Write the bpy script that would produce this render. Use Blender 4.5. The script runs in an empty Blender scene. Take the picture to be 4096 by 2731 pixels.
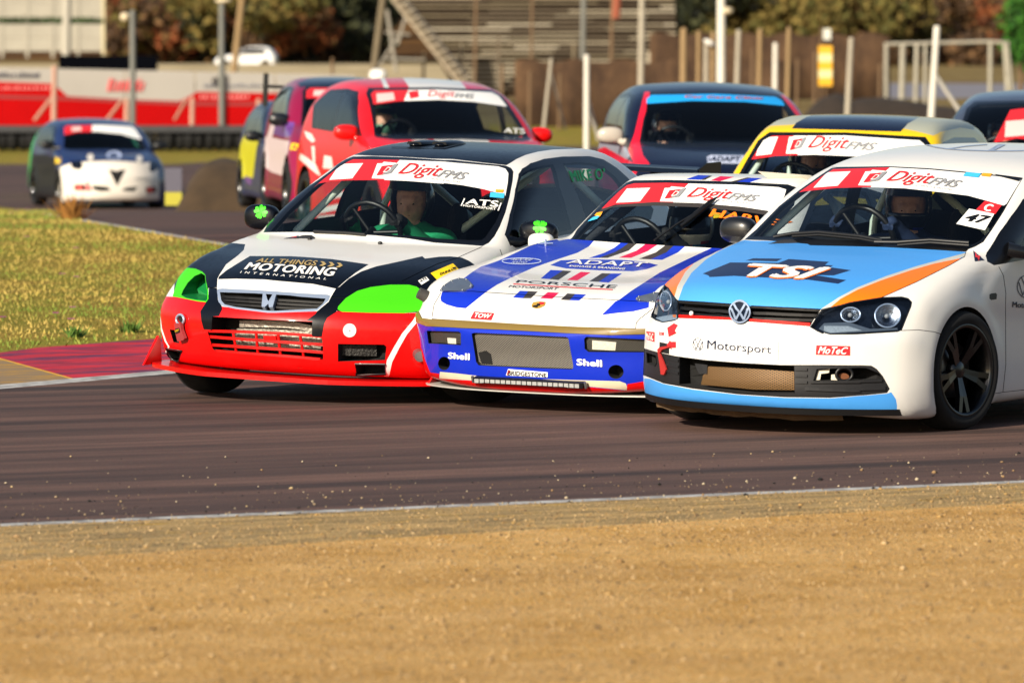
import bpy, bmesh, math, random
import numpy as np
from mathutils import Vector, Matrix
from mathutils.bvhtree import BVHTree
R = math.radians
SC = bpy.context.scene
COL = SC.collection
# ------------------------------------------------------------ camera
FPX, UC, VC = 24000.0, 2048.0, 1365.5          # focal length in photo pixels, centre
CAM_H, PITCH = 1.913, R(2.8175)
cam = bpy.data.cameras.new('camera'); cam_o = bpy.data.objects.new('camera', cam); COL.objects.link(cam_o)
cam.sensor_width = 36.0; cam.lens = 36.0*FPX/4096.0; cam.clip_start = 1.0; cam.clip_end = 3000.0
cam_o.location = (0, 0, CAM_H); cam_o.rotation_euler = (math.pi/2 - PITCH, 0, 0)
cam.dof.use_dof = True; cam.dof.focus_distance = 31.5; cam.dof.aperture_fstop = 4.8
SC.camera = cam_o
# ------------------------------------------------------------ sky, sun, exposure
SUN_AZ = R(36); SUN_EL = R(24)                  # azimuth to the left of "behind the camera"
SUN_DIR = Vector((-math.sin(SUN_AZ)*math.cos(SUN_EL), -math.cos(SUN_AZ)*math.cos(SUN_EL), math.sin(SUN_EL)))
W = bpy.data.worlds.new('World'); SC.world = W; W.use_nodes = True
wn = W.node_tree; wn.nodes.clear()
sky = wn.nodes.new('ShaderNodeTexSky'); sky.sky_type = 'NISHITA'; sky.sun_disc = False
sky.sun_elevation = SUN_EL; sky.sun_rotation = math.pi + SUN_AZ
sky.dust_density = 1.5
bg = wn.nodes.new('ShaderNodeBackground'); bg.inputs['Strength'].default_value = 0.075
wo = wn.nodes.new('ShaderNodeOutputWorld')
wn.links.new(sky.outputs[0], bg.inputs[0]); wn.links.new(bg.outputs[0], wo.inputs[0])
sun = bpy.data.lights.new('sun', 'SUN'); sun.energy = 4.8; sun.angle = R(0.53); sun.color = (1.0, 0.90, 0.74)
sun_o = bpy.data.objects.new('sun', sun); COL.objects.link(sun_o)
sun_o.rotation_euler = SUN_DIR.to_track_quat('Z', 'Y').to_euler()
SC.view_settings.view_transform = 'Standard'; SC.view_settings.look = 'None'
SC.view_settings.exposure = 0.60; SC.view_settings.gamma = 1.0
SC.render.engine = 'CYCLES'; SC.cycles.use_denoising = True; SC.cycles.max_bounces = 8; SC.cycles.transparent_max_bounces = 16
SC.cycles.caustics_reflective = False; SC.cycles.caustics_refractive = False
# ------------------------------------------------------------ materials
def lin(c):
    if isinstance(c, str):
        c = tuple(int(c[i:i+2], 16)/255 for i in (0, 2, 4))
    return tuple((v/12.92 if v <= .04045 else ((v+.055)/1.055)**2.4) for v in c)
MATS = {}
def principled(name):
    m = bpy.data.materials.new(name); m.use_nodes = True
    return m, m.node_tree, m.node_tree.nodes['Principled BSDF']
def mat(name, col, rough=.5, metal=0., coat=0., noise=0., scale=8., bump=0., spec=.5, emit=None):
    """plain procedural material: colour varied a little by noise, optional fine bump"""
    if name in MATS: return MATS[name]
    m, nt, b = principled(name); c = lin(col)
    b.inputs['Roughness'].default_value = rough; b.inputs['Metallic'].default_value = metal
    b.inputs['Coat Weight'].default_value = coat; b.inputs['Coat Roughness'].default_value = .06
    b.inputs['Specular IOR Level'].default_value = spec
    tc = nt.nodes.new('ShaderNodeTexCoord'); nz = nt.nodes.new('ShaderNodeTexNoise')
    nz.inputs['Scale'].default_value = scale; nz.inputs['Detail'].default_value = 5
    nt.links.new(tc.outputs['Object'], nz.inputs['Vector'])
    mx = nt.nodes.new('ShaderNodeMix'); mx.data_type = 'RGBA'
    mx.inputs[6].default_value = tuple(v*(1-noise) for v in c)+(1,)
    mx.inputs[7].default_value = tuple(min(1, v*(1+noise)) for v in c)+(1,)
    nt.links.new(nz.outputs['Fac'], mx.inputs[0]); nt.links.new(mx.outputs[2], b.inputs['Base Color'])
    if bump:
        bp = nt.nodes.new('ShaderNodeBump'); bp.inputs['Strength'].default_value = bump; bp.inputs['Distance'].default_value = .02
        nt.links.new(nz.outputs['Fac'], bp.inputs['Height']); nt.links.new(bp.outputs[0], b.inputs['Normal'])
    if emit: b.inputs['Emission Color'].default_value = lin(emit[0])+(1,); b.inputs['Emission Strength'].default_value = emit[1]
    MATS[name] = m; return m
def paint(name, col, rough=.38, coat=.55, metal=0.):
    """car paint or vinyl: clear coat over a base with a trace of road grime"""
    key = 'paint_'+name
    if key in MATS: return MATS[key]
    m, nt, b = principled(key); c = lin(col)
    b.inputs['Roughness'].default_value = rough; b.inputs['Coat Weight'].default_value = coat
    b.inputs['Coat Roughness'].default_value = .07; b.inputs['Metallic'].default_value = metal; b.inputs['Specular IOR Level'].default_value = .25
    tc = nt.nodes.new('ShaderNodeTexCoord'); nz = nt.nodes.new('ShaderNodeTexNoise')
    nz.inputs['Scale'].default_value = 3.2; nz.inputs['Detail'].default_value = 8; nz.inputs['Roughness'].default_value = .7
    nt.links.new(tc.outputs['Object'], nz.inputs['Vector'])
    rp = nt.nodes.new('ShaderNodeValToRGB'); rp.color_ramp.elements[0].position = .52; rp.color_ramp.elements[1].position = .85
    rp.color_ramp.elements[0].color = (0, 0, 0, 1); rp.color_ramp.elements[1].color = (.35, .35, .35, 1)
    nt.links.new(nz.outputs['Fac'], rp.inputs[0])
    mx = nt.nodes.new('ShaderNodeMix'); mx.data_type = 'RGBA'
    mx.inputs[6].default_value = c+(1,); mx.inputs[7].default_value = tuple(.75*v+.02 for v in c)+(1,)
    nt.links.new(rp.outputs[0], mx.inputs[0]); nt.links.new(mx.outputs[2], b.inputs['Base Color'])
    n2 = nt.nodes.new('ShaderNodeTexNoise'); n2.inputs['Scale'].default_value = 40; n2.inputs['Detail'].default_value = 3
    nt.links.new(tc.outputs['Object'], n2.inputs['Vector'])
    mr = nt.nodes.new('ShaderNodeMapRange'); mr.inputs[3].default_value = rough*.8; mr.inputs[4].default_value = rough*1.25
    nt.links.new(n2.outputs['Fac'], mr.inputs[0]); nt.links.new(mr.outputs[0], b.inputs['Roughness'])
    MATS[key] = m; return m
def glass(name, tint=(.62, .72, .78), refl=1.0):
    if name in MATS: return MATS[name]
    m = bpy.data.materials.new(name); m.use_nodes = True; nt = m.node_tree; nt.nodes.clear()
    o = nt.nodes.new('ShaderNodeOutputMaterial'); t = nt.nodes.new('ShaderNodeBsdfTransparent'); t.inputs[0].default_value = tint+(1,)
    g = nt.nodes.new('ShaderNodeBsdfGlossy'); g.inputs['Roughness'].default_value = .02; g.inputs[0].default_value = (refl, refl, refl, 1)
    f = nt.nodes.new('ShaderNodeFresnel')
    # a thin pane reflects alike from both sides: undo the node's inversion of the index on back faces
    ge = nt.nodes.new('ShaderNodeNewGeometry'); mr = nt.nodes.new('ShaderNodeMapRange'); mr.inputs[3].default_value = 1.45; mr.inputs[4].default_value = 1/1.45
    nt.links.new(ge.outputs['Backfacing'], mr.inputs[0]); nt.links.new(mr.outputs[0], f.inputs[0])
    mx = nt.nodes.new('ShaderNodeMixShader')
    nt.links.new(f.outputs[0], mx.inputs[0]); nt.links.new(t.outputs[0], mx.inputs[1]); nt.links.new(g.outputs[0], mx.inputs[2])
    nt.links.new(mx.outputs[0], o.inputs[0])
    MATS[name] = m; return m
# ------------------------------------------------------------ objects
def new_obj(name, mesh, parent=None):
    o = bpy.data.objects.new(name, mesh); COL.objects.link(o)
    if parent is not None: o.parent = parent
    return o
def tag(o, label=None, cat=None, group=None, kind=None):
    if label: o['label'] = label
    if cat: o['category'] = cat
    if group: o['group'] = group
    if kind: o['kind'] = kind
    return o
def empty(name, loc=(0, 0, 0), rz=0., parent=None):
    o = bpy.data.objects.new(name, None); COL.objects.link(o); o.location = loc; o.rotation_euler = (0, 0, rz)
    o.empty_display_size = .2
    if parent is not None: o.parent = parent
    return o
def mesh_obj(name, V, F, mats, parent=None, midx=None, N=None, smooth=False):
    me = bpy.data.meshes.new(name)
    me.from_pydata([tuple(map(float, v)) for v in V], [], [tuple(int(i) for i in f) for f in F])
    if not isinstance(mats, (list, tuple)): mats = [mats]
    for m in mats: me.materials.append(m)
    if midx is not None: me.polygons.foreach_set('material_index', np.asarray(midx, dtype=np.int32))
    if smooth or N is not None: me.polygons.foreach_set('use_smooth', np.ones(len(me.polygons), dtype=bool))
    me.update()
    if N is not None and len(me.vertices) == len(N): me.normals_split_custom_set_from_vertices([tuple(map(float, n)) for n in N])
    return new_obj(name, me, parent)
class MB:
    """collects simple shapes into one mesh"""
    def __init__(s): s.V = []; s.F = []; s.S = []
    def add(s, V, F, sm=False):
        o = len(s.V); s.V += [tuple(v) for v in V]; s.F += [tuple(i+o for i in f) for f in F]; s.S += [sm]*len(F); return s
    def box(s, lo, hi, M=None, bev=0.):
        x0, y0, z0 = lo; x1, y1, z1 = hi
        V = [(x0,y0,z0),(x1,y0,z0),(x1,y1,z0),(x0,y1,z0),(x0,y0,z1),(x1,y0,z1),(x1,y1,z1),(x0,y1,z1)]
        if M is not None: V = [tuple(M @ Vector(v)) for v in V]
        return s.add(V, [(0,3,2,1),(4,5,6,7),(0,1,5,4),(1,2,6,5),(2,3,7,6),(3,0,4,7)])
    def tube(s, pts, r, n=10, cap=True, closed=False):
        pts = [Vector(p) for p in pts]; V = []; m = len(pts)
        rr = r if isinstance(r, (list, tuple)) else [r]*m
        up = None
        for i, p in enumerate(pts):
            a = pts[(i-1) % m] if (closed or i > 0) else p; b = pts[(i+1) % m] if (closed or i < m-1) else p
            t = (b-a).normalized()
            if up is None:
                up = t.orthogonal().normalized()
            up = (up - t*up.dot(t)).normalized(); sd = t.cross(up)
            for k in range(n):
                q = 2*math.pi*k/n
                V.append(tuple(p + (up*math.cos(q)+sd*math.sin(q))*rr[i]))
        F = []
        for i in range(m if closed else m-1):
            j = (i+1) % m
            for k in range(n):
                F.append((i*n+k, i*n+(k+1) % n, j*n+(k+1) % n, j*n+k))
        s.add(V, F, True)
        if cap and not closed:
            s.add(V[:n], [tuple(reversed(range(n)))]); s.add(V[-n:], [tuple(range(n))])
        return s
    def lathe(s, prof, n=32, M=None, closed=False):
        """revolve (r, h) points about the local z axis"""
        V = []
        for r, h in prof:
            for k in range(n):
                a = 2*math.pi*k/n; v = Vector((r*math.cos(a), r*math.sin(a), h)); V.append(tuple(M @ v) if M is not None else tuple(v))
        F = []; m = len(prof)
        for i in range(m if closed else m-1):
            j = (i+1) % m
            for k in range(n): F.append((i*n+k, i*n+(k+1) % n, j*n+(k+1) % n, j*n+k))
        return s.add(V, F, True)
    def ball(s, c, r, nu=16, nv=10, M=None):
        c = Vector(c); rx, ry, rz = (r, r, r) if not isinstance(r, (tuple, list)) else r
        V = []; F = []
        for i in range(nv+1):
            t = math.pi*i/nv
            for k in range(nu):
                a = 2*math.pi*k/nu; v = Vector((rx*math.sin(t)*math.cos(a), ry*math.sin(t)*math.sin(a), rz*math.cos(t)))
                if M is not None: v = M @ v
                V.append(tuple(c+v))
        for i in range(nv):
            for k in range(nu): F.append((i*nu+k, (i+1)*nu+k, (i+1)*nu+(k+1) % nu, i*nu+(k+1) % nu))
        return s.add(V, F, True)
    def prism(s, poly, z0, z1, M=None):
        n = len(poly); V = [(x, y, z0) for x, y in poly]+[(x, y, z1) for x, y in poly]
        if M is not None: V = [tuple(M @ Vector(v)) for v in V]
        return s.add(V, [tuple(reversed(range(n))), tuple(range(n, 2*n))]+[(i, (i+1) % n, n+(i+1) % n, n+i) for i in range(n)])
    def build(s, name, m, parent=None):
        o = mesh_obj(name, s.V, s.F, m, parent)
        o.data.polygons.foreach_set('use_smooth', np.array(s.S, dtype=bool)); return o
# ------------------------------------------------------------ photo pixels -> rays
ZOOM = dict(A=(560,1000,2.6133), B=(1100,1000,2.6138), C=(980,540,2.94), D=(1700,540,2.735), E=(1640,960,2.24), F=(2240,640,2.352),
            G=(2540,1000,2.1778), H=(3240,560,2.119), I=(3296,1100,2.376), J=(0,0,1.68), K=(1300,0,1.68), L=(2696,0,1.68),
            N=(2300,240,2.352), O=(550,520,1.4256), P=(1600,620,1.479), Q=(2496,500,1.225), S=(0,760,1.96), U=(2000,1400,2.94),
            V=(2900,380,1.9666), X=(0,440,3.0947), Y=(920,260,2.6133), Z=(0,0,2.1382), T=(0,0,.57422), M=(2048,1500,1.1484))
def zp(k, *pts):
    x0, y0, s = ZOOM[k]; return [(x0+x/s, y0+y/s) for x, y in pts]
CAM = np.array([0, 0, CAM_H]); _c, _s = math.cos(PITCH), math.sin(PITCH)
def ray(u, v):
    a = (u-UC)/FPX; b = -(v-VC)/FPX
    d = np.array([a, _c + b*_s, -_s + b*_c]); return d/np.linalg.norm(d)
def project(P):
    P = np.asarray(P, float)-CAM
    d = P[..., 1]*_c - P[..., 2]*_s
    return np.stack([UC+FPX*P[..., 0]/d, VC+FPX*(-(P[..., 1]*_s+P[..., 2]*_c))/d], -1)
def at_depth(u, v, Y):
    d = ray(u, v); return CAM + d*(Y/d[1])
def at_z(u, v, z=0.):
    d = ray(u, v); return CAM + d*((z-CAM_H)/d[2])
# ------------------------------------------------------------ skins: implicit body -> polygon mesh that can be cut
def spline(pts, n=10, closed=True):
    P = np.array(pts, float); m = len(P); out = []
    for i in range(m if closed else m-1):
        p0, p1, p2, p3 = (P[(i-1) % m], P[i], P[(i+1) % m], P[(i+2) % m]) if closed else (P[max(i-1, 0)], P[i], P[i+1], P[min(i+2, m-1)])
        d = [max(np.linalg.norm(b-a), 1e-6)**.5 for a, b in ((p0, p1), (p1, p2), (p2, p3))]
        for k in range(n):
            t = k/n; t0 = 0; t1 = d[0]; t2 = t1+d[1]; t3 = t2+d[2]; T = t1+t*(t2-t1)
            A1 = (t1-T)/(t1-t0)*p0+(T-t0)/(t1-t0)*p1; A2 = (t2-T)/(t2-t1)*p1+(T-t1)/(t2-t1)*p2; A3 = (t3-T)/(t3-t2)*p2+(T-t2)/(t3-t2)*p3
            B1 = (t2-T)/(t2-t0)*A1+(T-t0)/(t2-t0)*A2; B2 = (t3-T)/(t3-t1)*A2+(T-t1)/(t3-t1)*A3
            out.append((t2-T)/(t2-t1)*B1+(T-t1)/(t2-t1)*B2)
    if not closed: out.append(P[-1])
    return np.array(out)
def poly_sdf(poly, x, z):
    """signed distance from points to a closed polygon (negative inside)"""
    d2 = np.full(x.shape, 1e9); ins = np.zeros(x.shape, bool); n = len(poly)
    for i in range(n):
        ax, az = poly[i]; bx, bz = poly[(i+1) % n]; ex, ez = bx-ax, bz-az; L = ex*ex+ez*ez
        if L < 1e-12: continue
        t = np.clip(((x-ax)*ex+(z-az)*ez)/L, 0, 1)
        d2 = np.minimum(d2, (x-ax-t*ex)**2+(z-az-t*ez)**2)
        c = ((az > z) != (bz > z)) & (x < (bx-ax)*(z-az)/((bz-az) if abs(bz-az) > 1e-12 else 1e-12)+ax)
        ins ^= c
    return np.where(ins, -1, 1)*np.sqrt(d2)
class Prof:
    """closed side profile: table lookup for the grid, exact distance for refinement"""
    def __init__(s, pts, h=.012):
        s.poly = spline(pts, 8); lo = s.poly.min(0)-.5; hi = s.poly.max(0)+.5
        s.lo = lo; s.h = h; nx, nz = int((hi[0]-lo[0])/h)+2, int((hi[1]-lo[1])/h)+2
        X, Z = np.meshgrid(lo[0]+h*np.arange(nx), lo[1]+h*np.arange(nz), indexing='ij'); s.T = poly_sdf(s.poly, X, Z)
    def __call__(s, x, z, exact=False):
        if exact: return poly_sdf(s.poly, x, z)
        fx = np.clip((x-s.lo[0])/s.h, 0, s.T.shape[0]-1.001); fz = np.clip((z-s.lo[1])/s.h, 0, s.T.shape[1]-1.001)
        i = fx.astype(int); k = fz.astype(int); a = fx-i; b = fz-k; T = s.T
        return T[i, k]*(1-a)*(1-b)+T[i+1, k]*a*(1-b)+T[i, k+1]*(1-a)*b+T[i+1, k+1]*a*b
def smax(a, b, k): h = np.maximum(k-np.abs(a-b), 0)/k; return np.maximum(a, b)+h*h*k*.25
def smin(a, b, k): return -smax(-a, -b, k)
def sstep(x, a, b): t = np.clip((x-a)/(b-a), 0, 1); return t*t*(3-2*t)
class Curve1:
    """smooth y(x) through points"""
    def __init__(s, pts):
        p = spline(sorted(pts), 12, False); s.x = p[:, 0]; s.y = p[:, 1]
    def __call__(s, x): return np.interp(x, s.x, s.y)
def body_field(sp):
    low = Prof(sp['low']); grn = Prof(sp['green']) if 'green' in sp else None
    Wp = Curve1(sp['width']); Oz = Curve1(sp['section']); Wg = Curve1(sp['gwidth']) if grn else None
    fb, fp = sp.get('fbow', (.3, 2.6)); rb, rp = sp.get('rbow', (.25, 3.)); cl = sp.get('crown', .05); cp = sp.get('crownp', 2.2)
    bg_, cg = sp.get('gbow', (.10, .035)); bgr = sp.get('gbowr', bg_); xf, xr = sp.get('bowx', (-.5, .4)), sp.get('bowxr', (-2.6, -3.3)); xm = sp.get('gmid', -1.7)
    kl, kg, ku = sp.get('kl', .10), sp.get('kg', .09), sp.get('ku', .03); gt = Curve1(sp['gtaper']) if 'gtaper' in sp else None
    ra = sp.get('arch', .33); bulge = sp.get('bulge', .02); wb = sp['wb']; extra = sp.get('extra'); yref = sp.get('yref', .8)
    def F(x, y, z, ex=False):
        ay = np.abs(y)
        sx = x + fb*(ay/yref)**fp*sstep(x, *xf) - rb*(ay/yref)**rp*sstep(-x, -xr[0], -xr[1])
        a = low(sx, z+cl*(ay/.75)**cp, ex)
        w = Wp(x)+Oz(z)
        for cx in (sp.get('fx', 0), sp.get('fx', 0)-wb):
            r = np.hypot(x-cx, z-sp.get('axz', .30)); w = w + bulge*np.exp(-((r-ra)/.07)**2)
        f = smax(a, ay-w, kl)
        if grn:
            sx = x + bg_*(ay/.6)**2*sstep(x, xm-.3, xm+.3) - bgr*(ay/.6)**2*sstep(-x, -xm-.3, -xm+.3)
            g = grn(sx, z+cg*(ay/.55)**2, ex); wg = Wg(z)+(gt(x) if gt else 0)
            f = smin(f, smax(g, ay-wg, kg), ku)
        if extra: f = extra(f, x, ay, z)
        return f
    return F
def surface_net(F, lo, hi, h):
    n = [int(math.ceil((hi[i]-lo[i])/h))+1 for i in range(3)]
    ax = [lo[i]+h*np.arange(n[i]) for i in range(3)]
    X, Y, Z = np.meshgrid(*ax, indexing='ij'); D = F(X, Y, Z); ins = D < 0
    corner = [(i, j, k) for i in (0, 1) for j in (0, 1) for k in (0, 1)]
    sub = lambda A, c: A[c[0]:A.shape[0]-1+c[0], c[1]:A.shape[1]-1+c[1], c[2]:A.shape[2]-1+c[2]]
    cnt = sum(sub(ins, c).astype(int) for c in corner); act = (cnt > 0) & (cnt < 8)
    idx = np.full(act.shape, -1); ci = np.argwhere(act); idx[act] = np.arange(len(ci))
    acc = np.zeros((len(ci), 3)); num = np.zeros(len(ci))
    for c in corner:
        for d in range(3):
            if c[d]: continue
            e = list(c); e[d] = 1
            da = D[ci[:, 0]+c[0], ci[:, 1]+c[1], ci[:, 2]+c[2]]; db = D[ci[:, 0]+e[0], ci[:, 1]+e[1], ci[:, 2]+e[2]]
            m = (da < 0) != (db < 0); t = np.where(m, da/np.where(m, da-db, 1), 0)
            p = ci+np.array(c, float); p[:, d] += t; acc[m] += p[m]; num[m] += 1
    V = np.array(lo)+h*acc/num[:, None]; Q = []
    for d in range(3):
        a, b = (d+1) % 3, (d+2) % 3; s0 = [slice(1, -1)]*3; s0[d] = slice(0, n[d]-1); s1 = list(s0); s1[d] = slice(1, n[d])
        A = ins[tuple(s0)]; B = ins[tuple(s1)]
        for flip, m in ((False, A & ~B), (True, B & ~A)):
            q = np.argwhere(m)
            if not len(q): continue
            off = np.ones(3, int); off[d] = 0; q = q+off
            def cell(da, db): r = q.copy(); r[:, a] -= da; r[:, b] -= db; return idx[r[:, 0], r[:, 1], r[:, 2]]
            quad = np.stack([cell(1, 1), cell(0, 1), cell(0, 0), cell(1, 0)], 1); Q.append(quad[:, ::-1] if flip else quad)
    return V, np.concatenate(Q)
def grad(F, V, e=.004, ex=True):
    g = np.zeros_like(V)
    for d in range(3):
        o = np.zeros(3); o[d] = e; a = V+o; b = V-o
        g[:, d] = (F(a[:, 0], a[:, 1], a[:, 2], ex)-F(b[:, 0], b[:, 1], b[:, 2], ex))/(2*e)
    return g
# ------------------------------------------------------------ a skin that can be cut into parts
def in_poly(poly, x, y):
    ins = np.zeros(np.shape(x), bool); n = len(poly)
    for i in range(n):
        ax, ay = poly[i]; bx, by = poly[(i+1) % n]
        if ay == by: continue
        ins ^= ((ay > y) != (by > y)) & (x < (bx-ax)*(y-ay)/(by-ay)+ax)
    return ins
class Skin:
    """faces with centre, normal and radius arrays so that a cut only touches what lies under it"""
    def __init__(s, V, N, F, part='body_shell', m=0):
        s.V = [tuple(v) for v in V]; s.N = [tuple(v) for v in N]; s.F = [tuple(int(i) for i in f) for f in F]
        s.names = [part]; n = len(s.F); s.pid = np.zeros(n, int); s.mat = np.full(n, m); s.alive = np.ones(n, bool)
        Q = np.array(F); P = V[Q]; s.C = P.mean(1); s.r = np.linalg.norm(P-s.C[:, None], axis=2).max(1)
        Nn = N[Q].mean(1); s.FN = Nn/(np.linalg.norm(Nn, axis=1)[:, None]+1e-9)
    def code(s, p):
        if p not in s.names: s.names.append(p)
        return s.names.index(p)
    def faces(s):
        for i in np.nonzero(s.alive)[0]: yield s.F[i], s.names[s.pid[i]], int(s.mat[i])
    def cut(s, poly, proj, filt, part=None, m=None, only=None, rs=1.):
        poly = [tuple(map(float, p)) for p in poly]
        pl = np.array(poly); lo, hi = pl.min(0), pl.max(0)
        sel = s.alive.copy()
        if only is not None: sel &= np.isin(s.pid, [i for i, q in enumerate(s.names) if q.split('~')[0] in only])
        ids = np.nonzero(sel)[0]
        if not len(ids): return 0
        PC = proj(s.C[ids]); rr = s.r[ids]*rs
        ok = (PC[:, 0]-rr <= hi[0]) & (PC[:, 0]+rr >= lo[0]) & (PC[:, 1]-rr <= hi[1]) & (PC[:, 1]+rr >= lo[1])
        ids = ids[ok]; ids = ids[filt(s.C[ids], s.FN[ids])] if len(ids) else ids
        if not len(ids): return 0
        ids = [int(i) for i in ids]
        vid = sorted({v for i in ids for v in s.F[i]}); PV = proj(np.array([s.V[v] for v in vid])); P2 = {v: (p[0], p[1]) for v, p in zip(vid, PV)}
        work = [(s.F[i], int(s.pid[i]), int(s.mat[i]), i) for i in ids]; cache = {}
        for ei in range(len(poly)):
            ax, ay = poly[ei]; bx, by = poly[(ei+1) % len(poly)]; dx, dy = bx-ax, by-ay; L2 = dx*dx+dy*dy
            if L2 < 1e-14: continue
            eps = 1e-4*math.sqrt(L2)*max(math.sqrt(L2), 1e-3) if False else 1e-9*L2+1e-12
            x0, x1, y0, y1 = min(ax, bx), max(ax, bx), min(ay, by), max(ay, by); out = []
            for w_ in work:
                f = w_[0]; q = [P2[i] for i in f]
                sd = [(p[0]-ax)*dy-(p[1]-ay)*dx for p in q]
                if max(sd) <= eps or min(sd) >= -eps: out.append(w_); continue
                xs_ = [p[0] for p in q]; ys_ = [p[1] for p in q]
                if max(xs_) < x0 or min(xs_) > x1 or max(ys_) < y0 or min(ys_) > y1: out.append(w_); continue
                pt, mt = w_[1], w_[2]
                n = len(f); ts = []; A = []; B = []
                new = []
                for k in range(n):
                    i, j = f[k], f[(k+1) % n]; a, b = sd[k], sd[(k+1) % n]
                    if a >= 0: A.append(i)
                    if a <= 0: B.append(i)
                    if (a > 0 and b < 0) or (a < 0 and b > 0):
                        t = a/(a-b); px = q[k][0]+t*(q[(k+1) % n][0]-q[k][0]); py = q[k][1]+t*(q[(k+1) % n][1]-q[k][1])
                        ts.append(((px-ax)*dx+(py-ay)*dy)/L2); new.append((i, j, t, px, py, len(A), len(B))); A.append(None); B.append(None)
                    elif a == 0: ts.append(((q[k][0]-ax)*dx+(q[k][1]-ay)*dy)/L2)
                if not ts or max(ts) < 0 or min(ts) > 1: out.append(w_); continue
                for (i, j, t, px, py, ia, ib) in new:
                    key = (min(i, j), max(i, j), ei)
                    if key not in cache:
                        vi, vj = s.V[i], s.V[j]; ni, nj = s.N[i], s.N[j]
                        s.V.append(tuple(vi[d]+t*(vj[d]-vi[d]) for d in range(3)))
                        nn = [ni[d]+t*(nj[d]-ni[d]) for d in range(3)]; l = math.sqrt(sum(c*c for c in nn)) or 1
                        s.N.append(tuple(c/l for c in nn)); cache[key] = len(s.V)-1; P2[cache[key]] = (px, py)
                    A[ia] = cache[key]; B[ib] = cache[key]
                if len(set(A)) >= 3: out.append((tuple(A), pt, mt, -1))
                if len(set(B)) >= 3: out.append((tuple(B), pt, mt, -1))
            work = out
        cx = np.array([sum(P2[i][0] for i in w[0])/len(w[0]) for w in work]); cy = np.array([sum(P2[i][1] for i in w[0])/len(w[0]) for w in work])
        ins = in_poly(poly, cx, cy); pc = None if part is None else s.code(part)
        kept = {w[3] for w in work if w[3] >= 0}; dead = [i for i in ids if i not in kept]; s.alive[dead] = False
        hitk = [w[3] for w, k in zip(work, ins) if k and w[3] >= 0]
        if hitk:
            if pc is not None: s.pid[hitk] = pc
            if m is not None: s.mat[hitk] = m
        tot = int(ins.sum()); nw = [(w, k) for w, k in zip(work, ins) if w[3] < 0]; work = [w for w, k in nw]; ins = [k for w, k in nw]; k = len(work)
        if not k: return tot
        nC = np.empty((k, 3)); nN = np.empty((k, 3)); nr = np.empty(k); np_ = np.empty(k, int); nm = np.empty(k, int)
        for j, (f, pt, mt, _) in enumerate(work):
            l = len(f); q = [s.V[i] for i in f]; c0 = sum(p[0] for p in q)/l; c1 = sum(p[1] for p in q)/l; c2 = sum(p[2] for p in q)/l; nC[j] = (c0, c1, c2)
            nr[j] = math.sqrt(max((p[0]-c0)**2+(p[1]-c1)**2+(p[2]-c2)**2 for p in q)); h = [s.N[i] for i in f]; nN[j] = (sum(p[0] for p in h), sum(p[1] for p in h), sum(p[2] for p in h))
            np_[j] = pc if (ins[j] and pc is not None) else pt; nm[j] = m if (ins[j] and m is not None) else mt
        nN /= np.linalg.norm(nN, axis=1)[:, None]+1e-9
        s.F += [w[0] for w in work]; s.C = np.concatenate([s.C, nC]); s.FN = np.concatenate([s.FN, nN]); s.r = np.concatenate([s.r, nr]); s.pid = np.concatenate([s.pid, np_]); s.mat = np.concatenate([s.mat, nm]); s.alive = np.concatenate([s.alive, np.ones(k, bool)])
        return tot
_txt = {}
def text_mesh(txt, bold=0., shear=0., space=1.):
    """lettering as (verts in a unit box, layer per vertex, faces); heavier weight by stacked shifted copies"""
    key = (txt, bold, shear, space)
    if key in _txt: return _txt[key]
    cu = bpy.data.curves.new('lettering', 'FONT'); cu.body = txt; cu.shear = shear; cu.space_character = space*(1+bold*1.2); cu.resolution_u = 3
    o = bpy.data.objects.new('lettering', cu); COL.objects.link(o)
    dg = bpy.context.evaluated_depsgraph_get(); me = bpy.data.meshes.new_from_object(o.evaluated_get(dg))
    bm = bmesh.new(); bm.from_mesh(me)
    xs = [v.co.x for v in bm.verts]; w = max(xs)-min(xs); mx_ = max(.14, w/30)
    for _ in range(2):
        ed = [e for e in bm.edges if e.calc_length() > mx_]
        if not ed: break
        bmesh.ops.subdivide_edges(bm, edges=ed, cuts=1); bmesh.ops.triangulate(bm, faces=bm.faces[:])
    V = np.array([v.co[:2] for v in bm.verts]); F = [tuple(v.index for v in f.verts) for f in bm.faces]
    bm.free(); bpy.data.meshes.remove(me); bpy.data.objects.remove(o); bpy.data.curves.remove(cu)
    L = np.zeros(len(V))
    if bold:
        n = len(V); sh = [(-bold, 0), (bold, 0), (0, bold*.6), (0, -bold*.6)]; V0, F0 = V, F; V = np.concatenate([V0+np.array(d) for d in sh]); L = np.repeat(np.arange(4.), n)
        F = [tuple(i+k*n for i in f) for k in range(4) for f in F0]
    lo, hi = V.min(0), V.max(0); V = (V-lo)/(hi-lo)
    _txt[key] = (V, L, F); return _txt[key]
def sub_grid(poly, step):
    """triangulated 2-D polygon with extra interior points; returns verts, faces"""
    bm = bmesh.new(); vs = [bm.verts.new((p[0], p[1], 0)) for p in poly]; bm.faces.new(vs)
    bmesh.ops.triangulate(bm, faces=bm.faces[:])
    for _ in range(5):
        ed = [e for e in bm.edges if e.calc_length() > step]
        if not ed: break
        bmesh.ops.subdivide_edges(bm, edges=ed, cuts=1); bmesh.ops.triangulate(bm, faces=bm.faces[:])
    bm.verts.index_update()
    V = np.array([v.co[:2] for v in bm.verts]); F = [tuple(v.index for v in f.verts) for f in bm.faces]; bm.free(); return V, F
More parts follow.
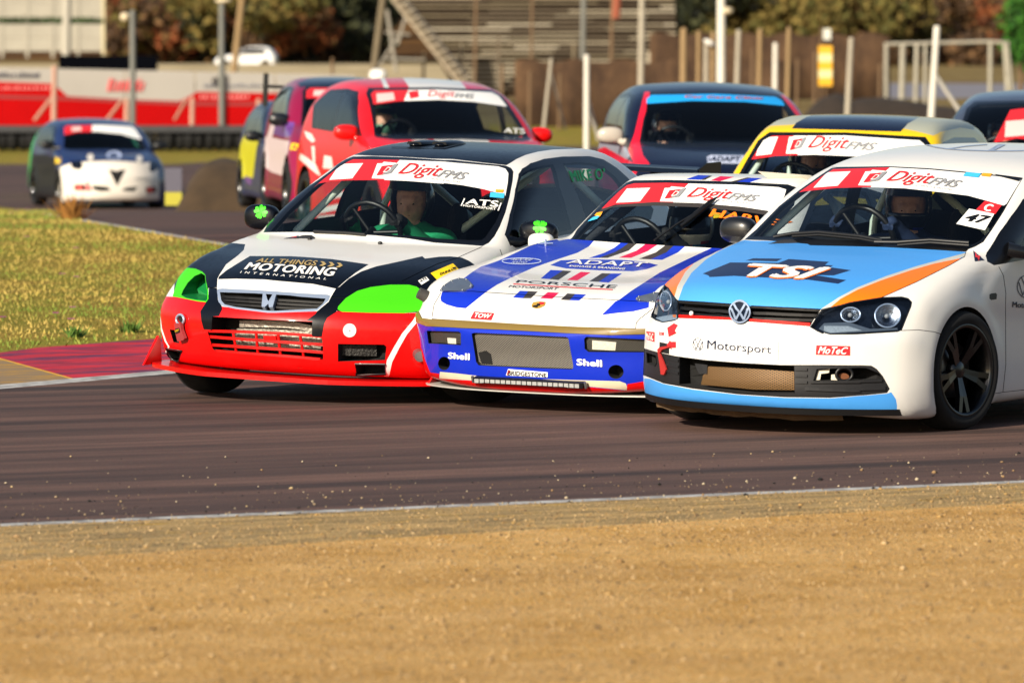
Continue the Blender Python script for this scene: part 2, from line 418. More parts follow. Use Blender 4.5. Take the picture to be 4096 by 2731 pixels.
def bilin(q, V):
    """unit square -> quad given as bl, br, tr, tl"""
    bl, br, tr, tl = [np.array(p, float) for p in q]; u = V[:, :1]; v = V[:, 1:2]
    return bl*(1-u)*(1-v)+br*u*(1-v)+tr*u*v+tl*(1-u)*v
def ellipse(c, rx, ry, n=20, rot=0.):
    ca, sa = math.cos(rot), math.sin(rot)
    return [(c[0]+rx*math.cos(2*math.pi*i/n)*ca-ry*math.sin(2*math.pi*i/n)*sa, c[1]+rx*math.cos(2*math.pi*i/n)*sa+ry*math.sin(2*math.pi*i/n)*ca) for i in range(n)]
def strip(pts, w):
    """thin polygon along a polyline"""
    P = np.array(pts, float); L = []; Rr = []
    for i in range(len(P)):
        t = P[min(i+1, len(P)-1)]-P[max(i-1, 0)]; t /= np.linalg.norm(t)+1e-9; n = np.array([-t[1], t[0]])
        L.append(P[i]+n*w/2); Rr.append(P[i]-n*w/2)
    return [tuple(p) for p in L]+[tuple(p) for p in Rr[::-1]]
# ------------------------------------------------------------ cars
_body = {}
class Car:
    def __init__(s, name, spec, pose, mats, res=.028):
        """pose: X, Y, Z, yaw, pitch, roll (degrees); body frame: x forward from the front axle, y left, z up"""
        X, Y, Zg, yaw, pit, rol = pose
        s.root = empty(name, (X, Y, Zg), R(yaw)); s.loc = np.array([X, Y, Zg]); s.sp = spec; s.scale = spec.get('scale', 1.)
        cy, sy = math.cos(R(yaw)), math.sin(R(yaw)); s.Rz = np.array([[cy, -sy, 0], [sy, cy, 0], [0, 0, 1]])
        cp, sp_ = math.cos(R(pit)), math.sin(R(pit)); cr, sr = math.cos(R(rol)), math.sin(R(rol))
        s.Rpr = np.array([[cp, 0, sp_], [0, 1, 0], [-sp_, 0, cp]]) @ np.array([[1, 0, 0], [0, cr, -sr], [0, sr, cr]])
        s.Rw = s.Rz @ s.Rpr; s.mats = list(mats); s.info = {}
        F = body_field(spec); lo, hi = spec['bounds']
        key = (id(spec), res)
        if key not in _body:
            V, Q = surface_net(F, lo, hi, res); ex = res < .035
            for _ in range(3 if ex else 1):
                g = grad(F, V, .004, ex); d = F(V[:, 0], V[:, 1], V[:, 2], ex); gg = (g*g).sum(1)
                V = V-np.clip(d/np.maximum(gg, .25), -.02, .02)[:, None]*g
            N = grad(F, V, .004 if ex else .012, ex); N /= np.linalg.norm(N, axis=1)[:, None]+1e-9
            for _ in range(2):                   # soften the normals a little so reflections run smoothly
                A = N.copy()
                for k in range(4): np.add.at(A, Q[:, k], N[Q[:, (k+1) % 4]])
                N = A/(np.linalg.norm(A, axis=1)[:, None]+1e-9)
            _body[key] = (V, N, Q, spec)
        V, N, Q, _ = _body[key]
        s.skin = Skin(V, N, Q); s.bvh = BVHTree.FromPolygons([tuple(v) for v in V], [tuple(int(i) for i in q) for q in Q])
        s.F = F
    def mid(s, m):
        if m not in s.mats: s.mats.append(m)
        return s.mats.index(m)
    def world(s, P): return np.asarray(P)@s.Rw.T*s.scale+s.loc
    def body(s, P): return (np.asarray(P)-s.loc)@s.Rw/s.scale
    def px(s, P): return project(s.world(P))
    def rayb(s, u, v):
        return s.body(CAM), ray(u, v)@s.Rw
    def hit(s, u, v, bvh=None):
        bvh = bvh or s.bvh
        o, d = s.rayb(u, v); h = bvh.ray_cast(Vector(o), Vector(d))
        if h[0] is None:                      # just outside the outline: nearest point of the skin to the ray
            best = None
            for du, dv in ((6, 0), (-6, 0), (0, 6), (0, -6), (14, 0), (-14, 0), (0, 14), (0, -14), (30, 0), (-30, 0), (0, 30), (0, -30)):
                o2, d2 = s.rayb(u+du, v+dv); h = bvh.ray_cast(Vector(o2), Vector(d2))
                if h[0] is not None: break
            if h[0] is None:
                t = -np.dot(o, d); h = bvh.find_nearest(Vector(o+d*t))
        n = np.array(h[1])
        if np.dot(n, d) > 0: n = -n
        return np.array(h[0]), n
    def hits(s, pts): return np.array([s.hit(u, v)[0] for u, v in pts])
    def plane_x(s, u, v, x):
        o, d = s.rayb(u, v); return o+d*((x-o[0])/d[0])
    def plane_y(s, u, v, y):
        o, d = s.rayb(u, v); return o+d*((y-o[1])/d[1])
    def plane_z(s, u, v, z):
        o, d = s.rayb(u, v); return o+d*((z-o[2])/d[2])
    AX = {'side': (0, 2), 'front': (1, 2), 'top': (0, 1)}
    def region(s, part, m, poly, kind='cam', mirror=False, body=False, only=None, lim=None, cv=None):
        """cut poly (photo pixels, or body coordinates when body=True) out of the skin"""
        mi = None if m is None else s.mid(m)
        o = s.body(CAM)
        if kind == 'cam':
            def filt(C, N):
                D = C-o; return ((D*N).sum(1) < -.02*np.linalg.norm(D, axis=1))
            pr = lambda V: s.px(V)
            polys = [(poly, filt)]
        else:
            a, b = s.AX[kind]
            P = [tuple(p) for p in poly] if body else [tuple(h[[a, b]]) for h in s.hits(poly)]
            pr = lambda V: V[:, [a, b]]
            if kind == 'side':
                polys = [(P, lambda C, N: (C[:, 1] > .2) & (N[:, 1] > .1))]
                if mirror: polys.append((P, lambda C, N: (C[:, 1] < -.2) & (N[:, 1] < -.1)))
                elif mirror is None: polys = [(P, lambda C, N: (C[:, 1] < -.2) & (N[:, 1] < -.1))]
            else:
                ff = {'front': lambda C, N: (N[:, 0] > .05), 'top': lambda C, N: (N[:, 2] > .05)}[kind]
                polys = [(P, ff)]
                if mirror: polys.append(([((p[0], -p[1]) if kind == 'top' else (-p[0], p[1])) for p in P], ff))
        n = 0
        for i, (P, filt) in enumerate(polys):
            f = filt
            if lim is not None: f = (lambda C, N, filt=filt: filt(C, N) & lim(C))
            pp = part if i == 0 or part is None else part+'~m'
            oo_ = None if only is None else (only if isinstance(only, (set, tuple, list)) else {only})
            n += s.skin.cut(P, pr, f, pp, mi, oo_, FPX/25.*s.scale if kind == 'cam' else 1.)
        return n
    def add(s, name, V, F, m, parent=None, N=None, midx=None, smooth=False, wheel=False):
        """mesh part given in body coordinates"""
        V = np.asarray(V, float)
        if not wheel: V = V@s.Rpr.T
        V = V*s.scale
        if N is not None: N = np.asarray(N)@s.Rpr.T
        return mesh_obj(name, V, F, m, parent or s.root, midx, N, smooth)
    def add_mb(s, name, mb, m, parent=None, wheel=False):
        o = s.add(name, mb.V, mb.F, m, parent, wheel=wheel); o.data.polygons.foreach_set('use_smooth', np.array(mb.S, dtype=bool)); return o
    def finish(s, names=None, sub=None, push=None):
        """turn the cut skin into one object per part; push: part -> inward offset"""
        sk = s.skin; groups = {}; names = names or {}; sub = sub or {}; push = push or {}
        for f, p, m in sk.faces(): groups.setdefault(p, []).append((f, m))
        s.obj = {}
        for p in sorted(groups, key=lambda q: (q.split('~')[0] in sub, q)):
            base = p.split('~')[0]
            if base.startswith('_'): continue
            used = {}; V = []; N = []; F = []; MI = []; off = push.get(base, 0.)
            for f, m in groups[p]:
                g = []
                for i in f:
                    if i not in used:
                        used[i] = len(V); n = np.array(sk.N[i]); V.append(np.array(sk.V[i])-n*off); N.append(n)
                    g.append(used[i])
                F.append(g); MI.append(m)
            ms = sorted(set(MI)); par = None
            if base in sub:
                par = s.obj.get(sub[base]+('~m' if p.endswith('~m') else '')) or s.obj.get(sub[base])
            s.obj[p] = s.add(names.get(base, base.split('.')[0]), V, F, [s.mats[i] for i in ms], par, N, [ms.index(i) for i in MI])
        return s.obj
    # ---- lettering, patches, plates and bars laid on the skin
    def lay(s, P2, off, bvh=None):
        out = np.zeros((len(P2), 3)); off = np.broadcast_to(off, len(P2))
        for i, (u, v) in enumerate(P2):
            p, n = s.hit(u, v, bvh); out[i] = p+n*off[i]
        return out
    def text(s, txt, quad, m, parent=None, bold=0., shear=0., off=.003, name='lettering', space=1., bvh=None):
        V, L, F = text_mesh(txt, bold, shear, space)
        return s.add(name, s.lay(bilin(quad, V) if not callable(quad) else quad(V), off+L*.0005, bvh), F, m, parent)
    def patch(s, poly, m, parent=None, off=.002, name='decal', step=40, bvh=None, fn=None):
        V, F = sub_grid(poly, step)
        return s.add(name, s.lay(V if fn is None else fn(V), off, bvh), F, m, parent)
    def solid(s, poly, m, off0, off1, parent=None, name='plate', step=40, bvh=None):
        """plate with thickness between two offsets from the skin"""
        V, F = sub_grid(poly, step); A = s.lay(V, off1, bvh); n = len(V); k = len(poly)
        B = s.lay(np.array(poly, float), off0, bvh); T = s.lay(np.array(poly, float), off1, bvh)
        W_ = np.concatenate([A, B, T]); G = list(F)+[(n+i, n+(i+1) % k, n+k+(i+1) % k, n+k+i) for i in range(k)]
        return s.add(name, W_, G, m, parent)
    def bar(s, pts, r, m, off=0., parent=None, name='bar', n=8, sub=6, bvh=None):
        P = spline(pts, sub, False) if len(pts) > 2 else np.linspace(pts[0], pts[1], 8)
        mb = MB(); mb.tube(s.lay(P, off, bvh), r, n); return s.add_mb(name, mb, m, parent)
    def flatbar(s, pts, h, d, m, off=0., parent=None, name='slat', sub=6):
        """bar of rectangular section: h up, d deep"""
        P = spline(pts, sub, False) if len(pts) > 2 else np.linspace(pts[0], pts[1], 9)
        L = s.lay(P, off); V = []; F = []
        for p in L: V += [p+np.array([0, 0, h/2]), p+np.array([-d, 0, h/2]), p+np.array([-d, 0, -h/2]), p+np.array([0, 0, -h/2])]
        for i in range(len(L)-1):
            for k in range(4): F.append((i*4+k, i*4+(k+1) % 4, i*4+4+(k+1) % 4, i*4+4+k))
        F += [(0, 1, 2, 3), tuple(len(V)-4+i for i in (3, 2, 1, 0))]
        return s.add(name, V, F, m, parent)
    def pocket(s, name, poly, m, depth=.08, kind='cam', mirror=False, inset=0., back=None, dirx=None):
        """open the skin along poly and line the hole; returns wall objects"""
        s.region('_hole', None, poly, kind, mirror)
        res = []
        P = []
        n = len(poly)
        for i in range(n):
            a, b = np.array(poly[i]), np.array(poly[(i+1) % n]); k = max(1, int(np.linalg.norm(b-a)/25))
            for j in range(k): P.append(tuple(a+(b-a)*j/k))
        L = s.hits(P)
        for side in ((0, 1) if mirror else (0,)):
            Q = L.copy()
            if side: Q[:, 1] *= -1
            d = np.array([-1., 0, 0]) if dirx is None else np.array(dirx, float)*(np.array([1, -1, 1]) if side else 1)
            c = Q.mean(0); B = Q+d*depth; B = B+(c+d*depth-B)*inset; N_ = len(Q)
            if dirx is None: B[:, 0] = np.minimum(B[:, 0], Q[:, 0].min()-depth*.3)
            V = np.concatenate([Q, B]); F = [(i, (i+1) % N_, N_+(i+1) % N_, N_+i) for i in range(N_)]
            o = s.add(name, V, F+[tuple(range(N_, 2*N_))] , m)
            res.append(o)
        return res

    def lining(s, m, x0=-3., x1=-.2, off=.025, skip=()):
        """trim on the inside of the shell round the cabin"""
        sk = s.skin; used = {}; V = []; F = []
        for i_ in np.nonzero(sk.alive)[0]:
            f = sk.F[i_]; p = sk.names[sk.pid[i_]]; c = sk.C[i_]
            if p.split('~')[0] in skip or p.startswith('_'): continue
            if not (x0 < c[0] < x1) or (c[2] < .8 and c[0] > -.4): continue
            g = []
            for i in f:
                if i not in used: used[i] = len(V); V.append(np.array(sk.V[i])-np.array(sk.N[i])*off)
                g.append(used[i])
            F.append(g[::-1])
        return s.add('cabin_lining', V, F, m, smooth=True)
# ------------------------------------------------------------ shared car pieces
WHITE = paint('white', 'dddbd6'); NAVY = paint('navy_black', '04070f', .35, .3); RED = paint('red', 'd20808'); LIME = paint('lime', '40bc0e', .5, .2)
BLACK = mat('black_trim', '08090b', .45); RUBBER = mat('tyre_rubber', '060607', .85, noise=.3, scale=30); SEAL = mat('rubber_seal', '06070b', .35, coat=.3)
DARK = mat('dark_cavity', '050506', .9); GLASS = glass('windscreen_glass', (.86, .91, .93), .7); TINT = glass('side_glass', (.74, .82, .86), 1.)
TRIM = mat('cabin_trim', '06080c', .8, noise=.2); CHROME = mat('chrome', 'b4c4dc', .28, .55, coat=.5); ALLOY = mat('alloy', '9a9da2', .35, .9)
CAGE = mat('cage_paint', 'cfdccc', .45, noise=.05); VWHITE = mat('vinyl_white', 'efeeea', .4); VRED = mat('vinyl_red', 'd6242b', .4); VGREY = mat('vinyl_grey', '8c8d90', .4)
GAP = mat('panel_gap', '060606', .9); VBLACK = mat('vinyl_black', '0c0d10', .4); BLACKRIM = mat('black_rim', '0d0e11', .3, .3, coat=.4); VNAVY = mat('vinyl_navy', '14203c', .45)
STICKB = mat('sticker_blue', '3fb4e8', .5); STICKO = mat('sticker_orange', 'f0a020', .5); DISC = mat('brake_disc', '6a6560', .35, .9)
CARBON = mat('carbon', '15161a', .35, coat=.5, noise=.4, scale=60)
def seal_ring(car, outer, inner, glassm, sealm=None):
    car.region('windscreen_seal', sealm or SEAL, outer); car.region('windscreen', glassm, inner)
def arches(car, m=None):
    sp = car.sp; m = m or DARK
    for cx in (sp.get('fx', 0), sp.get('fx', 0)-sp['wb']):
        ra = sp.get('arch_cut', .32); cz = sp.get('axz', .3)
        poly = [(cx+ra*math.cos(a), max(cz+ra*math.sin(a), -.2)) for a in np.linspace(-.75, math.pi+.75, 44)]
        car.region('_arch', None, poly, 'side', True, body=True)
        for sd in (1, -1):
            V = []; F = []; k = 0
            for a in np.linspace(-.55, math.pi+.55, 36):
                x, z = cx+ra*math.cos(a), cz+ra*math.sin(a)
                h = car.bvh.ray_cast(Vector((x, sd*1.5, z)), Vector((0, -sd, 0)))
                if h[0] is None: continue
                y = h[0][1]
                for yy in (y, y-sd*.02, y-sd*.32): V.append((x, yy, z))
                if k:
                    b = 3*(k-1)
                    for j in (0, 1): F.append((b+j, b+3+j, b+4+j, b+1+j))
                k += 1
            b = len(V); F.append(tuple(range(2, b, 3)))
            car.add('wheel_arch', V, F, m, smooth=True)
def wheel(car, x, y, r=.295, w=.20, rr=.215, steer=0., rimm=None, spokes=5, side=1, double=False):
    """wheel part: tyre > rim, disc; side=+1 outer face towards +y"""
    M = Matrix.Translation((x, y, r)) @ Matrix.Rotation(R(steer), 4, 'Z') @ Matrix.Rotation(-math.pi/2*side, 4, 'X')
    rimm = rimm or BLACKRIM
    t = MB(); h = w/2
    t.lathe([(rr, -h*.92), (rr+.02, -h), (r-.03, -h*1.03), (r-.008, -h*.85), (r, -h*.6), (r, h*.6), (r-.008, h*.85), (r-.03, h*1.03), (rr+.02, h), (rr, h*.92)], 48, M)
    ty = car.add_mb('wheel', t, RUBBER, wheel=True)
    b = MB(); b.lathe([(rr+.004, h*.95), (rr-.006, h*.98), (rr-.016, h*.9), (rr-.022, h*.3), (rr-.03, -h*.9), (rr+.003, -h*.9)], 48, M)
    car.add_mb('rim', b, rimm, ty, wheel=True)
    sp = MB(); n = spokes
    for k in range(n):
        a0 = 2*math.pi*k/n+.3
        for da in ((-.16, .16) if double else (0.,)):
            a1 = a0+da; ro = rr-.012; wi, wo = (.016, .013) if double else (.030, .022)
            c, s_ = math.cos(a1), math.sin(a1); ci, si = math.cos(a0+da*.4), math.sin(a0+da*.4)
            V = []
            for (ra, hh, ww, cc, ss) in ((.03, h*.55, wi, ci, si), (ro*.6, h*.78, wi*.9, (c+ci)/2, (s_+si)/2), (ro, h*.86, wo, c, s_)):
                for sx, dz in ((-1, 0), (1, 0), (1, -.028), (-1, -.028)):
                    V.append(tuple(M @ Vector((ra*cc-sx*ww*ss, ra*ss+sx*ww*cc, hh+dz))))
            F = []
            for i in (0, 4):
                for q in range(4): F.append((i+q, i+(q+1) % 4, i+4+(q+1) % 4, i+4+q))
            sp.add(V, F+[(8, 9, 10, 11)])
    car.add_mb('spokes', sp, rimm, ty, wheel=True)
    hb = MB(); hb.lathe([(.0, h*.62), (.034, h*.6), (.055, h*.5), (.06, h*.2)], 20, M); car.add_mb('hub', hb, rimm, ty, wheel=True)
    d = MB(); d.lathe([(.06, h*.15), (.14, h*.15), (.14, h*.02), (.06, h*.02)], 32, M); car.add_mb('brake_disc', d, DISC, ty, wheel=True)
    return ty
def four_wheels(car, yf=.745, yr=.745, steer=-6., **k):
    wb = car.sp['wb']; fx = car.sp.get('fx', 0)
    for x, y, st in ((fx, yf, steer), (fx, -yf, steer), (fx-wb, yr, 0), (fx-wb, -yr, 0)):
        wheel(car, x, y, steer=st, side=1 if y > 0 else -1, **k)
def super_ball(c, r, p=2.6, rot=None, nu=26, nv=18):
    """rounded-box-like ball"""
    V = []; F = []; e = 2./p
    sg = lambda t: math.copysign(abs(t)**e, t)
    for i in range(nv+1):
        t = -math.pi/2+math.pi*i/nv
        for k in range(nu):
            a = 2*math.pi*k/nu; v = Vector((r[0]*sg(math.cos(t))*sg(math.cos(a)), r[1]*sg(math.cos(t))*sg(math.sin(a)), r[2]*sg(math.sin(t))))
            if rot is not None: v = rot @ v
            V.append(tuple(Vector(c)+v))
    for i in range(nv):
        for k in range(nu): F.append((i*nu+k, i*nu+(k+1) % nu, (i+1)*nu+(k+1) % nu, (i+1)*nu+k))
    return V, F
def mirror(car, c, m, size=(.05, .105, .065), stalk=None, p=2.8, yaw=0., stalkm=None):
    """door mirror: housing > glass; returns object and its own BVH"""
    rot = Matrix.Rotation(R(yaw), 3, 'Z')
    V, F = super_ball(c, size, p, rot); V = [(min(v[0], 9), v[1], v[2]) for v in V]
    cx = c[0]-size[0]*.45
    V = [((v[0] if v[0] > cx else cx+(v[0]-cx)*.1), v[1], v[2]) for v in V]
    o = car.add('door_mirror', V, F, m, smooth=True); bv = BVHTree.FromPolygons(V, F)
    s_ = 1 if c[1] > 0 else -1
    st = MB(); tgt = stalk or (c[0]+.02, c[1]-s_*.16, c[2]-.05)
    st.tube([(c[0], c[1]-s_*size[1]*.6, c[2]-size[2]*.5), tuple((np.array(c)+np.array(tgt))/2+np.array([0, 0, -size[2]*.5])), tgt], [size[2]*.5, size[2]*.42, size[2]*.55], 12)
    car.add_mb('mirror_arm', st, stalkm or m, o)
    g = MB(); g.lathe([(0, 0), (1, 0)], 20, Matrix.Translation((cx-size[0]*.1, c[1], c[2])) @ Matrix.Rotation(-math.pi/2, 4, 'Y') @ Matrix.Diagonal((size[2]*.85, size[1]*.85, 1, 1)))
    car.add_mb('mirror_glass', g, CHROME, o)
    return o, bv
class Art:
    """maps sun-strip artwork (0..1 along, 0..1 up) to photo pixels; three points along the lower and upper edge"""
    def __init__(s, b, t): s.b = [np.array(p) for p in b]; s.t = [np.array(p) for p in t]
    def __call__(s, V):
        V = np.asarray(V, float); u = V[:, :1]; v = V[:, 1:2]
        q = lambda P: P[0]*(1-u)*(1-2*u)+P[1]*4*u*(1-u)+P[2]*u*(2*u-1)
        return q(s.b)*(1-v)+q(s.t)*v
    def poly(s, *pts):
        P = [np.array(p) for p in pts]; out = []
        for i in range(len(P)):
            a, b = P[i], P[(i+1) % len(P)]; k = max(1, int(np.linalg.norm(b-a)/.08))
            out += [tuple(a+(b-a)*j/k) for j in range(k)]
        return [tuple(p) for p in s(out)]
def banner(car, art, outline, sub='111 GT SPORTS & SALOONS', only='windscreen', red_u=.325, qr=True, right_qr=True, off=.0035, full=True):
    """white sun strip with a red left end, cut into the glass; scannable codes are left out"""
    car.region('sun_strip', VWHITE, outline, only=only)
    car.region('sun_strip', VRED, art.poly((-.4, -.3), (red_u, -.3), (red_u-.005, .35), (red_u, .8), (red_u+.012, 1.3), (-.4, 1.3)), only='sun_strip')
    # white backing of the emblem and of the code are cut in as well
    car.region('sun_strip', VWHITE, art.poly((.245, .06), (red_u+.02, .04), (red_u+.03, .70), (red_u-.01, .78), (.245, .82), (.243, .75), (.215, .74)), only='sun_strip')
    if qr: car.region('sun_strip', VWHITE, art.poly((0, .08), (.132, .08), (.132, .76), (0, .76)), only='sun_strip')
def banner_text(car, art, parent, sub='111 GT SPORTS & SALOONS', off=.004, small=True):
    car.patch([(.262, .17), (.292, .2), (.318, .66), (.255, .60)], VRED, parent, off, 'emblem', .05, fn=art)
    car.patch([(.290, .19), (.335, .27), (.340, .72), (.316, .68), (.309, .4)], VGREY, parent, off+.0005, 'emblem', .05, fn=art)
    car.text('D', lambda V: art(np.array([.288, .30])+V*np.array([.030, .25])), VWHITE, parent, .0, .15, off+.001)
    car.text('Digit', lambda V: art(np.array([.375, .10])+V*np.array([.235, .66])), VRED, parent, 0.008, .3, off)
    car.text('FMS', lambda V: art(np.array([.60, .235])+V*np.array([.165, .34])), VGREY, parent, .03, .35, off)
    if small: car.text(sub, lambda V: art(np.array([.515, .10])+V*np.array([.23, .085])), VGREY, parent, .0, .1, off)
def tubes(car, name, paths, r, m, sep=True):
    if sep:
        for p in paths:
            mb = MB(); mb.tube(p, r, 10); car.add_mb(name, mb, m)
def steering(car, c, r=.17, tilt=25):
    M = Matrix.Translation(c) @ Matrix.Rotation(R(-90+tilt), 4, 'Y')
    mb = MB(); n = 28
    mb.tube([tuple(M @ Vector((r*math.cos(2*math.pi*i/n), r*math.sin(2*math.pi*i/n), 0))) for i in range(n)], .016, 10, closed=True)
    o = car.add_mb('steering_wheel', mb, BLACK)
    sp = MB()
    for a in (math.pi/2, math.pi*1.2, math.pi*1.8): sp.tube([tuple(M @ Vector((0, 0, -.03))), tuple(M @ Vector((r*math.cos(a), r*math.sin(a), 0)))], .012, 8)
    sp.tube([tuple(M @ Vector((0, 0, .0))), tuple(M @ Vector((0, 0, -.28)))], .025, 10)
    car.add_mb('steering_column', sp, BLACK, o)
def seat(car, x, y, z0=.22, h=.86, m=None, ears=True):
    """racing bucket seat: base > backrest, head wings"""
    m = m or mat('seat_cloth', '0c0e12', .9, noise=.3, scale=40); b = MB()
    V, F = super_ball((x+.18, y, z0+.10), (.28, .26, .10), 3.2); b.add(V, F, True); o = car.add_mb('seat', b, m)
    k = MB(); rot = Matrix.Rotation(R(-17), 3, 'Y')
    V, F = super_ball((x-.17, y, z0+h*.52), (.07, .26, h*.50), 3.0, rot); k.add(V, F, True); car.add_mb('backrest', k, m, o)
    if ears:
        e = MB()
        for s_ in (-1, 1):
            V, F = super_ball((x-.22, y+s_*.2, z0+h*.86), (.10, .035, .13), 2.6, rot); e.add(V, F, True)
            car.add_mb('head_wing', e, m, o); e = MB()
def dash(car, x0=-.30, x1=-.78, w=.70, z=.84, hump=None, m=None):
    m = m or mat('dashboard', '0e131c', .75, noise=.15); V = []; F = []; ny = 24
    prof = [(x0, z-.10), (x0, z+.0), (x0-.15, z+.02), (x1+.1, z+.015), (x1+.02, z-.01), (x1, z-.07), (x1+.03, z-.22)]
    for i in range(ny+1):
        y = -w+2*w*i/ny; e = 1-(abs(y)/w)**4*.12
        for (px_, pz) in prof:
            dz = 0
            if hump: dz = hump[1]*math.exp(-((y-hump[0])/.16)**2)*(1 if pz > z-.03 else 0)
            V.append((px_*e if px_ == x0 else px_, y, pz+dz-.03*(abs(y)/w)**3))
    k = len(prof)
    for i in range(ny):
        for j in range(k-1): F.append((i*k+j, i*k+j+1, (i+1)*k+j+1, (i+1)*k+j))
    return car.add('dashboard', V, F, m, smooth=True)
# ------------------------------------------------------------ people
def cap(p, a, b, ra, rb):
    a, b = np.array(a, float), np.array(b, float); d = b-a; L = d@d; t = np.clip(((p-a)@d)/L, 0, 1)
    return np.linalg.norm(p-a-t[..., None]*d, axis=-1)-(ra+(rb-ra)*t)
def person(car, hip, label, suit, glove, helmet_m, hands, head_yaw=0., lean=0., visor=None, open_face=True, skin_c='d09a7e', bands=(), head_tilt=0., closed=None):
    """seated driver in body coordinates: one continuous body, helmet and visor as children"""
    hip = np.array(hip, float); sc = car.scale
    root = empty('person', tuple(car.loc), 0); root.rotation_euler = car.root.rotation_euler.copy()
    base = hip@car.Rpr.T*sc; wl = car.world(hip); root.location = tuple(wl)
    tag(root, label, 'driver', 'drivers in the race cars')
    tor = lambda dx, dy, dz: hip+np.array([dx, dy, dz])
    neck = tor(-.16+lean, 0, .50); hd = tor(-.12+lean, 0, .64)
    cy_, sy_ = math.cos(R(head_yaw)), math.sin(R(head_yaw)); Rh = np.array([[cy_, -sy_, 0], [sy_, cy_, 0], [0, 0, 1]])
    ct, st = math.cos(R(head_tilt)), math.sin(R(head_tilt)); Rh = Rh@np.array([[ct, 0, st], [0, 1, 0], [-st, 0, ct]])
    H = lambda x, y, z: hd+Rh@np.array([x, y, z])
    body = [(tor(0, 0, .02), tor(-.10+lean*.5, 0, .26), .15, .155), (tor(-.10+lean*.5, .0, .26), tor(-.15+lean, 0, .42), .155, .13)]
    arms = []; hnd = []; fing = []
    for sd, hp in zip((1, -1), hands):
        hp = np.array(hp, float); sh = tor(-.14+lean, sd*.19, .42)
        mid_ = (sh+hp)/2+np.array([-.02, sd*.07, -.10])
        body.append((tor(-.14+lean, sd*.05, .42), sh, .11, .085)); arms += [(sh, mid_, .075, .055), (mid_, hp+np.array([-.05, 0, -.02]), .055, .038)]
        body.append((tor(0, sd*.09, .0), tor(.45, sd*.12, .10), .095, .075)); body.append((tor(.45, sd*.12, .10), tor(.80, sd*.12, -.10), .07, .05))
        hnd.append((hp+np.array([-.05, 0, -.02]), hp+np.array([.0, 0, .01]), .035, .036))
        for k in range(4): fing.append((hp+np.array([.0, (k-1.5)*.019, .015-abs(k-1.3)*.004]), hp+np.array([.045-abs(k-1.2)*.006, (k-1.5)*.020, .0]), .011, .009)); fing.append((hp+np.array([.045-abs(k-1.2)*.006, (k-1.5)*.020, .0]), hp+np.array([.03, (k-1.5)*.019, -.03]), .009, .008))
        fing.append((hp+np.array([-.02, -sd*.03, .01]), hp+np.array([.03, -sd*.045, .005]), .012, .010))
    headp = [(H(-.02, 0, .03), H(.0, 0, -.02), .098, .085), (H(.04, 0, -.05), H(.045, 0, -.085), .062, .045), (H(.078, 0, .0), H(.105, 0, -.03), .013, .017), (H(.075, -.03, .022), H(.075, .03, .022), .018, .018), (H(.082, -.02, -.062), H(.082, .02, -.062), .012, .012), (neck-np.array([0, 0, .06]), H(-.01, 0, -.08), .062, .058)]
    def F(x, y, z, ex=False):
        p = np.stack([x, y, z], -1); f = None
        for g, k in ((body+arms, .05), (hnd, .03), (fing, .008), (headp, .025)):
            for c in g:
                d = cap(p, *c); f = d if f is None else smin(f, d, k)
        return f
    P0 = np.concatenate([[c[0], c[1]] for c in body+arms+hnd+headp+fing]); lo = P0.min(0)-.2; hi = P0.max(0)+.2
    V, Q = surface_net(F, lo, hi, .017 if car.loc[1] < 36 else .028)
    N = grad(F, V, .003); N /= np.linalg.norm(N, axis=1)[:, None]+1e-9
    C = V[Q].mean(1); mi = np.zeros(len(Q), int)
    dh = np.min([cap(C, *c) for c in headp], 0); dg = np.min([cap(C, *c) for c in hnd+fing], 0); db = np.min([cap(C, *c) for c in body+arms], 0)
    mi[(dh < db) & (C[:, 2] > neck[2]-.02)] = 1; mi[(dg < db) & (dg < dh)] = 2
    SK = mat('skin_'+skin_c, skin_c, .55, noise=.25, scale=45, bump=.25)
    def addp(name, V_, F_, m_, parent=None, **k):
        V_ = (np.asarray(V_, float)@car.Rpr.T)*sc-base
        if 'N' in k: k['N'] = np.asarray(k['N'])@car.Rpr.T
        return mesh_obj(name, V_, F_, m_, parent or root, **k)
    addp('body', V, Q, [suit, SK, glove], midx=mi, N=N)
    # eyes
    for sd in (-1, 1):
        e = MB(); e.ball(H(.083, sd*.031, .004), (.006, .012, .006), 10, 8); addp('eye', e.V, e.F, mat('eye', '1a1512', .2), smooth=True)
    e = MB(); e.ball(H(.093, 0, -.062), (.006, .024, .004), 10, 6); addp('mouth', e.V, e.F, mat('lip', '7a4238', .6), smooth=True)
    # helmet shell: ellipsoid with a face opening
    nu, nv = 40, 26; HV = []; HF = []; c = np.array([-.015, 0, .03]); rx, ry, rz = .150, .126, .150
    for i in range(nv+1):
        t = math.pi*i/nv
        for k in range(nu):
            a = 2*math.pi*k/nu; q = np.array([rx*math.sin(t)*math.cos(a), ry*math.sin(t)*math.sin(a), rz*math.cos(t)])
            if q[2] < 0: q[2] *= 1.15; q[0] = q[0]*(1.0+.10*(q[0] > 0)) ; q[:2] *= 1-.12*(-q[2]/rz)**2
            HV.append(H(*(c+q)))
    lo_z = -.14 if open_face else -.03
    VF_ = []
    for i in range(nv):
        for k in range(nu):
            t = math.pi*(i+.5)/nv; a = 2*math.pi*(k+.5)/nu; aa = min(a, 2*math.pi-a); zc = rz*math.cos(t)
            if aa < R(62) and lo_z < zc < .050: VF_.append((i*nu+k, (i+1)*nu+k, (i+1)*nu+(k+1) % nu, i*nu+(k+1) % nu)); continue
            if zc < -.135: continue
            HF.append((i*nu+k, (i+1)*nu+k, (i+1)*nu+(k+1) % nu, i*nu+(k+1) % nu))
    ms = helmet_m if isinstance(helmet_m, list) else [helmet_m]
    mi = [0]*len(HF)
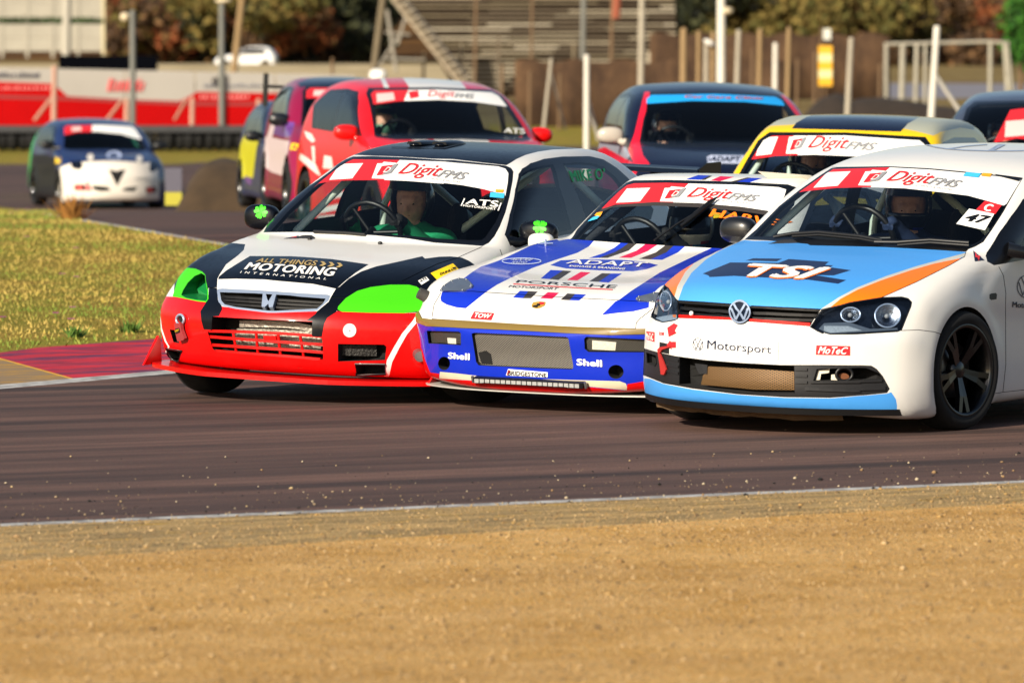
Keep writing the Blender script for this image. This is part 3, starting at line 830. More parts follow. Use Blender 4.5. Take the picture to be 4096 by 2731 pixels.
    if len(ms) > 1:
        for j, f in enumerate(HF):
            q = np.mean([HV[i] for i in f], axis=0)-hd; q = Rh.T@q; zz = q[2]+.25*q[0]
            for (z0, z1, m_) in bands:
                if z0 < zz < z1: mi[j] = m_
    hm = addp('helmet', HV, HF, ms, midx=mi, smooth=True)
    md = hm.modifiers.new('thickness', 'SOLIDIFY'); md.thickness = .012; md.offset = -1
    if closed: addp('visor', HV, VF_, closed, hm, smooth=True)
    if visor:
        VV = []; VF = []
        for i, zz in enumerate((.055, .085, .11)):
            for k in range(17):
                a = R(-70+140*k/16); rr = 1.06+.10*i
                VV.append(H(c[0]+rx*rr*math.cos(a)*(.93+.06*i), ry*1.08*math.sin(a)*(1-.05*i), c[2]+zz-.03*0))
        for i in range(2):
            for k in range(16): VF.append((i*17+k, i*17+k+1, i*17+18+k, i*17+17+k))
        addp('visor_peak', VV, VF, visor, hm, smooth=True)
    return root
# ============================================================ car 1: white saloon, navy roof, red nose
HONDA = dict(
 wb=2.62, axz=.29, arch=.33, arch_cut=.315, bulge=.012,
 low=[(0.683,0.178),(0.765,0.206),(0.811,0.292),(0.832,0.403),(0.828,0.478),(0.789,0.531),(0.741,0.574),(0.676,0.614),(0.557,0.683),(0.334,0.747),(0.039,0.789),(-0.257,0.829),(-0.602,0.863),(-1.200,0.876),(-1.999,0.890),(-2.699,0.909),(-3.199,0.912),(-3.499,0.891),(-3.600,0.800),(-3.620,0.600),(-3.600,0.350),(-3.500,0.200),(-3.200,0.170),(-1.500,0.160),(0.200,0.160)],
 green=[(-0.176,0.712),(-0.326,0.848),(-0.596,1.021),(-0.905,1.176),(-1.088,1.251),(-1.311,1.295),(-1.665,1.317),(-2.071,1.319),(-2.379,1.281),(-2.682,1.156),(-2.975,0.971),(-3.015,0.779),(-2.006,0.614),(-0.997,0.599)],
 width=[(0.900,0.833),(0.600,0.858),(0.300,0.859),(0.000,0.853),(-0.600,0.840),(-1.400,0.836),(-2.200,0.843),(-2.700,0.844),(-3.200,0.820),(-3.700,0.781)],
 section=[(0.000,-0.063),(0.150,-0.031),(0.300,-0.003),(0.500,0.003),(0.650,-0.013),(0.800,-0.051),(0.900,-0.098),(1.000,-0.197)],
 gwidth=[(0.500,0.825),(0.840,0.769),(1.000,0.719),(1.150,0.652),(1.280,0.589),(1.400,0.515)],
 fbow=(0.342,2.107), crown=0.014, gbow=(0.090,0.006), gbowr=.12, kl=.08, kg=.10, ku=.02,
 bounds=((-3.7,-.94,.1),(.9,.94,1.4)))
H1 = honda = Car('race_saloon', HONDA, (-.988, 32.828, 0, -116.52, .97, -2.16), [WHITE])
tag(honda.root, 'white race saloon with dark navy roof, red front bumper and lime green headlight covers', 'race car', 'race cars on the track')
ws_o = zp('C',(215,1145),(270,1040),(480,820),(720,620),(860,530),(1010,420),(1100,340),(1190,285),(1270,255),(1500,250),(1900,265),(2340,297))+zp('D',(300,275),(880,335),(940,360),(968,400),(960,500),(925,680),(880,850),(820,1000),(760,1110),(700,1180),(630,1215),(500,1205),(100,1178))+zp('C',(1900,1215),(1500,1180),(1000,1150),(600,1142))
ws_i = zp('C',(300,1135),(500,905),(700,720),(850,580),(1000,460),(1120,370),(1220,310),(1270,287),(1820,295),(2340,315))+zp('D',(300,302),(800,345),(880,370),(912,420),(905,520),(880,660),(830,830),(770,960),(700,1060),(660,1120),(620,1150),(500,1150),(100,1132))+zp('C',(1900,1180),(1300,1152),(600,1136))
c = honda
# bonnet, bumper, roof panel, side glass
bon = zp('B',(0,428),(560,470),(600,492),(740,498),(880,415),(1080,350),(1330,325),(1500,240),(1660,160))+zp('D',(350,1345),(622,1222))
bonb = [tuple(h[:2]) for h in c.hits(bon)]
cen = [(-.275, 0.)]
bpoly = [(x, y) for x, y in bonb if y > 0]+[(-.40, .45), (-.30, .2)]
bpoly = bpoly+[(x, -y) for x, y in bpoly[::-1]]
c.region('bonnet', WHITE, bpoly, 'top', body=True)
c.region('roof_panel', NAVY, zp('C',(1270,235),(1360,190),(1500,150),(1800,80),(2340,40))+zp('D',(500,30),(1000,60),(1400,110),(1750,148),(1400,160),(1230,185),(1100,220),(1000,265),(930,310),(890,332),(600,300),(300,265))+zp('C',(2200,280),(1800,255),(1500,245)))
WSL = lambda C: (C[:, 0] > -1.5) & (C[:, 2] > .7)
c.region('windscreen_seal', SEAL, ws_o, lim=WSL); c.region('windscreen', GLASS, ws_i, lim=WSL)
top = [tuple(h[[0, 2]]) for h in c.hits(zp('D',(870,1090),(925,870),(985,600),(1020,430),(1060,370),(1150,310),(1300,262),(1500,237),(1800,232),(1950,268),(2100,362),(2220,470)))]
c.region('window_frame', SEAL, [(-.60, .835)]+top+[(-2.52, .955), (-2.45, .90), (-1.6, .875)], 'side', True, body=True)
g1 = [tuple(h[[0, 2]]) for h in c.hits(zp('D',(915,1150),(965,870),(1012,620),(1040,480),(1070,420),(1150,372),(1280,337),(1400,322),(1470,560),(1560,860),(1605,1035)))]
c.region('side_window', TINT, g1, 'side', True, body=True)
g2 = [tuple(h[[0, 2]]) for h in c.hits(zp('D',(1505,312),(1700,300),(1850,312),(1950,348),(2080,452),(2135,520)))]
c.region('rear_side_window', TINT, g2+[(-2.28, .925), (-1.62, .905)], 'side', True, body=True)
c.region('rear_window', TINT, [(-2.43, -.46), (-2.43, .46), (-2.88, .56), (-2.88, -.56)], 'top', body=True)
# red nose and navy panels
c.region('front_bumper', RED, zp('A',(-200,470),(355,488),(690,546),(860,590),(1340,655))+zp('B',(0,655),(440,640),(540,650),(650,640),(1350,660),(1900,640),(2300,1600))+zp('A',(-300,1600)), lim=lambda C: C[:, 0] > .30)
c.region(None, NAVY, zp('B',(635,405),(675,383),(770,300),(900,225),(1060,170),(1250,130),(1540,65))+zp('D',(0,1352),(150,1332),(280,1328),(400,1340),(480,1375),(560,1430),(700,1600),(700,1800),(300,1800))+zp('B',(1700,640),(1350,660),(650,640),(585,490)), only=('body_shell','bonnet'))
c.region(None, NAVY, zp('A',(1100,-60),(1085,0),(1020,60),(900,150),(830,260),(810,300),(805,392),(715,395),(715,500),(690,546),(350,490),(380,100),(700,-100)), only=('body_shell','bonnet'))
c.region(None, NAVY, zp('A',(720,395),(805,395),(815,520),(855,585),(860,620),(825,690),(760,695),(750,835),(665,830),(640,740),(630,640),(690,545),(715,480)))
c.region(None, NAVY, zp('B',(585,490),(560,540),(440,640),(420,670),(320,740),(390,745),(385,900),(490,905),(515,770),(545,710),(645,645),(650,600),(740,500)))
c.region(None, NAVY, zp('A',(815,305),(830,272),(900,215),(1020,140),(1150,62),(1568,64))+zp('B',(300,72),(600,95),(980,150),(840,240),(740,318),(655,395),(640,405),(400,355),(0,320))+zp('A',(1300,308),(1000,300)), only='bonnet')
c.region(None, VWHITE, zp('B',(1500,640),(1440,740),(1330,870),(1240,1020),(1170,1150),(1140,1320),(1190,1325),(1225,1170),(1300,1020),(1380,880),(1480,760),(1515,660)), only='front_bumper')
c.region(None, VWHITE, strip(zp('A',(207,700),(222,820),(265,950),(300,1010),(262,1080),(262,1150)), 6), only='front_bumper')
# headlight covers
c.region('headlight_cover', LIME, zp('B',(655,620),(660,590),(740,502),(860,427),(1000,387),(1200,362),(1400,362),(1480,382),(1520,412),(1545,480),(1540,600),(1500,640),(1350,660),(1000,655),(700,645)))
c.region('headlight_cover~r', LIME, zp('A',(340,485),(385,330),(430,205),(500,185),(580,195),(650,225),(682,260),(690,330),(715,430),(715,510),(690,545),(600,535),(480,510),(400,495)))
hole = zp('A',(430,470),(450,420),(500,340),(570,272),(640,242),(678,264),(688,350),(703,430),(703,515),(688,533),(580,520),(480,500))
GREEND = paint('deep_green', '0b7a3a', .5, .3)
c.pocket('headlight_duct', hole, GREEND, .13)
# grille
c.region('grille_surround', CHROME, zp('A',(805,430),(812,407),(860,402),(1200,418),(1568,442))+zp('B',(250,450),(550,466),(580,480),(560,530),(440,635),(400,642),(0,656))+zp('A',(1330,655),(1000,615),(860,585),(820,540)))
gin = zp('A',(835,440),(1200,452),(1568,474))+zp('B',(250,486),(530,508),(500,560),(440,612),(0,636))+zp('A',(1340,634),(1000,595),(885,567),(850,528))
c.pocket('grille_back', gin, DARK, .05)
intake = zp('A',(755,695),(1100,715),(1568,738))+zp('B',(390,750),(385,898),(490,907),(503,1000),(503,1140),(440,1152))+zp('A',(1568,1125),(1000,1080),(800,1062),(760,1030),(720,900),(705,852),(745,840))
c.pocket('air_intake', intake, DARK, .16)
for po in (zp('B',(658,980),(1140,988),(1165,1010),(1150,1150),(658,1165)), zp('B',(840,1192),(1145,1192),(1152,1292),(850,1300)), zp('A',(282,1030),(440,1055),(407,1160),(264,1135)), zp('A',(310,830),(380,837),(410,975),(350,962))):
    c.pocket('brake_duct', po, DARK, .07)
arches(c)
# panel gaps
W1 = 3.2
c.region('panel_gap', GAP, strip(zp('B',(585,492),(740,497)), W1)); c.region('panel_gap~2', GAP, strip(zp('A',(700,392),(805,400)), W1))
c.region('panel_gap~3', GAP, strip(zp('B',(1330,325),(1500,240),(1699,145))+zp('D',(350,1345),(622,1224)), 2.6))
c.region('panel_gap~4', GAP, strip(zp('D',(820,1250),(850,1330),(870,1420)), 2.4))
c.region('panel_gap~5', GAP, strip([(-1.56, .86), (-1.60, .55), (-1.55, .25)], .006), 'side', True, body=True)
art = Art([zp('C',(975,550))[0], (1661, 724.7), zp('D',(850,655))[0]], [(1374.6, 634), (1723, 638), (2060, 676)])
banner(c, art, zp('C',(700,600),(835,577),(1000,545),(1250,533),(1640,530),(1900,540),(2340,574))+zp('D',(200,525),(400,548),(640,592),(770,627),(870,662),(1000,700),(1050,300),(300,200))+zp('C',(1200,180),(900,350)))
c.lining(TRIM, -3.7, -.22, skip=('windscreen','sun_strip','side_window','rear_side_window','rear_window'))
ob = c.finish(names={'window_frame': 'side_window_frame'}, sub={'windscreen': 'windscreen_seal', 'sun_strip': 'windscreen_seal', 'side_window': 'window_frame', 'rear_side_window': 'window_frame'}, push={'panel_gap': .004})
banner_text(c, art, ob['windscreen_seal'])
wsp = ob['windscreen_seal']
c.text('ATS', zp('D',(435,762),(800,800),(810,728),(465,705)), VWHITE, wsp, .03, 0, .004)
c.text('MOTORSPORT', zp('D',(417,790),(775,830),(780,805),(420,768)), VWHITE, wsp, .02, 0, .004)
for q in (zp('D',(390,780),(402,782),(440,702),(428,700)), zp('D',(792,833),(806,835),(838,750),(826,748))): c.patch(q, VWHITE, wsp, .004, 'lettering')
c.patch(zp('D',(716,632),(870,645),(860,698),(708,686)), STICKB, wsp, .004, 'sticker'); c.patch(zp('D',(775,602),(865,605),(850,636),(770,632)), STICKO, wsp, .0045, 'sticker')
bo = ob['bonnet']; GOLD = mat('vinyl_gold', 'b39a62', .45)
c.text('ALL THINGS', zp('O',(672,755),(1018,778),(1030,748),(690,733)), GOLD, bo, .03, .12, .003)
c.text('MOTORING', zp('O',(606,797),(1118,838),(1143,788),(632,757)), VWHITE, bo, .04, .12, .003)
c.text('INTERNATIONAL', zp('O',(585,818),(1075,856),(1080,845),(588,806)), VWHITE, bo, .0, .2, .003, space=1.9)
for k in range(3):
    x = 1035+k*47; y = 751+k*4
    c.patch(zp('O',(x,y+25),(x+22,y+27),(x+42,y+16),(x+28,y+2),(x+8,y),(x+22,y+14)), GOLD, bo, .003, 'chevron')
# bonnet details: washer jets, small pennant
for p in zp('C',(762,1232),(1590,1284)):
    h, n = c.hit(*p); m_ = MB(); m_.ball(h+n*.006, (.012, .014, .010), 10, 6); c.add_mb('washer_jet', m_, BLACK, bo)
c.patch(zp('C',(450,1222),(630,1186),(632,1220)), VNAVY, bo, .002, 'pennant'); c.patch(zp('C',(530,1212),(600,1196),(610,1208)), VRED, bo, .003, 'pennant')
# fender scoop lip and stickers
c.patch(zp('D',(60,1517),(305,1412),(368,1476),(240,1532),(130,1590)), mat('vinyl_yellow', 'f2c80a', .45), ob['body_shell'], .004, 'sticker')
c.text('DUNLOP', zp('D',(165,1545),(345,1475),(338,1452),(160,1520)), VBLACK, ob['body_shell'], .03, .1, .006)
c.patch(zp('B',(1495,325),(1580,282),(1612,318),(1530,368)), VWHITE, ob['body_shell'], .003, 'sticker'); c.text('ATS', zp('B',(1520,345),(1588,312),(1578,288),(1510,322)), VBLACK, ob['body_shell'], .02, 0, .004)
# grille slats and emblem
SLAT = mat('grille_plastic', '111318', .4)
gs = ob['grille_surround']
for a in (zp('A',(845,470),(1568,512))+zp('B',(515,535)), zp('A',(850,505),(1568,552))+zp('B',(490,570)), zp('A',(870,545),(1568,592))+zp('B',(460,598))):
    c.flatbar(a, .012, .035, SLAT, -.012, gs, 'slat')
c.solid(zp('A',(1290,475),(1320,475),(1340,540),(1352,552),(1375,553),(1392,540),(1395,478),(1430,480),(1395,612),(1358,614),(1350,578),(1322,578),(1312,612),(1280,607)), CHROME, -.02, .014, gs, 'emblem')
# radiator, intercooler and the red slats of the lower opening
ai = ob['front_bumper']; CORE = mat('intercooler', '8f8a80', .5, .6, noise=.5, scale=50, bump=.4); 
for a in (zp('A',(935,780),(1568,800))+zp('B',(370,845)), zp('A',(900,880),(1568,905))+zp('B',(460,935)), zp('A',(880,960),(1568,985))+zp('B',(470,1020)), zp('A',(900,1030),(1568,1055))+zp('B',(450,1095))):
    c.flatbar(a, .036, .03, CORE, -.085, ai, 'intercooler_row')
for k, a in enumerate((zp('A',(705,848),(1100,858),(1568,880))+zp('B',(495,908)), zp('A',(718,908),(1100,938),(1568,970))+zp('B',(503,992)), zp('A',(738,995),(1100,1018),(1568,1048))+zp('B',(503,1075)), zp('A',(775,1058),(1100,1085),(1568,1118))+zp('B',(470,1148)))):
    c.flatbar(a, .014, .02, RED, -.006, ai, 'slat')
for a in (zp('A',(950,855),(985,1085)), zp('A',(1195,870),(1215,1105)), zp('A',(1425,880),(1455,1120)), zp('B',(255,905),(290,1130)), zp('B',(20,890),(45,1120))):
    c.bar(a, .008, RED, -.02, ai, 'grille_post')
c.solid(zp('A',(1285,895),(1410,900),(1420,945),(1290,938)), RED, -.03, -.004, ai, 'tow_plate')
rd = mat('oil_cooler', '2c2a28', .5, .5, noise=.5, scale=80, bump=.5)
for k in range(9):
    y0 = 1015+k*14; c.flatbar(zp('B',(700,y0),(1070,y0+3)), .010, .02, rd, -.045, ai, 'cooler_fin')
# duct linings, tow ring, disc
for po, nm in ((zp('B',(838,1190),(1147,1190),(1155,1293),(848,1303)), 0), (zp('A',(280,1027),(443,1053),(409,1163),(260,1138)), 1)):
    P = [np.array(p) for p in po]; L = c.lay(P, .004); mb = MB(); mb.tube(L, .006, 6, closed=True); c.add_mb('duct_rim', mb, CARBON, ai)
    c.patch(po, CARBON, ai, -.05, 'duct_floor')
c.patch(ellipse(zp('B',(780,840))[0], 26.5, 27, 24), mat('disc_white', 'e4e4de', .35, .2), ai, .004, 'cap_disc'); c.patch(ellipse(zp('B',(780,841))[0], 3, 3.5, 8), VGREY, ai, .006, 'cap_disc')
ring = [c.hit(*p)[0]+c.hit(*p)[1]*.012 for p in ellipse(zp('A',(440,725))[0], 15, 19, 20)]
mb = MB(); mb.tube(ring, .007, 8, closed=True); c.add_mb('tow_ring', mb, CHROME, ai)
c.patch(ellipse(zp('A',(440,722))[0], 11, 14, 16), DARK, ai, .004, 'tow_ring_hole')
c.solid(zp('A',(410,765),(470,755),(480,830),(512,912),(500,930),(440,942),(418,850)), mat('strap_red', '8e2b2e', .85, noise=.2, scale=80), .012, .030, ai, 'tow_strap')
c.patch(zp('A',(418,820),(462,805),(470,850),(428,868)), VBLACK, ai, .032, 'strap_label')
c.text('OMP', zp('A',(424,852),(462,838),(458,818),(420,832)), mat('vinyl_yellow', 'f2c80a', .45), ai, .0, 0, .034)
# exhaust-like side outlet near the wheel
q, n = c.hit(*zp('B',(1495,1085))[0]); mb = MB(); mb.tube([q-n*.02, q+n*.05], .030, 14); c.add_mb('side_outlet', mb, ALLOY, ai)
# splitter following the bumper in plan
V = []; F = []; zs = .150; ys = np.linspace(-.83, .83, 41); row = []
for y in ys:
    hh = c.bvh.ray_cast(Vector((2, y*.985, .30)), Vector((-1, 0, 0))); x = hh[0][0]+.02+.02*(1-abs(y)/.83)
    x = min(x, .80-.06*(abs(y)/.83)**2)
    if abs(y) > .72: x = min(x, .60+.10*(1-(abs(y)-.72)/.11))
    row.append((x, y*1.045))
row = [(.30, -.885)]+row+[(.30, .885)]
for x, y in row: V += [(x, y, zs+.012), (x, y, zs-.012), (x-.22, y*.93, zs-.012), (x-.22, y*.93, zs+.012)]
for i in range(len(row)-1):
    for k in range(4): F.append((i*4+k, i*4+(k+1) % 4, i*4+4+(k+1) % 4, i*4+4+k))
F += [(3, 2, 1, 0), tuple(len(V)-4+i for i in (0, 1, 2, 3))]
sp_o = c.add('splitter', V, F, RED)
for s_ in (-1, 1):
    mb = MB(); yv = s_*.868
    mb.add([(.56, yv, zs), (.36, yv, zs), (.36, yv+s_*.012, zs+.13), (.38, yv+s_*.012, zs+.15), (.56, yv+s_*.01, zs), (.36, yv+s_*.014, zs), (.36, yv+s_*.026, zs+.13), (.38, yv+s_*.026, zs+.15)], [(0,1,2,3),(7,6,5,4),(0,3,7,4),(1,5,6,2),(2,6,7,3)])
    c.add_mb('splitter_fence', mb, RED, sp_o)
# mirrors with four-leaf clover
def clover(car, ctr, r, parent, bv, rot=0.):
    CL = mat('vinyl_clover', '3ff01c', .5)
    for k in range(4):
        a = rot+k*math.pi/2+math.pi/4; pts = []
        for t in np.linspace(0, 2*math.pi, 22)[:-1]:
            X = 16*math.sin(t)**3; Yy = 13*math.cos(t)-5*math.cos(2*t)-2*math.cos(3*t)-math.cos(4*t)
            x, y = X/17*.52, (Yy+17)/30*1.0
            pts.append((ctr[0]+r*(x*math.cos(a)-y*math.sin(a)), ctr[1]-r*(x*math.sin(a)+y*math.cos(a))))
        car.patch(pts, CL, parent, .003, 'clover_leaf', 60, bv)
    car.patch(strip([(ctr[0], ctr[1]), (ctr[0]-r*.1, ctr[1]+r*.5), (ctr[0]-r*.45, ctr[1]+r*.9)], r*.13), CL, parent, .003, 'clover_stalk', 60, bv)
ml, bl = mirror(c, (-.735, -.865, .905), NAVY, (.055, .105, .072), (-.62, -.70, .86)); clover(c, zp('C',(187,905))[0], 27, ml, bl, .35)
mr, br = mirror(c, (-.735, .875, .905), NAVY, (.055, .115, .066), (-.60, .70, .86)); clover(c, zp('D',(1258,1000))[0], 29, mr, br, -.1)
# roof vents
for u0 in (0, 1):
    x0 = 0 if u0 == 0 else 300
    V, F_ = super_ball((0, 0, 0), (.16, .055, .022), 2.2); ctr = zp('C',(2070,118))[0] if u0 == 0 else zp('D',(230,112))[0]
    q, n = c.hit(*ctr); V = [tuple(np.array(v)+q+np.array([-.05, 0, .004])) for v in V]; c.add('roof_vent', V, F_, NAVY, smooth=True)
    mb = MB(); mb.add([tuple(q+np.array([.085, y, z])) for y, z in ((-.048, .006), (.048, .006), (.040, .022), (-.040, .022))], [(0,1,2,3)]); c.add_mb('vent_mouth', mb, DARK)
c.patch(zp('C',(1720,152),(2352,165))+zp('D',(190,162),(450,96),(440,90),(180,148),(0,148))+zp('C',(2300,155),(1730,146)), BLACK, ob.get('roof_panel'), .004, 'vent_base')
# window lettering
c.text('MIKE O\u2019', zp('D',(1610,520),(1970,490),(1960,365),(1560,395)), mat('vinyl_green', '0fa860', .5), ob.get('window_frame'), .05, 0, .004)
# rear wing
mb = MB(); zc = 1.135
for i, y in enumerate((-.72, .72)):
    pass
V = []; F = []
for y in (-.74, .74):
    for (dx, dz) in ((.11, .0), (.05, .022), (-.06, .022), (-.12, .030), (-.10, .010), (.02, -.008)): V.append((-3.25+dx, y, zc+dz))
for k in range(6): F.append((k, (k+1) % 6, 6+(k+1) % 6, 6+k))
F += [tuple(range(5, -1, -1)), tuple(range(6, 12))]
wg = c.add('rear_wing', V, F, NAVY)
for y in (-.75, .75):
    mb = MB(); mb.prism([(-.15, -.05), (.13, -.06), (.16, .03), (.05, .065), (-.15, .065)], y-.006, y+.006, Matrix.Translation((-3.25, 0, zc)) @ Matrix.Rotation(math.pi/2, 4, 'X') @ Matrix.Diagonal((1, 1, -1, 1))); c.add_mb('wing_end_plate', mb, NAVY, wg)
for y in (-.4, .4):
    mb = MB(); mb.box((-3.30, y-.012, .88), (-3.20, y+.012, zc)); c.add_mb('wing_strut', mb, BLACK, wg)
# wipers
mb = MB(); mb.tube(c.lay(zp('C',(820,1155),(1200,1170),(1420,1190)), .012), .010, 6); c.add_mb('wiper', mb, BLACK)
four_wheels(c, .745, .745, -8, r=.29, w=.215, rr=.205)
# cabin
dash(c, -.30, -.80, .68, .79, (-.36, .055)); steering(c, (-1.12, -.36, .84), .175, 24); seat(c, -1.56, -.36, .16, .80); 
tubes(c, 'roll_cage', [[(-.72, .66, .45), (-.72, .635, .84), (-1.16, .50, 1.16), (-1.55, .47, 1.235)], [(-.72, -.66, .45), (-.72, -.635, .84), (-1.16, -.50, 1.16), (-1.55, -.47, 1.235)],
   [(-1.75, .66, .3), (-1.75, .62, .95), (-1.75, .48, 1.255), (-1.75, -.48, 1.255), (-1.75, -.62, .95), (-1.75, -.66, .3)], [(-1.75, .50, 1.22), (-2.6, .5, .85)], [(-1.75, -.50, 1.22), (-2.6, -.5, .85)],
   [(-1.77, .45, 1.25), (-1.80, -.58, .5)], [(-.75, .66, .40), (-1.73, .66, .70)], [(-.75, .66, .72), (-1.73, .66, .40)]], .022, CAGE)
SUITG = mat('suit_green', '0e8a58', .75, noise=.25, scale=25); GLOVE = mat('glove_black', '0a0b0d', .8); HELB = paint('helmet_black', '08090c', .3, .6)
person(c, (-1.47, -.36, .33), 'driver in green overalls and black open face helmet in the white saloon', SUITG, GLOVE, HELB, ((-1.12, -.20, .90), (-1.12, -.52, .90)), 10, visor=mat('visor_black', '07080a', .4))
# ============================================================ car 2: white and blue coupe
PORS = dict(wb=2.40, axz=.30, arch=.34, arch_cut=.325, bulge=.02, fx=.15,
 low=[(0.675,0.123),(0.781,0.136),(0.814,0.211),(0.829,0.321),(0.851,0.410),(0.851,0.459),(0.801,0.494),(0.771,0.540),(0.718,0.603),(0.521,0.667),(0.207,0.703),(-0.100,0.753),(-0.403,0.804),(-0.804,0.822),(-1.503,0.825),(-2.202,0.847),(-2.801,0.855),(-3.150,0.820),(-3.280,0.702),(-3.300,0.502),(-3.250,0.302),(-3.000,0.201),(-1.500,0.150),(0.200,0.130)],
 green=[(-0.208,0.678),(-0.426,0.858),(-0.623,0.998),(-0.819,1.116),(-0.940,1.173),(-1.138,1.183),(-1.439,1.169),(-1.792,1.144),(-2.195,1.066),(-2.598,0.970),(-2.999,0.860),(-3.000,0.698),(-2.001,0.603),(-1.001,0.606)],
 width=[(0.900,0.803),(0.600,0.849),(0.300,0.869),(0.000,0.858),(-0.600,0.829),(-1.400,0.821),(-2.200,0.854),(-2.700,0.857),(-3.200,0.800),(-3.500,0.752)],
 section=[(0.000,-0.071),(0.150,-0.046),(0.300,-0.025),(0.500,-0.006),(0.650,-0.008),(0.800,-0.057),(0.900,-0.111),(1.000,-0.196)],
 gwidth=[(0.500,0.790),(0.840,0.720),(1.000,0.662),(1.100,0.618),(1.200,0.568),(1.400,0.463)],
 fbow=(0.181,3.043), crown=-0.038, gbow=(0.118,0.013), gbowr=.12, kl=.08, kg=.09, ku=.02, bounds=((-3.4,-.94,.06),(.95,.94,1.28)))
BLUE = paint('racing_blue', '0d2bb0', .35, .6); CREAM = paint('cream', 'cfc2a8', .5, .2); GOLDP = paint('dull_gold', '75602f', .4, .4); BROWN = mat('vinyl_charcoal', '37322f', .45); CRIM = mat('vinyl_crimson', 'd01247', .45)
VBLUE = mat('vinyl_blue', '1433b4', .45); ORANGE = mat('vinyl_orange', 'ff7d12', .5); MESH = None
def mesh_mat(name, wire, back, scale, ang=0.6, thr=.30):
    """fine woven wire mesh, too small to build strand by strand"""
    if name in MATS: return MATS[name]
    m, nt, b = principled(name); tc = nt.nodes.new('ShaderNodeTexCoord'); out = []
    for s_ in (1, -1):
        mp = nt.nodes.new('ShaderNodeMapping'); mp.inputs['Rotation'].default_value = (s_*ang, 0, 0); nt.links.new(tc.outputs['Object'], mp.inputs[0])
        w = nt.nodes.new('ShaderNodeTexWave'); w.bands_direction = 'Z'; w.inputs['Scale'].default_value = scale; w.inputs['Distortion'].default_value = .4
        nt.links.new(mp.outputs[0], w.inputs[0]); out.append(w)
    mn = nt.nodes.new('ShaderNodeMath'); mn.operation = 'MINIMUM'; nt.links.new(out[0].outputs['Fac'], mn.inputs[0]); nt.links.new(out[1].outputs['Fac'], mn.inputs[1])
    rp = nt.nodes.new('ShaderNodeValToRGB'); rp.color_ramp.elements[0].position = thr; rp.color_ramp.elements[1].position = thr+.12
    rp.color_ramp.elements[0].color = lin(wire)+(1,); rp.color_ramp.elements[1].color = lin(back)+(1,)
    nt.links.new(mn.outputs[0], rp.inputs[0]); nt.links.new(rp.outputs[0], b.inputs['Base Color']); b.inputs['Roughness'].default_value = .45; b.inputs['Metallic'].default_value = .3
    MATS[name] = m; return m
MESHS = mesh_mat('silver_wire_mesh', '85817a', '1c1a17', 34, .6, .22); MESHD = mesh_mat('dark_wire_mesh', '55534e', '060606', 46)
c = P1 = Car('race_coupe', PORS, (.532, 31.951, 0, -124.76, 1.51, -.53), [WHITE])
tag(c.root, 'low white and blue race coupe with striped bonnet, middle of the front three', 'race car', 'race cars on the track')
# windscreen: traced on one side, mirrored
def wsh(pts):
    L = [tuple(h[1:]) for h in c.hits(pts)]; return [(y, z) for y, z in L if y < -.02]+[(-y, z) for y, z in L[::-1] if y < -.02]
FW = lambda C: (C[:, 0] < -.12) & (C[:, 0] > -1.15) & (C[:, 2] > .75)
oo = wsh(zp('F',(75,750),(160,655),(300,505),(430,375),(560,250),(610,214),(690,192),(1000,188),(1200,192))); ii = wsh(zp('F',(120,742),(210,650),(380,472),(560,292),(630,238),(700,220),(1000,215),(1200,222)))
c.region('roof_stripe', VBLUE, zp('F',(1180,184),(1320,188),(1410,147),(1300,142))); c.region('roof_stripe', BROWN, zp('F',(1320,188),(1365,189),(1435,150),(1410,147)))
c.region('roof_stripe', CRIM, zp('F',(1415,194),(1510,200),(1640,160),(1510,152))); c.region('roof_stripe', BROWN, zp('F',(1605,205),(1655,208),(1795,168),(1760,165))); c.region('roof_stripe', VBLUE, zp('F',(1655,208),(1775,215),(1905,172),(1795,168)))
c.region('windscreen_seal', SEAL, oo+[(.5, .76), (-.5, .76)], 'front', body=True, lim=FW); c.region('windscreen', GLASS, ii+[(.5, .79), (-.5, .79)], 'front', body=True, lim=FW)
c.region('window_frame', SEAL, [(-.66, .83), (-1.00, 1.06), (-1.22, 1.12), (-1.6, 1.10), (-2.1, .98), (-2.35, .88), (-2.3, .85)], 'side', True, body=True)
c.region('side_window', TINT, [(-.74, .85), (-1.04, 1.05), (-1.24, 1.10), (-1.58, 1.08), (-1.62, .86)], 'side', True, body=True)
c.region('rear_side_window', TINT, [(-1.68, .865), (-1.64, 1.065), (-2.05, .965), (-2.22, .875)], 'side', True, body=True)
c.region('rear_window', TINT, [(-1.75, -.42), (-1.75, .42), (-2.75, .48), (-2.75, -.48)], 'top', body=True)
# nose: bumper blue, red lip, dull gold rubbing strip
FR = lambda C: C[:, 0] > .30
c.region('front_bumper', BLUE, zp('E',(-200,640),(75,700),(190,712),(600,735),(1000,760),(1500,785),(2010,797),(2500,800),(2700,1600),(-200,1600)), lim=FR)
c.region('bumper_strip', GOLDP, zp('E',(-100,600),(80,640),(110,700),(190,712),(600,735),(1000,760),(1500,785),(2010,797),(2400,790),(2400,850),(2115,842),(1800,850),(1400,835),(900,810),(500,790),(150,770),(60,735),(-100,720)), lim=FR)
c.region(None, RED, zp('E',(60,940),(110,980),(135,1070),(180,1185),(262,1197),(262,1240),(600,1262),(1000,1285),(1560,1312),(1930,1347),(1950,1290),(2100,1264),(2500,1240),(2500,1450),(0,1450)), only='front_bumper')
c.region(None, CREAM, zp('E',(268,1180),(400,1192),(600,1215),(1000,1240),(1590,1256),(1880,1264),(1935,1285),(1945,1320),(1940,1345),(1600,1312),(1000,1285),(600,1260),(262,1240)), only='front_bumper')
inc = zp('E',(552,838),(580,830),(1000,848),(1400,868),(1420,882),(1464,1130),(1455,1158),(1200,1150),(700,1128),(615,1122),(592,1092))
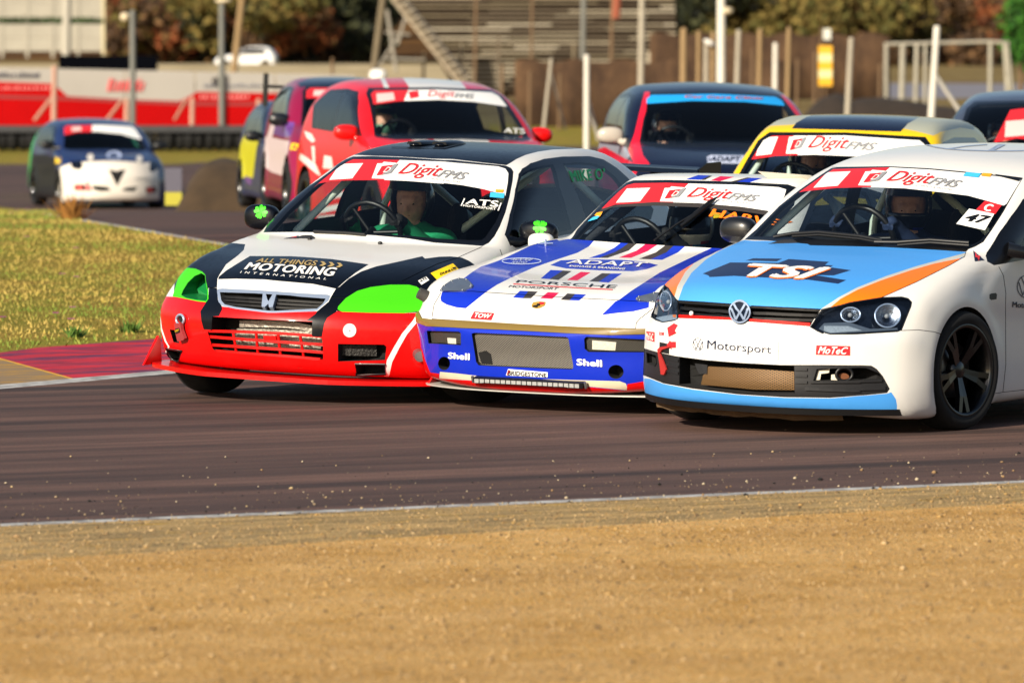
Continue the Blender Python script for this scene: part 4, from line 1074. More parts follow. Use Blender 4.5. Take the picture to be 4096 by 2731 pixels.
c.pocket('centre_intake', inc, DARK, .06); cor = zp('E',(150,812),(440,820),(456,836),(456,942),(165,926)); c.pocket('corner_intake', cor, DARK, .06)
cor2 = zp('E',(1560,885),(1580,866),(2100,890),(2150,895),(2150,1006),(1600,1003),(1565,975)); c.pocket('corner_intake', cor2, DARK, .06)
for p, rx, ry in (((305,1105), 24, 27), ((1845,1180), 31, 28)): c.pocket('cooling_hole', ellipse(zp('E', p)[0], rx, ry, 22), DARK, .08)
# bonnet
bl_ = zp('E',(195,706),(200,640),(215,580),(278,470),(480,345),(640,235),(830,170),(1070,55),(1313,-18))
L = [tuple(h[:2]) for h in c.hits(bl_)]; ft = [tuple(h[:2]) for h in c.hits(zp('E',(600,735),(1000,757)))]
half = L[::-1]+ft; poly = [(x, y) for x, y in half]+[(x, -y) for x, y in half[::-1]]+[(-.36, .5), (-.28, 0), (-.36, -.5)]
c.region('bonnet', WHITE, poly, 'top', body=True)
c.region('bonnet', WHITE, zp('F',(75,744),(330,762),(600,782),(900,799),(1180,814),(1480,831),(1800,852))+zp('E',(2700,140),(2500,300),(2000,200),(1400,100),(1150,40)), only=('body_shell','windscreen','windscreen_seal'))
B_ = 'bonnet'
c.region(None, BLUE, zp('E',(1313,-40),(1660,-10),(1648,8),(1600,60),(1500,115),(1300,180),(1100,250),(900,340),(780,400),(680,467),(590,540),(500,612),(420,605),(330,580),(280,550),(272,520),(285,470),(300,440),(480,345),(560,285),(640,235),(830,170),(1070,55)), only=B_)
c.region(None, BLUE, zp('E',(2800,20),(2715,65),(2500,165),(2240,290),(2100,380),(1990,450),(1870,537),(1840,550),(1780,610),(1715,672),(1850,655),(2000,640),(2120,612),(2200,580),(2300,520),(2500,400),(2800,250)), only=B_)
for po, m_ in ((zp('E',(1890,22),(1960,25),(1900,70),(1830,110),(1690,160),(1600,162),(1740,115),(1830,70)), VBLUE), (zp('E',(1960,25),(2035,30),(1960,95),(1770,160),(1690,160),(1830,110),(1900,70)), BROWN), (zp('E',(2110,36),(2215,44),(2130,100),(1980,160),(1870,158),(2030,95)), CRIM),
   (zp('F',(990,802),(1070,806),(1000,870),(850,935),(740,930),(900,870)), BROWN), (zp('F',(1070,806),(1178,812),(1110,870),(960,940),(850,935),(1000,870)), VBLUE),
   (zp('E',(1260,268),(1370,273),(1250,350),(1170,345)), VBLUE), (zp('E',(1370,273),(1450,278),(1330,358),(1250,350)), BROWN), (zp('E',(1530,285),(1620,290),(1500,362),(1405,358)), CRIM), (zp('E',(1720,297),(1800,300),(1690,375),(1605,370)), BROWN), (zp('E',(1800,300),(1900,300),(1780,382),(1690,375)), VBLUE),
   (zp('E',(985,455),(1060,458),(1010,522),(920,515)), VBLUE), (zp('E',(1060,458),(1145,462),(1085,522),(1010,522)), BROWN), (zp('E',(1235,467),(1335,472),(1275,528),(1165,522)), CRIM), (zp('E',(1410,478),(1480,483),(1430,540),(1348,535)), BROWN), (zp('E',(1480,483),(1580,488),(1515,543),(1430,540)), VBLUE),
   (zp('E',(1255,225),(1350,182),(1560,172),(1900,178),(2100,195),(2225,225),(2120,262),(2000,280),(1700,272),(1400,255)), BLUE)):
    c.region(None, m_, po, only=B_)
c.region('panel_gap', GAP, strip(zp('E',(290,466),(560,458),(680,468),(1100,495),(1500,520),(1870,538),(2180,557)), 2.4), only=B_)
c.region('panel_gap~2', GAP, strip(zp('E',(278,470),(215,580),(196,700)), 2.6)); c.region('panel_gap~3', GAP, strip(zp('E',(2180,612),(2065,700),(2028,740),(2022,795)), 3.2))
c.region('panel_gap~4', GAP, strip(zp('E',(195,706),(600,730),(1000,755),(1500,780),(2020,793)), 2.6))
arches(c)
art = Art(zp('F',(515,418),(1365,408),(2215,500)), zp('F',(665,222),(1495,228),(2330,300)))
banner(c, art, zp('F',(250,500),(360,470),(520,420),(900,395),(1300,405),(1700,440),(1980,482),(2400,560),(2500,200),(1000,60),(400,150)))
c.region('shade_band', BROWN, zp('F',(200,560),(360,500),(500,443),(900,430),(1300,445),(1700,482),(1900,512),(2400,600),(2400,540),(1980,470),(1300,380),(900,380),(360,450)), only='windscreen')
c.lining(TRIM, -3.5, -.4, skip=('windscreen','sun_strip','shade_band','side_window','rear_side_window','rear_window'))
ob = c.finish(names={'window_frame': 'side_window_frame'}, sub={'windscreen': 'windscreen_seal', 'sun_strip': 'windscreen_seal', 'shade_band': 'windscreen_seal', 'side_window': 'window_frame', 'rear_side_window': 'window_frame', 'panel_gap': 'bonnet'}, push={'panel_gap': .004, 'bumper_strip': -.006})
wsp = ob['windscreen_seal']; banner_text(c, art, wsp, 'GT SPORTS & SALOONS')
c.text('HARVEY', zp('F',(1398,537),(2150,640),(2190,585),(1445,465)), ORANGE, wsp, .03, 0, .004)
c.patch(zp('F',(325,527),(380,535),(405,492),(350,500)), STICKO, wsp, .004, 'sticker'); c.patch(zp('F',(262,585),(350,560),(395,515),(310,545)), STICKB, wsp, .004, 'sticker')
bo, fb_ = ob['bonnet'], ob['front_bumper']
c.text('ADAPT', zp('E',(1395,215),(2100,247),(2140,207),(1440,180)), VWHITE, bo, .01, 0, .003); c.text('SIGNAGE & BRANDING', zp('E',(1425,242),(1925,272),(1930,254),(1430,230)), VWHITE, bo, .01, .1, .003)
c.text('PORSCHE', zp('E',(945,384),(1835,438),(1862,408),(968,362)), VBLACK, bo, .0, 0, .003); c.patch(strip(zp('E',(925,396),(1370,424),(1815,448)), 3.2), VRED, bo, .003, 'underline')
c.text('MOTORSPORT', zp('E',(880,427),(1318,450),(1335,430),(895,408)), VBLACK, bo, .0, .1, .003)
c.patch(zp('E',(1105,560),(1160,553),(1217,557),(1212,588),(1170,610),(1130,617),(1095,605),(1090,588)), mat('crest_gold', 'b08c3c', .4, .3), bo, .003, 'crest'); c.patch(zp('E',(1108,590),(1150,583),(1145,607),(1100,603)), VBLACK, bo, .0045, 'crest'); c.patch(zp('E',(1165,560),(1208,562),(1200,580),(1155,582)), VRED, bo, .0045, 'crest'); c.patch(zp('E',(1140,575),(1172,573),(1165,592),(1138,594)), VBLACK, bo, .005, 'crest')
c.patch(zp('E',(577,642),(757,656),(727,721),(541,708)), VRED, bo, .003, 'sticker'); c.text('TOW', zp('E',(572,697),(712,707),(738,668),(590,655)), VWHITE, bo, .03, 0, .005)
for q in (zp('E',(345,1060),(540,1076),(540,1013),(345,1003)), zp('E',(1495,1120),(1725,1136),(1722,1072),(1495,1060))): c.text('Shell', q, VWHITE, fb_, .045, 0, .004)
c.patch(zp('E',(882,1154),(1237,1183),(1234,1229),(862,1211)), VWHITE, fb_, .003, 'sticker'); c.text('BRIDGESTONE', zp('E',(880,1207),(1226,1224),(1228,1190),(884,1166)), VBLACK, fb_, .02, 0, .005)
c.patch(zp('E',(872,1205),(882,1207),(905,1165),(886,1160)), VRED, fb_, .006, 'lettering')
PALE = mat('vinyl_pale', 'b9c6e6', .5)
ctr = zp('E',(1000,193))[0]
c.patch(strip(ellipse(ctr, 78, 12, 28)+ellipse(ctr, 78, 12, 28)[:1], 3), PALE, bo, .003, 'round_decal'); c.text('ROCKIE', zp('E',(900,187),(1080,192),(1120,172),(950,168)), PALE, bo, .02, 0, .003); c.text('RADIO', zp('E',(905,212),(1040,214),(1060,198),(930,196)), PALE, bo, .02, 0, .003)
ctr = zp('E',(2260,170))[0]
# meshes, light bar
c.patch(inc, MESHS, fb_, -.022, 'wire_mesh', 30); c.patch(cor, MESHD, fb_, -.02, 'wire_mesh', 30); c.patch(cor2, MESHD, fb_, -.02, 'wire_mesh', 30)
c.patch(zp('E',(590,1015),(660,1000),(705,1030),(720,1120),(620,1115)), DARK, fb_, -.020, 'torn_opening')
for po in (zp('E',(310,885),(390,890),(390,940),(315,935)), zp('E',(1620,905),(1840,925),(1830,1000),(1620,990))): c.patch(po, mat('lamp_pale', 'c9c6ba', .4, noise=.4, scale=90), fb_, -.0185, 'lamp')
c.solid(zp('E',(600,1213),(1085,1238),(1572,1263),(1568,1310),(1085,1284),(602,1258)), BLACK, -.01, .03, fb_, 'light_bar')
for k in range(20):
    t = k/20; t1 = (k+.82)/20; f = lambda t, v: (610+t*935, 1221+t*48+v)
    c.patch(zp('E', f(t, 3), f(t1, 3), f(t1, 33), f(t, 33)), mat('led_lens', 'd8dcdc', .15, .5, noise=.4, scale=120), fb_, .032, 'led')
for a in (((580,1208),(590,1258)), ((1580,1262),(1592,1312))): c.bar(zp('E', *a), .008, ALLOY, .02, fb_, 'bar_post')
# riveted cover plates, pins, mirror, wiper, roof flap
for po in (zp('E',(272,462),(300,420),(370,374),(440,352),(515,360),(566,415),(558,432),(480,466)), zp('E',(2022,537),(2040,517),(2190,480),(2300,480),(2320,560),(2180,560),(2050,549))):
    o = c.solid(po, mat('plate_alloy', '8f9aa8', .35, .8, noise=.15), -.004, .008, bo, 'cover_plate')
    cx_, cy_ = np.mean(po, axis=0)
    for p in po: h, n = c.hit(p[0]+(cx_-p[0])*.12, p[1]+(cy_-p[1])*.12); mb = MB(); mb.ball(h+n*.009, .005, 8, 5); c.add_mb('rivet', mb, ALLOY, o)
h, n = c.hit(*zp('E',(1216,52))[0]); mb = MB(); mb.tube([h, h+n*.035], .007, 8); mb.tube([h+n*.012+np.array([0, -.05, 0]), h+n*.016+np.array([0, .05, 0])], .003, 6); c.add_mb('bonnet_pin', mb, CHROME, bo)
h, n = c.hit(*zp('E',(130,505))[0]); mb = MB(); mb.tube([h-n*.01, h+n*.045], [.034, .030], 16); c.add_mb('side_lamp', mb, mat('grey_rubber', '3b3836', .6))
mirror(c, (-.60, -.862, .815), WHITE, (.05, .072, .05), (-.62, -.70, .79), 3.0); mirror(c, (-.60, .862, .815), WHITE, (.05, .072, .05), (-.62, .70, .79), 3.0)
mb = MB(); mb.tube(c.lay(zp('F',(1488,380),(1420,430),(1300,530),(1150,650)), .022), [.004, .014, .016, .010], 8); mb.tube(c.lay(zp('F',(1300,530),(1100,650),(900,795)), .028), .006, 6); c.add_mb('wiper', mb, BLACK)
a, na = c.hit(*zp('F',(1950,178))[0]); b_, nb = c.hit(*zp('F',(2420,215))[0]); up = np.array([.05, 0, .042])
o = c.add('roof_flap', [a+np.array([0, 0, .004]), b_+np.array([0, 0, .004]), b_+up+np.array([0, -.01, 0]), a+up+np.array([0, -.03, 0])]+[q+np.array([-.008, 0, 0]) for q in (a+np.array([0, 0, .004]), b_+np.array([0, 0, .004]), b_+up+np.array([0, -.01, 0]), a+up+np.array([0, -.03, 0]))], [(0,1,2,3),(7,6,5,4),(0,4,5,1),(1,5,6,2),(2,6,7,3),(3,7,4,0)], paint('flap_cream', 'cfcabb', .4, .3))
# splitter plate
V = []; F = []; zs = .124
for y in np.linspace(-.83, .83, 33):
    hh = c.bvh.ray_cast(Vector((2, y*.97, .22)), Vector((-1, 0, 0))); x = hh[0][0]-.045
    V += [(x, y, zs+.003), (x, y, zs-.003), (x-.3, y*.95, zs-.003), (x-.3, y*.95, zs+.003)]
for i in range(32):
    for k in range(4): F.append((i*4+k, i*4+(k+1) % 4, i*4+4+(k+1) % 4, i*4+4+k))
c.add('splitter', V, F+[(3, 2, 1, 0), tuple(len(V)-4+i for i in (0, 1, 2, 3))], mat('splitter_alloy', 'c9c8c2', .4, .4))
four_wheels(c, .755, .745, -10, r=.305, w=.24, rr=.21)
dash(c, -.50, -.86, .62, .735); steering(c, (-.84, -.36, .79), .17, 22); seat(c, -1.30, -.36, .12, .78)
CAGEW = mat('cage_white', 'd8dad6', .5); CAGEK = mat('cage_padding', '23272d', .9, noise=.3, scale=60, bump=.4)
tubes(c, 'roll_cage', [[(-.66, .62, .4), (-.66, .60, .83), (-1.02, .47, 1.06), (-1.4, .44, 1.09)], [(-1.5, .58, .3), (-1.5, .55, .85), (-1.5, .42, 1.09), (-1.5, -.42, 1.09), (-1.5, -.55, .85), (-1.5, -.58, .3)], [(-1.5, .42, 1.05), (-2.3, .45, .7)], [(-1.5, -.42, 1.05), (-2.3, -.45, .7)]], .022, CAGEW)
tubes(c, 'roll_cage', [[(-.66, -.62, .4), (-.66, -.60, .83), (-1.02, -.47, 1.06), (-1.4, -.44, 1.09)]], .028, CAGEK)
SUITB = mat('suit_black', '10131a', .8, noise=.25, scale=25); HW = paint('helmet_white', 'd9d8c8', .3, .6); HC = paint('helmet_cyan', '1b86b4', .3, .6); HR = paint('helmet_crimson', 'b3122c', .3, .6); HD = paint('helmet_dark', '0a1420', .3, .6)
person(c, (-1.22, -.36, .21), 'driver in white and blue full face helmet inside the blue striped coupe', SUITB, GLOVE, [HW, HC, HR, HD], ((-.84, -.20, .86), (-.84, -.52, .86)), 28, open_face=False, bands=((-.30, -.05, 1), (-.05, -.036, 2), (.085, .4, 3)), visor=HD, closed=HD)
# ============================================================ car 3: white hatchback, light blue bonnet
POLO = dict(wb=2.47, axz=.305, arch=.345, arch_cut=.33, bulge=.018, fx=-.075,
 low=[(0.694,0.128),(0.799,0.151),(0.839,0.237),(0.840,0.357),(0.835,0.467),(0.826,0.532),(0.789,0.576),(0.756,0.607),(0.734,0.656),(0.673,0.711),(0.498,0.773),(0.200,0.832),(-0.099,0.878),(-0.399,0.919),(-0.799,0.917),(-1.499,0.914),(-2.200,0.932),(-2.800,0.951),(-3.050,0.930),(-3.130,0.800),(-3.150,0.500),(-3.100,0.300),(-3.000,0.200),(-1.500,0.170),(0.200,0.150)],
 green=[(-0.054,0.697),(-0.218,0.865),(-0.441,1.015),(-0.706,1.161),(-0.968,1.272),(-1.194,1.328),(-1.498,1.361),(-1.901,1.379),(-2.302,1.367),(-2.602,1.319),(-2.851,1.183),(-3.021,0.958),(-3.000,0.753),(-2.000,0.600),(-1.000,0.597)],
 width=[(0.900,0.781),(0.600,0.812),(0.300,0.825),(0.000,0.831),(-0.600,0.826),(-1.400,0.831),(-2.200,0.839),(-2.700,0.830),(-3.200,0.791),(-3.500,0.751)],
 section=[(0.000,-0.037),(0.150,-0.032),(0.300,-0.027),(0.500,-0.036),(0.650,-0.042),(0.800,-0.054),(0.900,-0.079),(1.000,-0.149)],
 gwidth=[(0.500,0.809),(0.880,0.775),(1.000,0.754),(1.150,0.713),(1.300,0.638),(1.450,0.551)],
 fbow=(0.446,2.396), crown=0.038, gbow=(0.070,0.031), gbowr=.10, kl=.08, kg=.10, ku=.02, bounds=((-3.25,-.92,.08),(.95,.92,1.45)))
SKYB = paint('sky_blue', '4696e2', .4, .35); ORP = paint('orange', 'ff7410', .4, .4); CORAL = ORP; GREYS = paint('silver_grey', 'b9bbb4', .4, .3)
c = V1 = Car('race_hatchback', POLO, (1.536, 30.285, 0, -123.27, .5, -1.48), [WHITE])
tag(c.root, 'white race hatchback with light blue bonnet and orange stripes, nearest to the camera', 'race car', 'race cars on the track')
wo_ = zp('Q',(590,562),(650,510),(760,398),(860,318),(960,248),(1015,212),(1060,206),(1300,203),(1500,213),(1700,232),(1900,254),(1958,262))+zp('H',(1800,330),(1740,430),(1640,610),(1540,765),(1470,865),(1400,905),(1345,925),(1322,948),(1000,928),(600,907),(0,893))+zp('Q',(900,583),(700,566))
wi_ = zp('Q',(632,548),(665,512),(765,405),(865,325),(965,255),(1025,217),(1300,208),(1500,219),(1700,238),(1900,260),(1945,267))+zp('H',(1785,345),(1725,440),(1622,615),(1520,770),(1440,855),(1380,885),(1000,872),(600,858),(0,842))+zp('Q',(900,556),(750,545))
WSL = lambda C: (C[:, 0] > -1.45) & (C[:, 2] > .75)
bon = zp('H',(1322,950),(1310,988),(1180,1062),(900,1203),(600,1337),(170,1417),(90,1432))+zp('G',(1620,515),(1010,487))
L = [tuple(h[:2]) for h in c.hits(bon)]; L = [p for p in L if p[1] > 0]; poly = [(-.26, 0), (-.30, .4)]+L; poly = poly+[(x, -y) for x, y in poly[::-1]]
c.region('bonnet', SKYB, poly, 'top', body=True)
c.region('bonnet', SKYB, zp('Q',(500,580),(590,564))+zp('H',(0,895),(600,908),(1000,930),(1322,950),(1310,988),(1180,1062),(900,1203),(600,1337),(170,1417),(90,1432))+zp('G',(1620,515),(1010,487),(840,472),(370,440),(345,415),(250,296),(200,330),(300,150),(700,-20)), lim=lambda C: C[:, 0] > -.5)
c.region('windscreen_seal', SEAL, wo_, lim=WSL); c.region('windscreen', GLASS, wi_, lim=WSL)
top = [tuple(h[[0, 2]]) for h in c.hits(zp('H',(1805,500),(1700,650),(1600,790),(1522,920),(1488,985),(1500,1030),(1560,1062)))]
c.region('window_frame', SEAL, top[::-1]+[(-1.20, 1.225), (-1.5, 1.275), (-1.9, 1.285), (-2.35, 1.26), (-2.6, 1.12), (-2.45, 1.0), (-1.2, .905)][::1], 'side', True, body=True) if False else None
c.region('window_frame', SEAL, top+[(-.75, .845), (-1.5, .885), (-2.45, .96), (-2.62, 1.10), (-2.35, 1.245), (-1.9, 1.28), (-1.5, 1.275), (-1.22, 1.235), (-1.0, 1.15)], 'side', True, body=True)
c.region('side_window', TINT, [(-.68, .90), (-.86, 1.04), (-1.05, 1.16), (-1.25, 1.22), (-1.52, 1.25), (-1.55, .91)], 'side', True, body=True)
c.region('rear_side_window', TINT, [(-1.63, .92), (-1.62, 1.25), (-1.9, 1.25), (-2.3, 1.22), (-2.5, 1.08), (-2.38, .98)], 'side', True, body=True)
FR = lambda C: C[:, 0] > .22
# bumper
c.region('front_bumper', WHITE, zp('G',(-200,600),(145,575),(180,607),(240,630),(370,602),(375,595),(840,612),(1200,642),(1525,668),(1590,706),(1640,730))+zp('I',(0,550),(60,562),(300,560),(720,530),(900,522),(1050,540),(1145,570),(1000,800),(870,1250),(850,1300),(840,1500))+zp('G',(-200,1500)), lim=FR)
lipm = BLACK
trim = zp('G',(60,850),(200,890),(350,922),(600,955),(900,980),(1270,1000),(1620,1000),(1960,1004))+zp('I',(250,853),(450,860),(500,890),(560,960),(625,1080),(600,1120),(400,1140),(0,1165))+zp('G',(1960,1266),(1700,1286),(1300,1281),(900,1256),(500,1206),(250,1161),(130,1112),(60,1085))
TRIMP = mat('bumper_plastic', '17171a', .55, noise=.25, scale=18)
c.region('intake_trim', TRIMP, trim, lim=FR)
c.region(None, SKYB, zp('G',(20,1110),(130,1120),(250,1165),(500,1213),(900,1260),(1300,1286),(1700,1291),(1960,1270))+zp('I',(0,1168),(400,1143),(600,1125),(640,1112),(685,1180),(695,1240),(692,1300),(400,1330),(0,1330))+zp('G',(1960,1500),(0,1400)), only='front_bumper')
cen = zp('G',(385,932),(600,962),(1000,992),(1385,1008),(1388,1245),(1000,1243),(560,1200),(385,1168)); c.pocket('lower_intake', cen, DARK, .10)
fog = zp('G',(1582,1036),(1960,1024))+zp('I',(400,882),(520,930),(560,985),(300,998),(0,1003))+zp('G',(1552,1137)); c.pocket('fog_recess', fog, DARK, .07)
fogl = zp('G',(98,892),(178,918),(186,985),(170,1015),(104,982)); c.pocket('fog_recess', fogl, DARK, .05)
grl = zp('G',(370,442),(600,455),(840,472),(1010,487),(1620,517),(1560,602),(1525,665),(1200,640),(1000,625),(840,610),(375,593)); c.pocket('grille_back', grl, DARK, .05)
hr = zp('G',(1525,668),(1570,600),(1630,518),(1800,480))+zp('I',(250,262),(550,215),(740,210),(800,225),(832,258),(826,295),(735,522),(700,535),(300,560),(60,562),(0,545))+zp('G',(1640,728),(1590,705))
hl = zp('G',(140,580),(148,500),(190,390),(250,298),(290,332),(345,415),(366,442),(370,600),(340,612),(240,628),(180,607))
LHOUS = mat('lamp_housing', '0a101a', .25, .2, coat=.5); LENS = glass('lamp_lens', (.85, .9, .95), 1.)
c.pocket('headlight_housing', hr, LHOUS, .05, dirx=(-.8, -.35, 0)); c.pocket('headlight_housing', hl, LHOUS, .05, dirx=(-.8, .35, 0))
# bonnet stripes
or_ = zp('H',(1260,1005),(1050,1048),(850,1105),(600,1190),(400,1270),(260,1345),(172,1416),(330,1387),(600,1340),(900,1205),(1180,1064),(1300,1000)); c.region(None, ORP, or_, only='bonnet')
gr_ = zp('H',(1335,952),(1100,1015),(900,1070),(640,1155),(400,1250),(240,1335),(90,1434),(172,1418),(260,1345),(400,1270),(600,1190),(850,1105),(1050,1048),(1260,1005),(1330,978)); c.region(None, GREYS, gr_, only='bonnet')
c.region(None, CORAL, zp('Q',(150,780),(195,790),(245,850),(262,790),(300,720),(360,660),(455,610),(560,566),(420,590),(300,670),(200,740)), only=('bonnet', 'body_shell'), lim=lambda C: C[:, 0] > -.3)
c.region(None, GREYS, zp('Q',(245,848),(264,862),(290,790),(330,725),(400,660),(470,615),(580,566),(560,566),(455,610),(360,660),(300,720),(262,790)), only='bonnet')
c.region(None, mat('vinyl_deep_navy', '17284c', .45), zp('G',(590,205),(830,108),(1250,112),(1340,78),(1690,103),(1655,130),(1728,134),(1700,150),(1882,176),(1730,222),(1570,218),(1842,262),(1770,294),(1500,258),(1100,238),(860,225),(650,236),(640,222)), only='bonnet')
c.region(None, mat('vinyl_deep_navy', '17284c', .45), zp('G',(962,92),(1030,72),(1284,75),(1235,99)), only='bonnet')
arches(c)
c.region('panel_gap', GAP, strip(zp('H',(1322,950),(1310,988),(1180,1062),(900,1203),(600,1337)), 3.)); c.region('panel_gap~2', GAP, strip(zp('I',(730,527),(900,521),(1050,540),(1145,572)), 2.6)); c.region('panel_gap~3', GAP, strip(zp('H',(1600,1072),(1640,1150),(1660,1300),(1655,1568))[:3]+zp('I',(1725,300),(1728,850),(1700,1112)), 2.4))
c.region('panel_gap~4', GAP, strip(zp('I',(1620,1125),(1700,1112),(1901,1090),(2100,1070)), 2.4)); c.region('panel_gap~5', GAP, strip(zp('H',(185,232),(690,228),(1200,262),(1800,322)), 1.8))
c.region('side_repeater', BLACK, zp('I',(1572,185),(1590,175),(1635,170),(1645,185),(1640,230),(1590,238),(1572,225)))
for i_, po_ in enumerate((hr, hl)): c.region('headlight_rim~%d' % i_, BLACK, strip(po_+po_[:2], 5))
c.region('panel_gap~6', GAP, strip(zp('G',(345,418),(372,440),(600,453),(840,470)), 3.4)); c.region('panel_gap~7', GAP, strip(zp('G',(1010,486),(1300,500),(1625,516)), 3.4))
art = Art(zp('H',(15,420),(797,406),(1580,538)), zp('H',(185,228),(950,236),(1740,322)))
banner(c, art, zp('H',(-300,500),(-60,437),(220,407),(500,400),(800,410),(1100,442),(1340,472),(1480,510),(1640,556),(1900,400),(1850,150),(0,100),(-300,300)))
c.lining(TRIM, -3.5, -.12, skip=('windscreen','sun_strip','side_window','rear_side_window','rear_window'))
ob = c.finish(names={'window_frame': 'side_window_frame'}, sub={'windscreen': 'windscreen_seal', 'sun_strip': 'windscreen_seal', 'side_window': 'window_frame', 'rear_side_window': 'window_frame', 'intake_trim': 'front_bumper'}, push={'panel_gap': .004, 'intake_trim': .003})
wsp = ob['windscreen_seal']; banner_text(c, art, wsp)
c.patch(zp('H',(1350,588),(1562,632),(1482,770),(1240,716)), VWHITE, wsp, .004, 'number_panel'); c.text('47', zp('H',(1285,688),(1465,722),(1545,655),(1362,628)), VBLACK, wsp, .05, 0, .006)
c.patch(zp('H',(1482,522),(1627,556),(1570,633),(1408,595)), VRED, wsp, .004, 'class_panel'); c.text('C', zp('H',(1462,606),(1525,620),(1565,560),(1495,545)), VWHITE, wsp, .06, 0, .006)
c.patch(zp('H',(1325,280),(1450,290),(1425,325),(1295,310)), STICKB, wsp, .005, 'sticker'); c.patch(zp('H',(1465,287),(1545,292),(1525,318),(1450,310)), STICKO, wsp, .005, 'sticker'); c.patch(zp('H',(1560,296),(1790,326),(1770,356),(1600,312)), VBLACK, wsp, .005, 'sticker')
bo, fb_ = ob['bonnet'], ob['front_bumper']
tq = zp('G',(862,232),(1450,258),(1728,158),(1005,122)); c.text('TSI', [(x-2, y+4) for x, y in tq], ORANGE, bo, .05, 0, .003); c.text('TSI', tq, VWHITE, bo, .05, 0, .0045)
# grille slats, red strip, emblem
gp = fb_
for a in (zp('G',(375,500),(840,530),(1600,565)), zp('G',(375,540),(840,572),(1570,600))): c.flatbar(a, .014, .04, SLAT, -.012, gp, 'slat')
c.flatbar(zp('G',(372,452),(840,482),(1618,526)), .010, .03, SLAT, -.004, gp, 'slat')
c.flatbar(zp('G',(378,574),(840,600),(1524,646)), .014, .02, mat('red_strip', 'e01008', .4), -.002, gp, 'red_strip')
h, n = c.hit(*zp('G',(495,557))[0]); mb = MB(); mb.ball(h+n*.004, .012, 10, 8); c.add_mb('bumper_pin', mb, VWHITE, gp)
ec = zp('G',(920,548))[0]
em = c.solid(ellipse(ec, 43, 47, 28), mat('emblem_dark', '101a2c', .3, .3), -.01, .010, gp, 'emblem'); 
c.patch(strip(ellipse(ec, 40.5, 44.5, 30)+ellipse(ec, 40.5, 44.5, 30)[:1], 6), CHROME, em, .013, 'emblem_ring', 20)
for pts in (((-22, -32), (-1, 6)), ((22, -32), (1, 6)), ((-34, -16), (-16, 34)), ((34, -16), (16, 34)), ((-16, 34), (0, 4)), ((16, 34), (0, 4))):
    c.patch(strip([(ec[0]+p[0], ec[1]+p[1]) for p in pts], 8), CHROME, em, .0135, 'emblem_stroke', 20)
# plate and stickers
pl_ = c.solid(zp('G',(478,722),(1252,775),(1246,957),(455,890)), mat('plate_white', 'f0efec', .4), 0, .006, fb_, 'number_plate')
c.text('Motorsport', zp('G',(635,886),(1188,922),(1192,832),(640,782)), VNAVY, pl_, .005, 0, .009)
def roundel(ctr, rx, ry, m_, par, off, w):
    c.patch(strip(ellipse(ctr, rx, ry, 26)+ellipse(ctr, rx, ry, 26)[:1], w), m_, par, off, 'roundel', 20)
    for pts in (((-.5, -.8), (0, .12)), ((.5, -.8), (0, .12)), ((-.82, -.4), (-.38, .82)), ((.82, -.4), (.38, .82)), ((-.38, .82), (0, .1)), ((.38, .82), (0, .1))):
        c.patch(strip([(ctr[0]+p[0]*rx, ctr[1]+p[1]*ry) for p in pts], w), m_, par, off, 'roundel', 20)
roundel(zp('G',(557,821))[0], 20, 25, VNAVY, pl_, .009, 2.2)
c.patch(zp('G',(1580,828),(1872,836),(1872,917),(1574,911)), VRED, fb_, .003, 'sticker'); c.text('MoTeC', zp('G',(1592,902),(1838,908),(1858,846),(1610,838)), VWHITE, fb_, .03, .1, .005)
c.patch(zp('G',(104,705),(173,714),(172,800),(104,778)), VRED, fb_, .003, 'sticker'); c.text('MoTeC', zp('G',(108,775),(168,788),(168,728),(108,722)), VWHITE, fb_, .03, .1, .005)
c.patch(zp('G',(212,680),(270,690),(270,782),(206,776)), VWHITE, fb_, .003, 'sticker'); c.text('TOW', zp('G',(214,744),(262,748),(263,714),(217,712)), VRED, fb_, .03, 0, .005)
for po in (zp('G',(345,640),(378,655),(350,700),(366,722),(300,754),(288,678),(316,690)), zp('G',(360,797),(360,850),(320,850),(326,868),(284,826),(312,785),(316,800))): c.patch(po, VRED, fb_, .005, 'arrow')
c.patch(zp('G',(218,800),(300,818),(300,905),(216,890)), DARK, fb_, .003, 'tow_eye_hole')
c.solid(zp('G',(212,868),(232,846),(316,832),(322,846),(252,868),(232,900),(258,960),(288,1040),(268,1086),(242,1082),(232,1000)), mat('strap_red_bright', 'a01c18', .8), .004, .012, fb_, 'tow_strap')
# intake core, slats and fog parts
COREB = mesh_mat('bronze_mesh', '7a5c38', '20170e', 30, .5, .30)
c.patch(zp('G',(585,1012),(1000,1035),(1384,1062),(1380,1246),(1000,1243),(515,1197),(530,1100)), COREB, fb_, -.05, 'radiator', 30)
c.patch(zp('G',(460,985),(580,1000),(575,1080),(500,1080)), TRIMP, fb_, -.045, 'bracket')
for yy in (1030, 1085, 1140): c.flatbar(zp('G',(1390,yy+10),(1500,yy+12)), .012, .02, TRIMP, .004, fb_, 'slat'); c.flatbar(zp('G',(275,yy-90),(380,yy-66)), .012, .02, TRIMP, .004, fb_, 'slat')
c.flatbar(zp('G',(1520,1150),(1960,1146))+zp('I',(300,1010),(545,1003)), .010, .03, TRIMP, .008, fb_, 'blade'); c.flatbar(zp('G',(1480,1205),(1960,1222))+zp('I',(300,1085),(580,1075)), .016, .03, TRIMP, .006, fb_, 'blade')
for yy in (0,): pass
c.patch(zp('G',(1565,1135),(1575,1050),(1700,1035),(1690,1070),(1620,1080),(1612,1130)), mat('lamp_mount', 'd9d2c0', .5), fb_, -.02, 'fog_mount'); c.patch(zp('G',(1710,1132),(1712,1088),(1760,1080),(1775,1135)), mat('lamp_mount', 'd9d2c0', .5), fb_, -.02, 'fog_mount')
